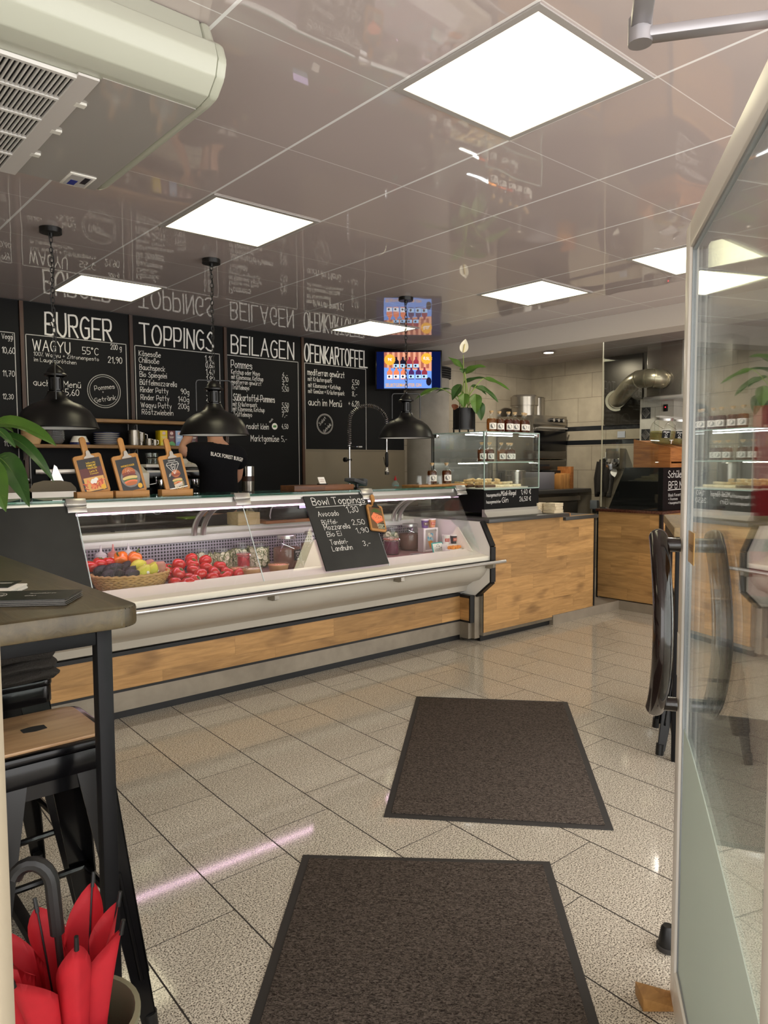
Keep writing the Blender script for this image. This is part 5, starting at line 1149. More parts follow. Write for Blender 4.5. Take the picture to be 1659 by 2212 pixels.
# magnet strip with spatula, steel pans, shaker
kn = solo(MB().box(1.68, 2.05, 6.105, 6.13, 1.325, 1.365, .002), 'magnet_strip', M_steel, 'steel magnet strip on the black wall under the shelf', 'magnet strip')
sp = thing('pizza_peel', 'broad steel spatula hanging from the magnet strip behind the first menu paddle', 'spatula', (1.83, 6.09, 1.02))
MB().prism([(1.775, 1.22), (1.80, 1.34), (1.815, 1.40), (1.835, 1.385), (1.90, 1.23), (1.86, 1.215)], 'y', 6.092, 6.098).build('blade', M_alu, sp)
MB().prism([(1.80, 1.22), (1.83, 1.22), (1.82, 1.10), (1.79, 1.02), (1.77, 1.03), (1.795, 1.10)], 'y', 6.085, 6.103, .004).build('grip', M_black, sp)
def gastro(lab, x, y):
    t = thing('steel_pan', lab, 'pan', (x, y, .956), 0, 'steel pans on the back counter')
    MB().box(-.16, .16, -.13, .13, 0, .006).box(-.16, -.152, -.13, .13, 0, .25).box(.152, .16, -.13, .13, 0, .25).box(-.16, .16, -.13, -.122, 0, .25).box(-.16, .16, .122, .13, 0, .25).build('pan', M_steel, t, world=False)
    MB().prism([(-.16, 0), (.16, 0), (.157, .03), (.13, .07), (.06, .09), (-.06, .09), (-.13, .07), (-.157, .03)], 'y', -.002, .002, M=Tm(0, -.125, .25, 0, -.5)).build('curved_lid', M_steel, t, world=False)
gastro('steel pan with a tilted lid at the far left of the back counter', 1.30, 5.68); gastro('steel pan with a tilted lid below the shaker bottle', 1.655, 5.70)
t = thing('shaker', 'small glass shaker with a chrome cap and grains inside', 'shaker', (1.565, 5.93, .956))
MB().box(1.51, 1.62, 5.88, 5.98, .956, 1.19, .004).build('stand_block', M_dsteel, t)
MB().lathe([(.03, 0), (.03, .07)], (1.565, 5.93, 1.19), 22, cap=False).build('glass', M_jar, t); MB().lathe([(0, .002), (.027, .002), (.027, .03), (0, .032)], (1.565, 5.93, 1.19), 20).build('grains', pal('#cbb68e'), t)
MB().lathe([(.031, .068), (.032, .07), (.032, .105), (.026, .108), (0, .108)], (1.565, 5.93, 1.19), 22).build('chrome_cap', M_chrome, t)
# coffee machine
cm = thing('coffee_machine', 'black and white espresso machine with cups on top, behind the menu paddles', 'coffee machine', (2.62, 5.80, .956))
MB().box(2.36, 3.02, 5.62, 6.06, .99, 1.08, .01).box(2.36, 3.02, 5.86, 6.06, 1.08, 1.36, .01).box(2.36, 3.02, 5.60, 6.06, 1.28, 1.375, .012).build('body', M_gloss, cm)
MB().box(2.355, 3.025, 5.593, 6.06, 1.375, 1.40, .004).box(2.36, 3.02, 5.595, 5.602, 1.335, 1.352).build('white_trim', M_white, cm)
MB().tube([(2.37, 5.61, 1.40), (2.37, 5.61, 1.45), (3.01, 5.61, 1.45), (3.01, 5.61, 1.40)], .006, 6).build('cup_rail', M_chrome, cm)
for x in (2.52, 2.82):
    MB().lathe([(.035, .0), (.038, .02), (.038, .05), (0, .05)], (x, 5.70, 1.225), 22).build('group_head', M_chrome, cm)
    MB().lathe([(0, 0), (.032, .004), (.036, .03)], (x, 5.70, 1.195), 20).tube([(x, 5.67, 1.21), (x, 5.60, 1.20), (x, 5.54, 1.19)], [.008, .011, .012], 8).build('portafilter', M_black, cm)
MB().cyl((2.44, 5.598, 1.04), (2.44, 5.612, 1.04), .042, n=28).build('round_badge', M_alu, cm)
b = MB().ring((2.44, 1.04), .030, .006, 5.5965, 24).ring((2.44, 1.052), .011, .004, 5.596, 16).ring((2.44, 1.029), .011, .004, 5.596, 16); b.build('badge_emblem', M_black, cm)
MB().cyl((2.985, 5.586, 1.315), (2.985, 5.60, 1.315), .022, n=24).build('dial', M_alu, cm); MB().lathe([(0, 0), (.004, 0), (.004, .001)], n=8).xf(Tm(2.985, 5.584, 1.315, 0, PI / 2)).build('dial_light', emis('blue_led', (.3, .5, 1), 4), cm)
MB().tube([(2.34, 5.58, 1.20), (2.36, 5.57, 1.24), (2.42, 5.56, 1.25), (2.42, 5.56, 1.30)], .005, 8).tube([(2.345, 5.58, 1.20), (2.37, 5.56, 1.12), (2.41, 5.54, 1.06)], .005, 8).build('steam_wand', M_chrome, cm)
for i in range(3):
    for j in range(2):
        solo(MB().lathe([(.022, 0), (.034, .05), (.031, .05), (.02, .006), (0, .005)], (2.74 + i * .085, 5.72 + j * .1, 1.4005), 20), 'coffee_cup', M_enam, 'white coffee cup on the espresso machine, %s in the %s row' % (('first', 'second', 'third')[i], ('front', 'rear')[j]), 'cup', 'cups on the espresso machine')
t = thing('cup_dispenser', 'sloping ivory chute between the first and second menu paddles and the third', 'dispenser', (2.36, 5.52, 1.08))
MB().prism([(5.46, 1.22), (5.46, 1.335), (5.50, 1.345), (5.62, 1.40), (5.70, 1.40), (5.70, 1.22)], 'x', 2.265, 2.325, .006).build('chute', pal('#d6d1c0'), t)
MB().box(2.275, 2.315, 5.56, 5.66, .956, 1.22).build('foot', M_black, t)
gl = None
for i, (x, y) in enumerate(((2.42, 5.66), (2.47, 5.68), (2.44, 5.74), (2.50, 5.76))):
    mk = MB().lathe([(.02, 0), (.026, .09), (.024, .09), (.018, .006), (0, .005)], n=16)
    if gl is None: gl = o = mk.build('drinking_glass', M_jar, None)
    else: o = dup(gl, (0, 0, 0)); mk.bm.free()
    o.location = (x, y, 1.4005); tag(o, ('front left', 'front right', 'rear left', 'rear right')[i] + ' tumbler of the clear cluster behind the middle menu paddle', 'glass', 'tumblers on the espresso machine')
# grinder
gr = thing('coffee_grinder', 'tall steel coffee grinder with a brown bean window beside the person', 'grinder', (3.34, 5.72, .956))
MB().lathe([(.055, 0), (.06, .01), (.05, .03), (.035, .05), (.035, .19), (.055, .20), (.058, .29), (0, .29)], (3.34, 5.72, .956), 30).build('body', M_steel, gr)
MB().lathe([(.056, .29), (.056, .335), (0, .335)], (3.34, 5.72, .956), 30).build('bean_window', pal('#3a2318'), gr)
MB().lathe([(.058, .335), (.058, .42), (.05, .425), (0, .425)], (3.34, 5.72, .956), 30).build('lid', M_chrome, gr)
MB().lathe([(.028, .425), (.03, .50), (0, .50)], (3.31, 5.74, .956), 18, cap=False).lathe([(.045, .50), (.045, .51), (0, .51)], (3.31, 5.74, .956), 18).build('hopper', glass('smoked_hopper', (.35, .35, .37), .8), gr)
# ------------------------------------------------------------------ spring faucet, sink things
fa = thing('spring_faucet', 'tall pre-rinse faucet with a coiled spring arch and hanging spray head', 'faucet', (4.33, 5.62, .956))
fx = Vector((4.38, 5.58, 0)); fd = Vector((.95, -.25, 0)).normalized() * .40
MB().cyl((fx.x, fx.y, .956), (fx.x, fx.y, 1.56), .011, n=14).lathe([(.03, 0), (.03, .02), (.014, .03)], (fx.x, fx.y, .956), 18).build('riser', M_chrome, fa)
arch = [Vector((fx.x, fx.y, 1.56)), Vector((fx.x, fx.y, 1.74))]
for i in range(1, 16):
    a = PI * i / 16; arch.append(Vector((fx.x, fx.y, 1.80)) + fd * (.5 - .5 * math.cos(a)) + Vector((0, 0, .16 * math.sin(a))))
arch.append(Vector((fx.x, fx.y, 1.77)) + fd)
MB().tube(arch, .008, 8).build('hose', M_black, fa)
cum = [0]
for p, q in zip(arch, arch[1:]): cum.append(cum[-1] + (q - p).length)
hel = []; NT = 46
for i in range(NT * 8 + 1):
    s = cum[-1] * i / (NT * 8); k = max(j for j in range(len(cum)) if cum[j] <= s + 1e-9); k = min(k, len(arch) - 2)
    u = (s - cum[k]) / (cum[k + 1] - cum[k]); p = arch[k].lerp(arch[k + 1], u); tg = (arch[k + 1] - arch[k]).normalized()
    n1 = tg.cross(Vector((fd.y, -fd.x, 0)).normalized()).normalized(); n2 = tg.cross(n1)
    a = 2 * PI * i / 8; hel.append(p + (n1 * math.cos(a) + n2 * math.sin(a)) * .017)
MB().tube(hel, .0034, 5).build('coil_spring', M_chrome, fa)
e = arch[-1]
MB().cyl(e, e + Vector((0, 0, -.28)), .009, n=12).build('spray_pipe', M_chrome, fa)
MB().lathe([(.010, 0), (.017, -.02), (.017, -.13), (.012, -.15), (0, -.15)], e + Vector((0, 0, -.26)), 16).build('grip', M_black, fa)
MB().lathe([(.012, -.15), (.02, -.17), (.02, -.19), (.026, -.20), (.022, -.225), (0, -.225)], e + Vector((0, 0, -.26)), 16).tube([e + Vector((-.02, -.01, -.42)), e + Vector((-.05, -.03, -.38)), e + Vector((-.085, -.05, -.31))], .003, 6).build('spray_head', M_chrome, fa)
MB().tube([(fx.x, fx.y, 1.56), (fx.x + .10, fx.y - .02, 1.56)], .006, 6).box(fx.x + .08, fx.x + .125, fx.y - .04, fx.y, 1.553, 1.566).build('hose_holder', M_chrome, fa)
MB().cyl((fx.x - .04, fx.y, 1.45), (fx.x + .02, fx.y, 1.45), .012, n=12).lathe([(0, -.015), (.026, -.012), (.026, .012), (0, .015)], n=16).build('valve_knob', M_black, fa) if 0 else MB().cyl((fx.x - .05, fx.y, 1.435), (fx.x + .02, fx.y, 1.435), .011, n=12).cyl((fx.x - .065, fx.y, 1.435), (fx.x - .04, fx.y, 1.435), .022, n=16).build('valve_knob', M_black, fa)
sk = thing('sink', 'steel sink basin set on the back counter below the spring faucet', 'sink', (4.75, 5.70, .956))
MB().box(4.42, 5.2, 5.48, 5.53, .956, 1.0, .004).box(4.42, 5.2, 5.95, 6.0, .956, 1.0, .004).box(4.42, 4.47, 5.53, 5.95, .956, 1.0).box(5.15, 5.2, 5.53, 5.95, .956, 1.0).build('rim', M_steel, sk); MB().box(4.47, 5.15, 5.53, 5.95, .957, .962).build('basin', M_dsteel, sk)
sb = thing('soap_bottle', 'clear soap bottle with a red cap at the back counter sink', 'bottle', (4.90, 5.50, 1.0))
MB().box(4.80, 5.0, 5.44, 5.60, 1.0005, 1.12, .01).build('ledge', M_steel, sb)
MB().lathe([(0, 0), (.034, 0), (.036, .01), (.036, .075), (.014, .10), (.012, .11), (0, .11)], (4.90, 5.50, 1.121), 20).build('flask', glass('soap_plastic', (.85, .9, .88), .6, body=.3, bodycol=(.6, .7, .68)), sb)
MB().lathe([(.013, .105), (.014, .12), (.006, .135), (.004, .15), (0, .15)], (4.90, 5.50, 1.121), 14).build('red_cap', pal('#d0202a'), sb)
b = arc_patch(MB(), .0368, -2.6, -.8, .015, .06, (4.90, 5.50, 1.121)).build('label', pal('#7fb8b4'), sb)
# things on the rear ledge, seen through the glass
def on_ledge(px, py, y=4.66): return at_y(px, py, y)
wb = solo(MB().box(2.60, 2.78, 4.62, 4.76, .9625, 1.05, .003).box(2.60, 2.78, 4.60, 4.62, .9625, 1.05, .002), 'wooden_box', M_paleply, 'small pale plywood box on the counter rear ledge', 'box')
cb = thing('cutting_board', 'orange-brown wooden board on the rear ledge under the black till', 'board', (3.05, 4.66, .9625)); MB().box(2.80, 3.36, 4.55, 4.79, .9625, .985, .004).build('board', M_pine, cb)
ti = thing('till', 'black till with a lilac lit customer screen behind the Bowl Toppings board', 'till', (3.08, 4.67, .986))
MB().box(2.86, 3.35, 4.58, 4.77, .986, 1.115, .008).build('body', M_gloss, ti)
MB().box(3.10, 3.24, 4.572, 4.585, 1.06, 1.17, .002).build('screen_frame', M_black, ti); MB().box(3.105, 3.235, 4.568, 4.572, 1.065, 1.165).build('screen', emis('lilac_screen', (.80, .62, 1.0), .9), ti)
MB().tube([(2.87, 4.60, .99), (2.845, 4.57, 1.02), (2.85, 4.56, 1.07), (2.88, 4.57, 1.10), (2.90, 4.60, 1.10)], .005, 6).build('white_cable', pal('#cfc8d6'), ti)
solo(MB().box(3.50, 3.60, 4.62, 4.72, .963, 1.06, .006), 'orange_block', pal('#c9562a'), 'orange packet on the rear ledge behind the salmon menu', 'packet')
for (x, y, w_, h_, lab) in ((2.10, 5.58, .14, .06, 'stacked steel trays on the back counter seen under the glass top'), (2.28, 5.56, .09, .075, 'steel bowl on the back counter beside the stacked trays')):
    solo(MB().lathe([(0, 0), (w_ * .45, 0), (w_ * .5, h_), (w_ * .48, h_), (w_ * .43, .004), (0, .004)], (x, y, .956), 26), 'steel_bowl', M_steel, lab, 'bowl')
solo(MB().box(2.62, 2.86, 5.47, 5.66, .956, .968, .003), 'green_board', pal('#8fb53a'), 'lime green cutting board lying on the back counter', 'board')
# on the glass top: walnut board, card, reader, tray
TZ = 1.214
wn_ = solo(MB().box(2.70, 3.20, 4.03, 4.20, TZ, TZ + .04, .003), 'walnut_board', M_walnut, 'thick dark walnut board on the glass counter top', 'board')
p = (2.985, 4.10); cdh = thing('card_holder', 'small holder with white cards standing on the walnut board', 'card holder', (p[0], p[1], TZ + .041)); M = Tm(p[0], p[1], TZ + .041, .15, -.45)
MB().box(-.03, .03, -.002, .004, .0, .055, M=M).build('cards', M_paper, cdh); MB().box(-.031, .031, -.012, .03, 0, .006, M=Tm(p[0], p[1], TZ + .041, .15)).build('holder', M_black, cdh)
MB().text('Freitag', M @ Tm(-.022, -.0026, .035), .04, .008, 0).text('geöffnet', M @ Tm(-.022, -.0026, .02), .04, .008, 0).build('lettering', pal('#8a4a3a'), cdh, smooth=0)
rd = thing('card_reader', 'dark grey card payment terminal tilted on its stand beside the walnut board', 'card reader', (3.30, 4.12, TZ)); M = Tm(3.29, 4.12, TZ + .05, .35, 0, .22)
MB().box(3.27, 3.33, 4.08, 4.16, TZ, TZ + .012, .003).cyl((3.30, 4.12, TZ + .01), (3.30, 4.12, TZ + .05), .014, n=12).build('stand', M_black, rd)
MB().box(-.09, .07, -.045, .045, -.012, .014, .006, M=M).box(.05, .095, -.043, .043, -.012, .04, .008, M=M).build('body', pal('#3d3f42'), rd)
MB().box(-.08, -.02, -.03, .03, .014, .016, M=M).build('keys', pal('#8a8d90'), rd); MB().box(-.01, .04, -.032, .032, .014, .0165, M=M).build('screen', pal('#1c2224'), rd)
tr = solo(MB().box(3.86, 4.40, 4.06, 4.26, TZ, TZ + .016, .004), 'wooden_tray', M_bamboo, 'long light wooden tray on the glass top carrying gin and tumblers', 'tray')
bottle('corked gin bottle on the wooden tray, beside the tumblers', (4.125, 4.19, TZ + .0165), 'amber', 'gin bottles on the wooden tray', .98); bottle('corked gin bottle on the wooden tray, nearest the glass case', (4.28, 4.18, TZ + .0165), 'amber', 'gin bottles on the wooden tray', .98)
gl = None
for i, (x, y, lab) in enumerate(((3.92, 4.12, 'upturned tumbler at the open end of the wooden tray'), (4.01, 4.11, 'upturned tumbler second along the wooden tray'), (4.12, 4.10, 'upturned tumbler in front of the gin label on the wooden tray'))):
    mk = MB().lathe([(.030, 0), (.024, .07), (.020, .074), (0, .076)], n=20, cap=False).lathe([(.027, .001), (.0215, .062), (0, .064)], n=20, cap=False)
    if gl is None: gl = o = mk.build('tumbler', M_jar, None)
    else: o = dup(gl, (0, 0, 0)); mk.bm.free()
    o.location = (x, y, TZ + .0165); tag(o, lab, 'glass', 'upturned tumblers on the wooden tray')
# ------------------------------------------------------------------ the person
def skin(name, verts, edges, radii, mat, parent=None, sub=2, root=0):
    me = bpy.data.meshes.new(name); me.from_pydata(verts, edges, []); o = bpy.data.objects.new(name, me); COL.objects.link(o)
    o.modifiers.new('s', 'SKIN'); o.modifiers.new('u', 'SUBSURF').levels = sub
    for i, sv in enumerate(me.skin_vertices[0].data): r = radii[i]; sv.radius = r if isinstance(r, tuple) else (r, r); sv.use_root = i == root
    dg = bpy.context.evaluated_depsgraph_get(); dg.update(); m2 = bpy.data.meshes.new_from_object(o.evaluated_get(dg)); o.modifiers.clear(); o.data = m2
    m2.materials.clear(); m2.materials.append(mat); m2.polygons.foreach_set('use_smooth', [True] * len(m2.polygons)); o.parent = parent
    return o
pe = thing('person', 'person in a black T-shirt seen from behind, reaching up to the wall shelf', 'person', (2.74, 5.13, .085))
O = Vector((2.74, 5.13, .085))
def W(*p): return tuple(Vector(p))
B = [(0, 0, .93), (0, .01, 1.10), (0, .005, 1.26), (0, .0, 1.40), (0, .03, 1.475), (0, .055, 1.53), (0, .075, 1.62), (0, .09, 1.70),
     (-.17, .0, 1.40), (-.29, .03, 1.41), (-.17, .15, 1.53), (-.11, .21, 1.60), (-.08, .24, 1.635),
     (.17, .0, 1.40), (.215, .10, 1.20), (.18, .20, 1.16), (.16, .25, 1.16), (.15, .28, 1.17),
     (-.10, 0, .86), (-.11, .01, .48), (-.11, -.02, .09), (-.115, .10, .035), (.10, 0, .86), (.11, .01, .48), (.11, -.02, .09), (.115, .10, .035)]
E_ = [(0, 1), (1, 2), (2, 3), (3, 4), (4, 5), (5, 6), (6, 7), (3, 8), (8, 9), (9, 10), (10, 11), (11, 12), (3, 13), (13, 14), (14, 15), (15, 16), (16, 17), (0, 18), (18, 19), (19, 20), (20, 21), (0, 22), (22, 23), (23, 24), (24, 25)]
Rr = [(.13, .09), (.125, .08), (.13, .085), (.12, .08), .06, .058, (.085, .10), (.075, .085), .055, .045, .036, .027, (.038, .02), .055, .046, .036, .027, (.038, .02), .08, .056, .04, (.042, .03), .08, .056, .04, (.042, .03)]
body = skin('body', B, E_, Rr, M_skin, pe, 2)
# head: ears, nose, hair cap; five fingers and a thumb on each hand
hd = MB().ball((0, .085, 1.665), (.078, .098, .118), 22, fn=lambda v: Vector((v.x * (1 - .12 * max(0, -v.z)), v.y, v.z)))
for s in (-1, 1): hd.ball((s * .079, .075, 1.66), (.010, .022, .032), 10)
hd.ball((0, .186, 1.65), (.014, .02, .024), 8)
hd.build('head', M_skin, pe, world=False, smooth=180)
MB().ball((0, .076, 1.685), (.084, .102, .108), 22, fn=lambda v: Vector((v.x, v.y if v.y < .55 else .55, max(v.z, -.45)))).build('hair', M_hair, pe, world=False, smooth=180)
fn_ = MB().tube([(-.02, .184, 1.60), (.0, .188, 1.598), (.02, .184, 1.60)], .005, 6); fn_.build('mouth', pal('#8e4f45'), pe, world=False)
b = MB()
for s in (-1, 1): b.ball((s * .032, .176, 1.672), .011, 10)
b.build('eyes', pal('#e8e4de'), pe, world=False)
for nm, w0, d in (('hand', Vector((-.08, .24, 1.635)), Vector((.35, .75, .35)).normalized()), ('hand', Vector((.15, .28, 1.17)), Vector((-.1, 1, .0)).normalized())):
    sd = d.cross(Vector((0, 0, 1))).normalized(); up = sd.cross(d); V, E2, R2 = [tuple(w0 - d * .03), tuple(w0 + d * .035)], [(0, 1)], [(.032, .018), (.04, .016)]
    for q, (off, ln) in enumerate(((-.032, .062), (-.011, .075), (.011, .072), (.031, .056))):
        a = len(V); p0 = w0 + d * .035 + sd * off
        V += [tuple(p0), tuple(p0 + d * ln * .5 - up * .006), tuple(p0 + d * ln - up * .022)]; E2 += [(1, a), (a, a + 1), (a + 1, a + 2)]; R2 += [.0095, .0088, .0075]
    a = len(V); p0 = w0 - d * .01 - sd * .03; V += [tuple(p0 - sd * .018 + d * .015), tuple(p0 - sd * .03 + d * .045)]; E2 += [(0, a), (a, a + 1)]; R2 += [.011, .009]
    skin(nm, V, E2, R2, M_skin, pe, 1)
TB = [(0, 0, .90), (0, .008, 1.08), (0, .003, 1.24), (0, .0, 1.385), (0, .02, 1.465), (-.185, .0, 1.405), (-.27, .035, 1.40), (.185, .0, 1.40), (.215, .06, 1.27), (-.09, 0, 1.40), (.09, 0, 1.40)]
TE = [(0, 1), (1, 2), (2, 3), (3, 4), (3, 9), (9, 5), (5, 6), (3, 10), (10, 7), (7, 8)]
TR = [(.185, .135), (.178, .13), (.19, .138), (.17, .13), (.085, .08), (.083, .088), (.074, .076), (.083, .088), (.076, .078), (.12, .12), (.12, .12)]
tee = skin('t_shirt', TB, TE, TR, M_tee, pe, 2)
JB = [(0, 0, .96), (0, 0, .88), (-.10, 0, .80), (-.11, .01, .46), (-.11, -.02, .10), (.10, 0, .80), (.11, .01, .46), (.11, -.02, .10)]
skin('trousers', JB, [(0, 1), (1, 2), (2, 3), (3, 4), (1, 5), (5, 6), (6, 7)], [(.17, .125), (.165, .12), .10, .075, .06, .10, .075, .06], M_jeans, pe, 2)
for s in (-1, 1): MB().ball((s * .112, .05, .035), (.05, .135, .045), 14, fn=lambda v: Vector((v.x, v.y, max(v.z, -.75)))).build('shoe', M_black, pe, world=False)
b = MB().text('BLACK FOREST BURGER', Tm(.025, 0, 1.355, ry=.17), .29, .030, .012, align='C'); bmesh.ops.subdivide_edges(b.bm, edges=[e for e in b.bm.edges if e.calc_length() > .02], cuts=2)
bv = BVHTree.FromObject(tee, bpy.context.evaluated_depsgraph_get())
for v in b.bm.verts:
    h = bv.ray_cast(Vector((v.co.x, -1, v.co.z)), Vector((0, 1, 0)))
    v.co.y = (h[0].y if h[0] else -.13) - .004
b.build('shirt_lettering', M_paper, tee, world=False, smooth=0)
# ================================================================== KITCHEN CORNER
kc = thing('kitchen_counter', 'dark kitchen counter with steel doors below the ovens', 'counter', (7.0, 5.7, .085))
MB().box(6.25, 7.89, 5.20, 6.14, 1.03, 1.075, .004).build('worktop', m_top, kc); MB().box(6.25, 7.72, 5.28, 6.14, .085, 1.03).build('body', M_dsteel, kc)
for k in range(4): MB().box(6.28 + k * .36, 6.62 + k * .36, 5.262, 5.28, .16, .92, .003).build('door', M_dsteel, kc)
MB().box(6.25, 7.72, 5.24, 5.28, .935, .99).build('fascia', M_steel, kc)
def oven(lab, z0, z1, full):
    t = thing('oven', lab, 'oven', (7.52, 5.85, z0), 0, 'steel ovens in the kitchen corner'); h = z1 - z0
    MB().box(7.20, 7.86, 5.57, 6.13, z0, z1, .004).build('casing', M_steel, t)
    if full:
        MB().box(7.20, 7.86, 5.55, 5.57, z1 - .115, z1, .003).build('control_panel', M_steel, t); MB().box(7.22, 7.84, 5.545, 5.57, z0 + .10, z1 - .19, .003).build('window', M_gloss, t)
        MB().box(7.21, 7.85, 5.548, 5.57, z0 + .005, z0 + .095, .003).build('lower_panel', M_dsteel, t)
        MB().cyl((7.24, 5.515, z1 - .155), (7.82, 5.515, z1 - .155), .011, n=10).box(7.26, 7.28, 5.515, 5.57, z1 - .163, z1 - .147).box(7.78, 7.80, 5.515, 5.57, z1 - .163, z1 - .147).build('handle', M_alu, t)
        for x in (7.53, 7.63, 7.73):
            k = MB().cyl((x, 5.51, z1 - .055), (x, 5.55, z1 - .055), .026, n=16).build('knob', M_black, t); MB().cyl((x + .003, 5.505, z1 - .055), (x + .003, 5.512, z1 - .055), .02, n=14).build('knob_face', M_alu, k)
    else: MB().box(7.21, 7.85, 5.55, 5.57, z0 + .01, z1 - .01, .002).build('vent_panel', M_dsteel, t); MB().box(7.24, 7.5, 5.545, 5.552, z0 + .05, z0 + .075).build('vent_slot', M_dark, t)
oven('steel built-in oven with three knobs in the tiled kitchen corner', 1.44, 1.975, True); oven('narrow steel appliance directly beneath the oven', 1.30, 1.425, False)
os_ = thing('oven_stand', 'dark steel stand holding the ovens above the kitchen worktop', 'stand', (7.52, 5.85, 1.076)); MB().box(7.20, 7.86, 5.60, 6.13, 1.27, 1.298).build('shelf', M_dsteel, os_)
for x in (7.22, 7.84):
    for y in (5.62, 6.10): MB().box(x - .015, x + .015, y - .015, y + .015, 1.076, 1.27).build('leg', M_black, os_)
def pot(lab, x, y, z, r, h, lid):
    t = thing('cooking_pot', lab, 'pot', (x, y, z), 0, 'stainless pots in the kitchen corner'); b = MB().lathe([(0, 0), (r, 0), (r, h), (r + .008, h + .004), (0, h + .004)], n=36).build('body', M_steel, t, world=False)
    if lid: MB().lathe([(r + .01, h), (r + .01, h + .10), (r - .02, h + .125), (0, h + .13)], n=36).lathe([(r + .011, h - .005), (r + .011, h + .006)], n=36, cap=False).build('upturned_pot_lid', M_steel, t, world=False)
    else: MB().lathe([(r, h), (r * .9, h + .012), (0, h + .016)], n=36).build('lid', M_steel, t, world=False)
    for s in (-1, 1): MB().tube([(s * r, -.03, h * .8), (s * (r + .04), -.02, h * .78), (s * (r + .04), .02, h * .78), (s * r, .03, h * .8)], .006, 6).build('handle', M_steel, t, world=False)
pot('wide stainless pot with a second one upturned on it, on top of the oven', 7.40, 5.80, 1.976, .165, .14, True) if 0 else pot('wide stainless pot with a deep lid, on top of the oven', 7.32, 5.80, 1.976, .16, .13, True); pot('tall stainless stock pot on the oven, nearest the right wall', 7.66, 5.88, 1.976, .11, .24, False)
for i, (x, y, r, h) in enumerate(((6.30, 5.6, .10, .30), (6.55, 5.75, .08, .42), (6.85, 5.55, .12, .22), (6.42, 5.95, .13, .36))):
    pot('stainless pot on the kitchen worktop, %s behind the potted plant' % ('first', 'second', 'third', 'last')[i], x, y, 1.076, r, h, False)
ks = thing('knife_block', 'block of upright wooden boards with a black organiser under the ovens', 'board block', (7.45, 5.38, 1.076))
for k, (x, hh) in enumerate(((7.42, .18), (7.49, .19), (7.555, .185), (7.63, .27))): MB().box(x - .03, x + .03, 5.30, 5.50, 1.076, 1.076 + hh, .004).build('board', M_bambv if k < 3 else M_pine, ks)
MB().box(7.36, 7.56, 5.42, 5.56, 1.2, 1.30, .003).build('organiser', M_black, ks)
solo(MB().box(7.02, 7.33, 5.34, 5.60, 1.076, 1.28, .006), 'storage_box', pal('#77757a'), 'grey storage box beside the block of wooden boards', 'box')
t = thing('wall_socket', 'grey wall socket with a black plug under the kitchen worktop', 'socket', (7.885, 5.14, .82)); MB().box(7.85, 7.899, 5.09, 5.19, .82, .93, .006).build('housing', pal('#6f7578'), t); MB().box(7.855, 7.885, 5.11, 5.16, .775, .82, .004).build('plug', M_black, t)
# ------------------------------------------------------------------ hood and duct
hb = thing('extractor_hood', 'stainless extractor hood box hanging from the kitchen ceiling', 'hood', (7.6, 4.0, 2.08))
MB().box(7.40, 7.82, 3.775, 4.20, 2.10, CEIL - .002, .003).build('box', M_steel, hb); MB().box(7.37, 7.84, 3.74, 4.22, 2.055, 2.10, .003).build('bottom_rail', M_alu, hb)
for y in (3.785, 3.72): MB().box(7.385, 7.40, y - .012, y + .012, 2.10, CEIL - .002).build('edge_profile', M_alu, hb)
MB().box(7.42, 7.80, 3.30, 3.70, 2.10, CEIL - .002).build('side_box', M_dsteel, hb)
du = thing('duct', 'silver bent ventilation duct between the steel wall sheet and the hood box', 'duct', (7.5, 4.5, 2.1))
pts = [Vector((7.87, 4.86, 2.13)), Vector((7.78, 4.80, 2.13)), Vector((7.62, 4.66, 2.14)), Vector((7.45, 4.50, 2.18)), Vector((7.34, 4.36, 2.24)), Vector((7.26, 4.22, 2.28)), Vector((7.25, 4.10, 2.285)), Vector((7.30, 4.03, 2.28)), Vector((7.395, 4.02, 2.27))]
sm_ = []
for i in range(len(pts) - 1):
    p0, p1, p2, p3 = pts[max(i - 1, 0)], pts[i], pts[i + 1], pts[min(i + 2, len(pts) - 1)]
    for k in range(4):
        u = k / 4; sm_.append(.5 * ((2 * p1) + (p2 - p0) * u + (2 * p0 - 5 * p1 + 4 * p2 - p3) * u * u + (3 * p1 - p0 - 3 * p2 + p3) * u ** 3))
sm_.append(pts[-1])
M_duct = pbr('galvanised_duct', '#8f8873', .3, .75)
MB().tube(sm_, .095, 24).build('pipe', M_duct, du)
for i in (1, 5, 20, 23, 26, 30): p, q = sm_[i], sm_[i + 1]; d = (q - p).normalized(); MB().tube([p, p + d * .018], .101, 24).build('collar', M_duct, du)
MB().tube([sm_[0], sm_[0] + (sm_[1] - sm_[0]).normalized() * .02], .125, 24).build('wall_collar', M_duct, du)
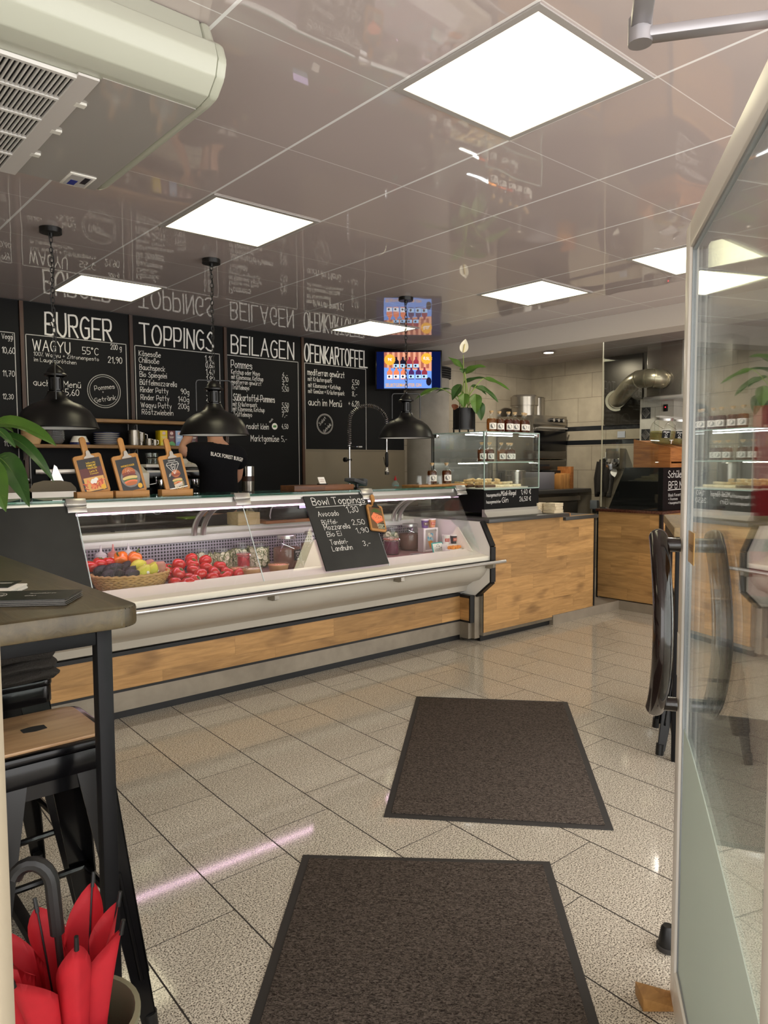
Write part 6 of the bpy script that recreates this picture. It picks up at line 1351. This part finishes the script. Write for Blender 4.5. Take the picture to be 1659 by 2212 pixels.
# ------------------------------------------------------------------ pass counter with glass screen, chalk box, crate, dispensers
pcn = thing('pass_counter', 'oak-fronted pass counter with a reddish stone top beside the kitchen gap', 'counter', (6.9, 3.68, .085))
MB().box(6.20, 6.23, 3.37, 4.0, .095, .925).build('oak_front', M_oaky, pcn); MB().box(6.23, 7.4, 3.355, 3.385, .095, .925).build('oak_return', M_oak, pcn)
MB().box(6.195, 6.215, 4.0, 4.014, .085, .94).box(6.195, 6.23, 3.345, 3.37, .085, .925).build('black_edges', M_black, pcn)
MB().box(6.23, 7.4, 3.385, 4.0, .085, .925).build('carcass', M_black, pcn)
MB().box(6.18, 7.42, 3.33, 4.02, .925, .952, .002).build('stone_top', pbr('reddish_granite', '#4a2b20', .25, var=.5, vs=60), pcn)
gs = thing('glass_screen', 'tall clear glass screen standing on the pass counter', 'screen', (6.225, 3.67, .953)); MB().box(6.215, 6.225, 3.40, 3.985, .955, 2.66).build('pane', M_glass, gs); MB().box(6.213, 6.227, 3.985, 3.991, .955, 2.66).build('pale_edge', pal('#b5ad94'), gs); MB().box(6.205, 6.235, 3.93, 3.995, .953, .966).build('foot_rail', M_steel, gs)
ch = thing('chalk_box', 'black chalkboard box with one slanting side, lettered Schülerangebot, on the pass counter', 'chalk box', (6.6, 3.6, .953))
MB().prism([(3.93, .953), (3.375, .953), (3.375, 1.345), (3.76, 1.345)], 'x', 6.26, 7.1).build('box', M_slate, ch)
b = MB()
for s, x, z, wd, cp in (('Schülerangebot', 6.345, 1.255, .62, .062), ('BFB Menü', 6.36, 1.155, .40, .062), ('Black Forest Burger', 6.36, 1.08, .36, .026), ('+ Pommes', 6.36, 1.045, .17, .022), ('+ hausgemachtes Getränk', 6.36, 1.01, .38, .022)): b.hand(s, Tm(x, 3.3735, z), wd, cp, -.012)
b.ribbon([(6.35, 1.14), (6.78, 1.145)], .006, 0, 3.3735); b.build('chalk_lettering', M_chalk, ch, smooth=0)
cr = thing('wooden_crate', 'orange-brown wooden crate on the chalk box carrying two drink dispensers', 'crate', (6.65, 3.5, 1.346))
MB().prism([(3.375, 1.346), (3.745, 1.346), (3.745, 1.612), (3.375, 1.532)], 'x', 6.38, 6.40).build('side_board', M_oaky if 0 else wood('orange_pine_y', '#b5763c', '#8f5526', '#55300f', 1, 2, .13, 1.2, seam=.3), cr); MB().box(6.40, 7.05, 3.375, 3.395, 1.40, 1.53, .003).box(6.40, 7.05, 3.378, 3.392, 1.346, 1.385, .003).build('front_board', M_pine, cr)
MB().box(6.40, 7.05, 3.395, 3.745, 1.346, 1.362).prism([(3.395, 1.522), (3.725, 1.594), (3.725, 1.604), (3.395, 1.532)], 'x', 6.40, 7.03).build('shelf_board', M_pine, cr); MB().prism([(3.395, 1.362), (3.745, 1.362), (3.745, 1.612), (3.395, 1.536)], 'x', 7.03, 7.05).box(6.40, 7.03, 3.725, 3.745, 1.362, 1.60).build('rear_boards', M_pine, cr)
dispenser('glass dispenser of pale lemonade signed Pfirsich, tilted on the wooden crate', (6.535, 3.55, 1.575), .115, .25, M_lemon, ('Pfirsich', 'süss'), 'drink dispensers on the crate', -.55, level=.40, emblem=1, rx=.21)
dispenser('glass dispenser of pale lemonade signed Zitrone, beside the door edge', (6.785, 3.55, 1.575), .115, .25, M_lemon, ('Zitrone', 'süss'), 'drink dispensers on the crate', -.55, level=.42, emblem=1, rx=.21)
# soap dispenser, towel and notes seen through the glass screen
t = thing('paper_towel_dispenser', 'steel paper towel dispenser on the tiled wall behind the glass screen', 'dispenser', (7.82, 4.82, 1.32)); MB().box(7.76, 7.899, 4.73, 4.92, 1.32, 1.56, .006).build('housing', M_steel, t); MB().box(7.755, 7.765, 4.74, 4.91, 1.34, 1.44, .002).build('mirror_front', M_chrome, t)
b = MB(); leaf(b, (7.80, 4.84, 1.32), (7.77, 4.80, 1.22), .08, .0, Vector((-1, -.3, 0)), .1); b.build('paper_end', M_paper, t)
tw = thing('hanging_jacket', 'dark cloth hanging from a hook beside the glass screen', 'cloth', (7.80, 4.98, 1.0))
b = MB()
for k in range(7): b.tube([(7.80 + .03 * math.sin(k * 1.9), 5.04 - .024 * k, 1.44 - .012 * abs(k - 3)), (7.79 + .035 * math.sin(k * 2.3), 5.06 - .03 * k, 1.2), (7.79 + .03 * math.cos(k * 1.7), 5.07 - .032 * k, .98 + .03 * (k % 3))], [.024, .034, .030], 10)
b.build('cloth', M_cloth, tw); MB().box(7.86, 7.90, 4.95, 4.99, 1.44, 1.52, .004).cyl((7.80, 4.97, 1.45), (7.87, 4.97, 1.45), .006, n=8).build('hook', M_white, tw)
solo(MB().box(7.893, 7.899, 4.75, 4.85, 1.69, 1.765), 'wall_note', pal('#b9bcc4'), 'small white note on the tiles between the black bands', 'note')
# ================================================================== FLOOR MATS
M_carp = mat_carpet()
def mat_(label, c4):
    c = sum((Vector(p) for p in c4), Vector((0, 0))) / 4; e1 = (Vector(c4[1]) - Vector(c4[0])); rz = math.atan2(e1.y, e1.x)
    w_, l_ = e1.length, (Vector(c4[3]) - Vector(c4[0])).length
    t = thing('door_mat', label, 'mat', (c.x, c.y, .0005), rz, 'dark entrance mats')
    MB().box(-w_ / 2, w_ / 2, -l_ / 2, l_ / 2, 0, .004, .0015).build('rubber_edge', M_rubber, t, world=False)
    e = .028; MB().box(-w_ / 2 + e, w_ / 2 - e, -l_ / 2 + e, l_ / 2 - e, .004, .0085, .002).build('ribbed_carpet', M_carp, t, world=False)
mat_('dark rubber-edged mat lying further into the shop, beside the counter', ((2.934, 3.148), (3.522, 2.488), (2.443, 1.475), (1.847, 2.107)))
mat_('dark rubber-edged mat nearest the entrance door', ((1.425, 2.114), (2.050, 1.505), (1.03, .44), (.405, 1.05)))
# ================================================================== HIGH TABLE with flyers
ht = thing('high_table', 'grey-brown rounded high table on black square legs, beside the entrance', 'table', (.1, 2.3, 0))
b2 = []; r = .055; xa, xb, ya, yb = -.42, .622, 1.505, 3.45
for cx, cy, a0 in ((xb - r, ya + r, -PI / 2), (xb - r, yb - r, 0), (xa + r, yb - r, PI / 2), (xa + r, ya + r, PI)):
    b2 += [(cx + r * math.cos(a0 + PI / 2 * k / 8), cy + r * math.sin(a0 + PI / 2 * k / 8)) for k in range(9)]
MB().prism(b2, 'z', 1.056, 1.10, .007).build('tabletop', M_table, ht)
M_leg = pbr('matt_black_tube', '#0b0b0d', .5, spec=.2)
LX, LY = .558, 1.585
for x in (-.36, LX):
    for y in (LY, 3.37): MB().box(x - .0165, x + .0165, y - .0165, y + .0165, 0, 1.055, .003).build('leg', M_leg, ht)
b = MB()
for y in (LY, 3.37): b.box(-.36, LX - .0166, y - .014, y + .014, 1.015, 1.055, .002)
for x in (-.36, LX): b.box(x - .014, x + .014, LY + .0166, 3.37 - .0166, 1.015, 1.055, .002)
b.build('apron_frame', M_leg, ht)
for x in (LX, -.36): MB().box(x - .016, x + .016, LY + .0166, 3.35, .012, .045, .002).build('floor_rail', M_leg, ht)
def flyers(label, c, rz, n, wd, ln, dark, txt):
    t = thing('flyer_stack', label, 'flyers', (c[0], c[1], 1.1005), rz, 'flyer stacks on the high table')
    b = MB(); rn = random.Random(n)
    for k in range(n): d = rn.uniform(-.003, .003); b.box(-wd / 2 + d, wd / 2 + d, -ln / 2 - d, ln / 2 - d, k * .0016, k * .0016 + .0011)
    b.build('sheets', pal('#6a6762') if dark else M_paper, t, world=False); z = n * .0016
    MB().box(-wd / 2, wd / 2, -ln / 2, ln / 2, z, z + .0012).build('top_sheet', pal('#23211f') if dark else M_paper, t, world=False)
    R_ = Matrix.Translation((0, 0, z + .0017)) @ Matrix.Rotation(-PI / 2, 4, 'X')
    b = MB()
    for s, x, y, cp, al in txt: b.text(s, R_ @ Tm(x, 0, y), None, cp, .01, align=al)
    if dark: b._merge(MB().ring((-.055, 0), .036, .0025, 0, 28).ring((-.055, 0), .031, .0015, 0, 28).bm, R_)
    b.build('print', pal('#d8d5cc') if dark else pal('#3a3835'), t, world=False, smooth=0)
flyers('stack of dark flyers with a round white emblem, nearer the rounded table corner', (.425, 1.735), -.60, 8, .25, .12, True, (('BURGER', -.055, -.007, .013, 'C'), ('Speisekarte', .025, .015, .009, 'LEFT'), ('0781', .025, -.015, .009, 'LEFT')))
flyers('stack of white flyers under a burger leaflet, behind the dark flyers', (.37, 1.93), -.60, 6, .23, .115, False, (('BURGER', .0, -.03, .02, 'C'),))
t = thing('leaflet', 'black leaflet with a burger picture lying on the white flyers', 'leaflet', (.385, 1.965, 1.1118), -.55)
MB().box(-.10, .10, -.05, .05, 0, .0015).build('sheet', pal('#1b1918'), t, world=False)
R_ = Matrix.Translation((0, 0, .002)) @ Matrix.Rotation(-PI / 2, 4, 'X')
b = MB().disc((-.02, 0), .026, 0, 20, 0, .02).disc((.03, -.005), .02, -.0002, 18, 1, .016); b.xf(R_).build('burger_picture', [pal('#d98a3c'), pal('#8a4a2a')], t, world=False)
MB().ribbon([(.06, .02), (.09, .02)], .003).ribbon([(.06, .012), (.088, .012)], .002).ribbon([(.06, .005), (.09, .005)], .002).xf(R_).build('print', M_paper, t, world=False)
# ================================================================== STOOLS
def stool(label, loc, rz, seat_mat):
    t = thing('bar_stool', label, 'stool', loc, rz, 'black metal bar stools'); H = .755; s, f = .135, .205
    def rr_(hw, r_, n=5):
        P = []
        for cx, cy, a0 in ((hw - r_, -hw + r_, -PI / 2), (hw - r_, hw - r_, 0), (-hw + r_, hw - r_, PI / 2), (-hw + r_, -hw + r_, PI)): P += [(cx + r_ * math.cos(a0 + PI / 2 * k / n), cy + r_ * math.sin(a0 + PI / 2 * k / n)) for k in range(n + 1)]
        return P
    MB().prism(rr_(.15, .035), 'z', H - .022, H - .004, .004).prism(rr_(.148, .035), 'z', H - .075, H - .023, .003).build('seat_frame', M_gloss, t, world=False)
    st_ = MB().prism(rr_(.128, .03), 'z', H - .004, H + .004, .0015).build('seat_panel', seat_mat, t, world=False)
    MB().prism([(x * .034 / .034, y) for x, y in [(.026 * math.cos(a) if abs(math.cos(a)) < .7 else .027 * math.copysign(1, math.cos(a)), .019 * math.sin(a)) for a in [2 * PI * k / 16 for k in range(16)]]], 'z', H + .0038, H + .0052).build('hand_slot', M_dark, st_, world=False)
    for sx in (-1, 1):
        for sy in (-1, 1):
            p0, p1 = Vector((sx * s, sy * s, H - .05)), Vector((sx * f, sy * f, .022)); d = p1 - p0
            # folded channel leg: two flanges meeting at the outer corner
            b = MB()
            for ax in (0, 1):
                w0, w1 = .085, .036; q0 = Vector((-sx * w0, 0, 0)) if ax == 0 else Vector((0, -sy * w0, 0)); q1 = Vector((-sx * w1, 0, 0)) if ax == 0 else Vector((0, -sy * w1, 0))
                th = Vector((0, -sy * .004, 0)) if ax == 0 else Vector((-sx * .004, 0, 0))
                A = [p0, p0 + q0, p1 + q1, p1]; b.faces([tuple(v) for v in A] + [tuple(v + th) for v in A], [(0, 1, 2, 3), (7, 6, 5, 4), (0, 4, 5, 1), (1, 5, 6, 2), (2, 6, 7, 3), (3, 7, 4, 0)])
                m0, m1 = p0 + d * .42 + q0 * .35, p0 + d * .82 + q1 * .55; off = -th * .9
                b.tube([m0 + off, m1 + off], .005, 6)
            bmesh.ops.recalc_face_normals(b.bm, faces=b.bm.faces)
            lg = b.build('leg', M_gloss, t, world=False)
            MB().cyl(p1 + Vector((-sx * .016, -sy * .016, .03)), p1 + Vector((-sx * .012, -sy * .012, -.022)), .02, .019, 14).build('rubber_foot', M_black, lg, world=False)
    u = .62; k = s + (f - s) * u; z = H - .05 - (H - .072) * u
    for a in (0, 1, 2, 3):
        b = MB().tube([Rz @ Vector((-k + .01, -k + .012, z)) for Rz in [Matrix.Rotation(a * PI / 2, 3, 'Z')]] + [Rz @ Vector((k - .01, -k + .012, z)) for Rz in [Matrix.Rotation(a * PI / 2, 3, 'Z')]], .010, 8)
        b.build('foot_bar', M_gloss, t, world=False)
    b = MB()
    for a in range(4): b.prism([(-.11, H - .075), (.11, H - .075), (.095, H - .10), (.06, H - .112), (-.06, H - .112), (-.095, H - .10)], 'y', -.135, -.131, M=Matrix.Rotation(a * PI / 2, 4, 'Z'))
    b.build('skirt', M_gloss, t, world=False)
    return t
s1 = stool('black metal bar stool with a worn wooden seat, nearest, under the high table', (.49, 1.875, 0), .0, M_seat)
s2 = dup(s1, (.515, 2.46, 0), .04, 'black metal bar stool with a folded dark blanket on it, behind the high table leg')
# folded blanket on the far stool
bl = thing('folded_blanket', 'folded charcoal blanket lying on the far bar stool', 'blanket', (.50, 2.44, .7605))
def fold(z0, z1, hw, hd, seed, nm):
    b2 = bmesh.new(); bmesh.ops.create_cube(b2, size=2); bmesh.ops.subdivide_edges(b2, edges=b2.edges[:], cuts=15, use_grid_fill=True); rn = random.Random(seed); ph = [rn.uniform(0, 6) for _ in range(6)]
    for v in b2.verts:
        x, y, z = v.co; k = 6.0; r = (abs(x) ** k + abs(y) ** k + abs(z) ** 2.2) ** (1 / k); r = max(r, 1.0)
        x, y = x / r, y / r; z = z * (1 - .55 * max(abs(x), abs(y)) ** 8)
        wv = .010 * math.sin(5 * x + ph[0] + 2 * y) + .007 * math.sin(9 * y + ph[1]) + .006 * math.sin(7 * x - 5 * y + ph[2])
        v.co = Vector((.50 + x * hw + .006 * math.sin(8 * y + ph[3]), 2.43 + y * hd + .006 * math.sin(7 * x + ph[4]), (z0 + z1) / 2 + z * (z1 - z0) / 2 + (wv if z > 0 else wv * .25) * (1 if nm == 'top_fold' else .3)))
    m = min(v.co.z for v in b2.verts)
    if m < z0:
        for v in b2.verts: v.co.z += z0 - m
    return MB()._merge(b2).build(nm, M_cloth, bl, smooth=180)
fold(.7605, .80, .178, .19, 1, 'lower_fold'); fold(.788, .83, .172, .186, 2, 'middle_fold'); fold(.815, .885, .176, .19, 3, 'top_fold')
# ================================================================== UMBRELLA IN ITS STAND
us = thing('umbrella_stand', 'grey-green round umbrella stand below the high table corner', 'umbrella stand', (.372, 1.26, 0))
UX, UY = .372, 1.26
M_can = pbr('grey_green_metal', '#7d7a62', .5, .2)
MB().lathe([(.095, 0), (.10, .02), (.108, .435), (.113, .44), (.113, .45), (.104, .45), (.096, .03), (0, .02)], (UX, UY, 0), 36).build('body', M_can, us)
um = thing('umbrella', 'red folded umbrella with a black crook handle standing in the stand', 'umbrella', (UX, UY, .03))
ax0, ax1 = Vector((UX + .02, UY, .03)), Vector((UX - .012, UY + .02, .60)); ad = (ax1 - ax0).normalized(); e1 = ad.cross(Vector((0, 1, 0))).normalized(); e2 = ad.cross(e1)
NR = 8; vs, fs = [], []; NS, NA = 22, 160; rn = random.Random(11); JH = [rn.uniform(-.025, .03) for _ in range(NR)]; JR = [rn.uniform(.82, 1.22) for _ in range(NR)]; seg = NA // NR
def umb(tt, k):
    a = 2 * PI * k / NA; ph = (k % seg) / seg; r0, r1 = (k // seg) % NR, (k // seg + 1) % NR; fl = math.sin(PI * ph) ** 1.5; sm3 = ph * ph * (3 - 2 * ph)
    jr = JR[r0] * (1 - sm3) + JR[r1] * sm3; jh = JH[r0] * (1 - sm3) + JH[r1] * sm3
    R0 = .012 + .088 * tt ** 1.25 * (1 + (jr - 1) * tt); rad = R0 * (1 - .42 * fl * (.25 + .75 * tt) + .16 * fl * tt ** 4 * math.sin(7 * a + 1)) + .02 * tt ** 4 * (1 - fl)
    h = .04 + .50 * tt + tt ** 3 * (1 - fl) * (.035 + jh) - .035 * tt ** 2 * fl; tw_ = .38 * tt * fl * math.cos(PI * ph)
    return ax0 + ad * h + (e1 * math.cos(a + tw_) + e2 * math.sin(a + tw_)) * rad
for i in range(NS + 1):
    for k in range(NA): vs.append(tuple(umb(i / NS, k)))
for i in range(NS):
    for k in range(NA): fs.append((i * NA + k, i * NA + (k + 1) % NA, (i + 1) * NA + (k + 1) % NA, (i + 1) * NA + k))
b = MB().faces(vs, fs); bmesh.ops.solidify(b.bm, geom=b.bm.faces[:], thickness=.0012); b.build('red_canopy', M_red, um, smooth=180)
b = MB()
for k in range(NR):
    q = [Vector(vs[i * NA + k * seg]) for i in range(4, NS + 1)]; p = q[-1]; d = (q[-1] - q[-3]).normalized(); inw = (ax1 - p); inw -= ad * inw.dot(ad); inw.normalize()
    MB().cyl(p - d * .010, p + d * .016, .0042, .0036, 8).build('rib_tip', M_black, um); b.tube([v + inw * .003 for v in q], .0018, 5)
b.build('ribs', M_black, um)
hp = [ax0, ax0 + ad * .57, ax0 + ad * .66]; base = ax0 + ad * .66; hd_ = (-CR * .8 - CF * .2).normalized()
for k in range(1, 9): a = PI * .85 * k / 8; hp.append(base + hd_ * (.030 * (1 - math.cos(a))) + ad * .038 * math.sin(a))
MB().tube(hp[:2], .006, 8).build('shaft', M_black, um); MB().tube(hp[1:], [.012] + [.0125] * (len(hp) - 2), 10).build('crook_handle', M_black, um)
lf = solo(leaf(MB(), (UX + .10, UY - .07, .49), (UX + .075, UY - .10, .56), .05, .1), 'fallen_leaf', M_leaf, 'small green leaf caught at the rim of the umbrella stand', 'leaf') if 0 else None
# ================================================================== LEAFY PLANT at the far left of the counter
lp = thing('leafy_plant', 'peace lily with long drooping leaves at the far left of the counter top', 'plant', (.62, 4.10, 1.2145))
PB = Vector((.62, 4.10, 1.2145))
MB().lathe([(0, 0), (.07, 0), (.085, .14), (.08, .14), (.075, .12), (0, .12)], PB, 28).build('pot', M_white, lp)
D0 = 2.9
def pk(px, py, d): return at_y(px, py, 4.02 + d)
st, f1, f2, vn = MB(), MB(), MB(), MB()
for a, c, wd, lf_, d0, d1, k, up in (((-20, 918), (122, 964), .115, .26, 0, -.18, 0, 0), ((4, 940), (117, 1042), .075, .30, 0, -.15, 1, 0), ((-8, 925), (34, 968), .045, .1, -.1, -.16, 1, 0), ((-8, 985), (64, 1096), .12, .28, -.1, -.28, 1, 0), ((-40, 1000), (13, 1106), .13, .26, -.2, -.34, 0, 0), ((-30, 905), (30, 935), .05, .2, .05, .0, 0, 0), ((-60, 960), (-30, 1060), .12, .2, -.1, -.2, 1, 0), ((-70, 900), (-120, 960), .12, .3, .1, .1, 0, 0)):
    p0, p1 = pk(*a, d0), pk(*c, d1); st.tube(bez(PB + Vector((random.uniform(-.03, .03), random.uniform(-.03, .03), .12)), p0, .10), .004, 6)
    leaf(f1 if k == 0 else f2, p0, p1, wd, lf_, fold=.28, n=12, wav=.12, rib=vn)
vn.build('leaf_veins', M_stem, lp); st.build('stems', M_stem, lp); f1.build('bright_leaves', M_leaf, lp); f2.build('dark_leaves', M_leafd, lp)
# ================================================================== RIGHT HIGH TABLE AND STOOL
N0 = Vector((3.215, 1.655, 0)); TE1, TE2 = Vector((.855, .519, 0)), Vector((.519, -.855, 0)); TRZ = math.atan2(.519, .855)
rt = thing('high_table', 'pale wooden high table on black legs behind the open glass door', 'table', N0 + TE1 * .35 + TE2 * .45, TRZ)
MB().box(-.38, .50, -.42, .47, 1.055, 1.10, .006).build('tabletop', M_paletable, rt, world=False)
for x in (-.355, .47):
    for y in (-.40, .44): MB().box(x - .02, x + .02, y - .02, y + .02, 0, 1.055, .003).build('leg', M_leg, rt, world=False)
b = MB()
for y in (-.40, .44): b.box(-.335, .45, y - .018, y + .018, 1.0, 1.055).box(-.335, .45, y - .016, y + .016, .10, .14)
for x in (-.355, .47): b.box(x - .016, x + .016, -.38, .42, 1.0, 1.055)
b.build('frame', M_leg, rt, world=False)
s3 = dup(s1, N0 + TE1 * .245 + TE2 * .135, TRZ, 'black metal bar stool tucked under the pale high table by the door')
# ================================================================== GLASS DOOR
FE = Vector((1.772, .884, 0)); DD = Vector((-.824, -.566, 0)); DN = Vector((-.566, .824, 0)); DRZ = math.atan2(DD.y, DD.x); DW, DH = .96, 1.968
dr = thing('glass_door', 'open glass entrance door with a pale frame and brown tube handles', 'door', FE, DRZ)
# local x runs from the free edge to the hinge, local -y faces the shop
M_dframe = pbr('pale_door_frame', '#ece6dc', .35); FWd = .062
b = MB()
for x0, x1, z0, z1 in ((0, FWd, .012, DH), (DW - FWd, DW, .012, DH), (FWd, DW - FWd, .012, .11), (FWd, DW - FWd, DH - FWd, DH)): b.box(x0, x1, -.021, .021, z0, z1, .004)
b.build('frame', M_dframe, dr, world=False)
b = MB()
for x0, x1, z0, z1 in ((FWd, FWd + .008, .11, DH - FWd), (DW - FWd - .008, DW - FWd, .11, DH - FWd), (FWd, DW - FWd, .11, .118), (FWd, DW - FWd, DH - FWd - .008, DH - FWd)): b.box(x0, x1, -.0145, .0145, z0, z1)
b.build('gasket', pal('#85888a'), dr, world=False)
MB().box(FWd + .008, DW - FWd - .008, .006, .010, .118, DH - FWd - .008).box(FWd + .008, DW - FWd - .008, -.010, -.006, .118, DH - FWd - .008).build('pane', M_glass, dr, world=False)
P = [(FWd + .008, .118)]
for k in range(13): u = k / 12; P.append((FWd + .012 + (DW - 2 * FWd - .03) * u, .745 - .16 * u ** 1.3 ))
P.append((DW - FWd - .01, .118))
MB().prism(P, 'y', -.0114, -.0104).build('frosted_film', M_frost, dr, world=False)
HX0, HZ0, HZ1 = .043, .795, 1.195
for s in (-1, 1):
    yb_ = s * .074; pts = []
    for k in range(17):
        u = k / 16; pts.append((HX0 - .018 + .14 * math.sin(PI * u) ** .8, yb_, HZ0 - .015 + (HZ1 - HZ0 + .03) * u))
    h = MB().tube(pts, .0232, 16)
    for p in (pts[0], pts[-1]): h.ball(p, .0232, 14)
    h.build('pull_handle', M_brown, dr, world=False)
    for z in (HZ0, HZ1): MB().cyl((HX0, s * .025, z), (HX0, s * .074, z), .0175, n=14).build('handle_post', M_brown, dr, world=False)
tgs = MB().box(.075, .16, -.0112, -.0101, 1.16, 1.235).build('push_sticker', pal('#b9893c'), dr, world=False)
MB().text('ZIEHEN', Tm(.118, -.0118, 1.19, PI), .06, .016, .01, align='C').build('lettering', pal('#6b4a1c'), tgs, world=False, smooth=0)
b = MB().box(.005, .03, -.0225, -.021, .86, .97, .0005); b.build('lock_plate', M_white, dr, world=False)
# door closer arm overhead
cl = thing('door_closer', 'grey metal door closer arm reaching over the entrance door', 'door closer', (1.2, .52, 2.05))
ja, jb = at_z(1383, 78, 2.05), at_z(1400, -60, 2.085); jc = at_z(1760, 28, 2.06)
def flatbar(p, q, w_, h_):
    d = (q - p); L = d.length; return MB().box(0, L, -w_ / 2, w_ / 2, -h_ / 2, h_ / 2, .003, M=Matrix.Translation(p) @ d.to_track_quat('X', 'Z').to_matrix().to_4x4())
M_arm = pbr('grey_arm_metal', '#a3a0a3', .35, .6)
flatbar(ja, jc, .026, .016).build('main_arm', M_arm, cl); flatbar(ja + Vector((0, 0, .014)), jb, .030, .016).build('fore_arm', M_arm, cl)
MB().cyl(ja + Vector((0, 0, -.012)), ja + Vector((0, 0, .026)), .018, n=16).build('joint', M_arm, cl)
MB().box(-.03, .17, -.02, .02, -.03, .03, .004, M=Tm(jc.x, jc.y, jc.z, DRZ + .2)).build('closer_body', M_arm, cl)
# wedge under the door, rubber stop
b = MB().prism([(-.055, 0), (.075, 0), (.075, .011), (.03, .011), (-.055, .036)], 'y', -.032, .032, .002, M=Tm(1.718, .905, .0005, math.atan2(-.55, .3) + .35))
solo(b, 'door_wedge', wood('oak_wedge', '#b98a4e', '#8f6431', '#5a3a1c', 0, 2, .3, 1, seam=0), 'chipped light wooden wedge under the glass door', 'wedge')
s4 = dup(s1, (2.13, 1.02, 0), DRZ + PI / 2, 'black metal bar stool mostly hidden behind the glass door, only a foot showing') if 0 else None
sp_ = thing('door_stop', 'black rubber door stop on the tiles behind the door edge', 'door stop', (1.93, .998, 0)); MB().lathe([(.026, 0), (.028, .01), (.019, .065), (.014, .072), (0, .073)], (1.93, .998, 0), 20).build('body', M_black, sp_); MB().lathe([(.029, 0.002), (.031, .004), (.031, .014), (.028, .016)], (1.93, .998, 0), 20).build('ring', M_rubber, sp_)
# red banner and dark shelf seen through the door glass
rb = thing('red_banner', 'tall red banner standing by the far wall, seen through the door glass', 'banner', (7.6, 2.9, 0)); MB().box(7.58, 7.62, 2.55, 3.15, .05, 1.95, .003).build('cloth', pbr('red_banner_cloth', '#a01e28', .6), rb); MB().box(7.45, 7.75, 2.60, 3.10, 0, .05, .004).build('foot', M_black, rb)
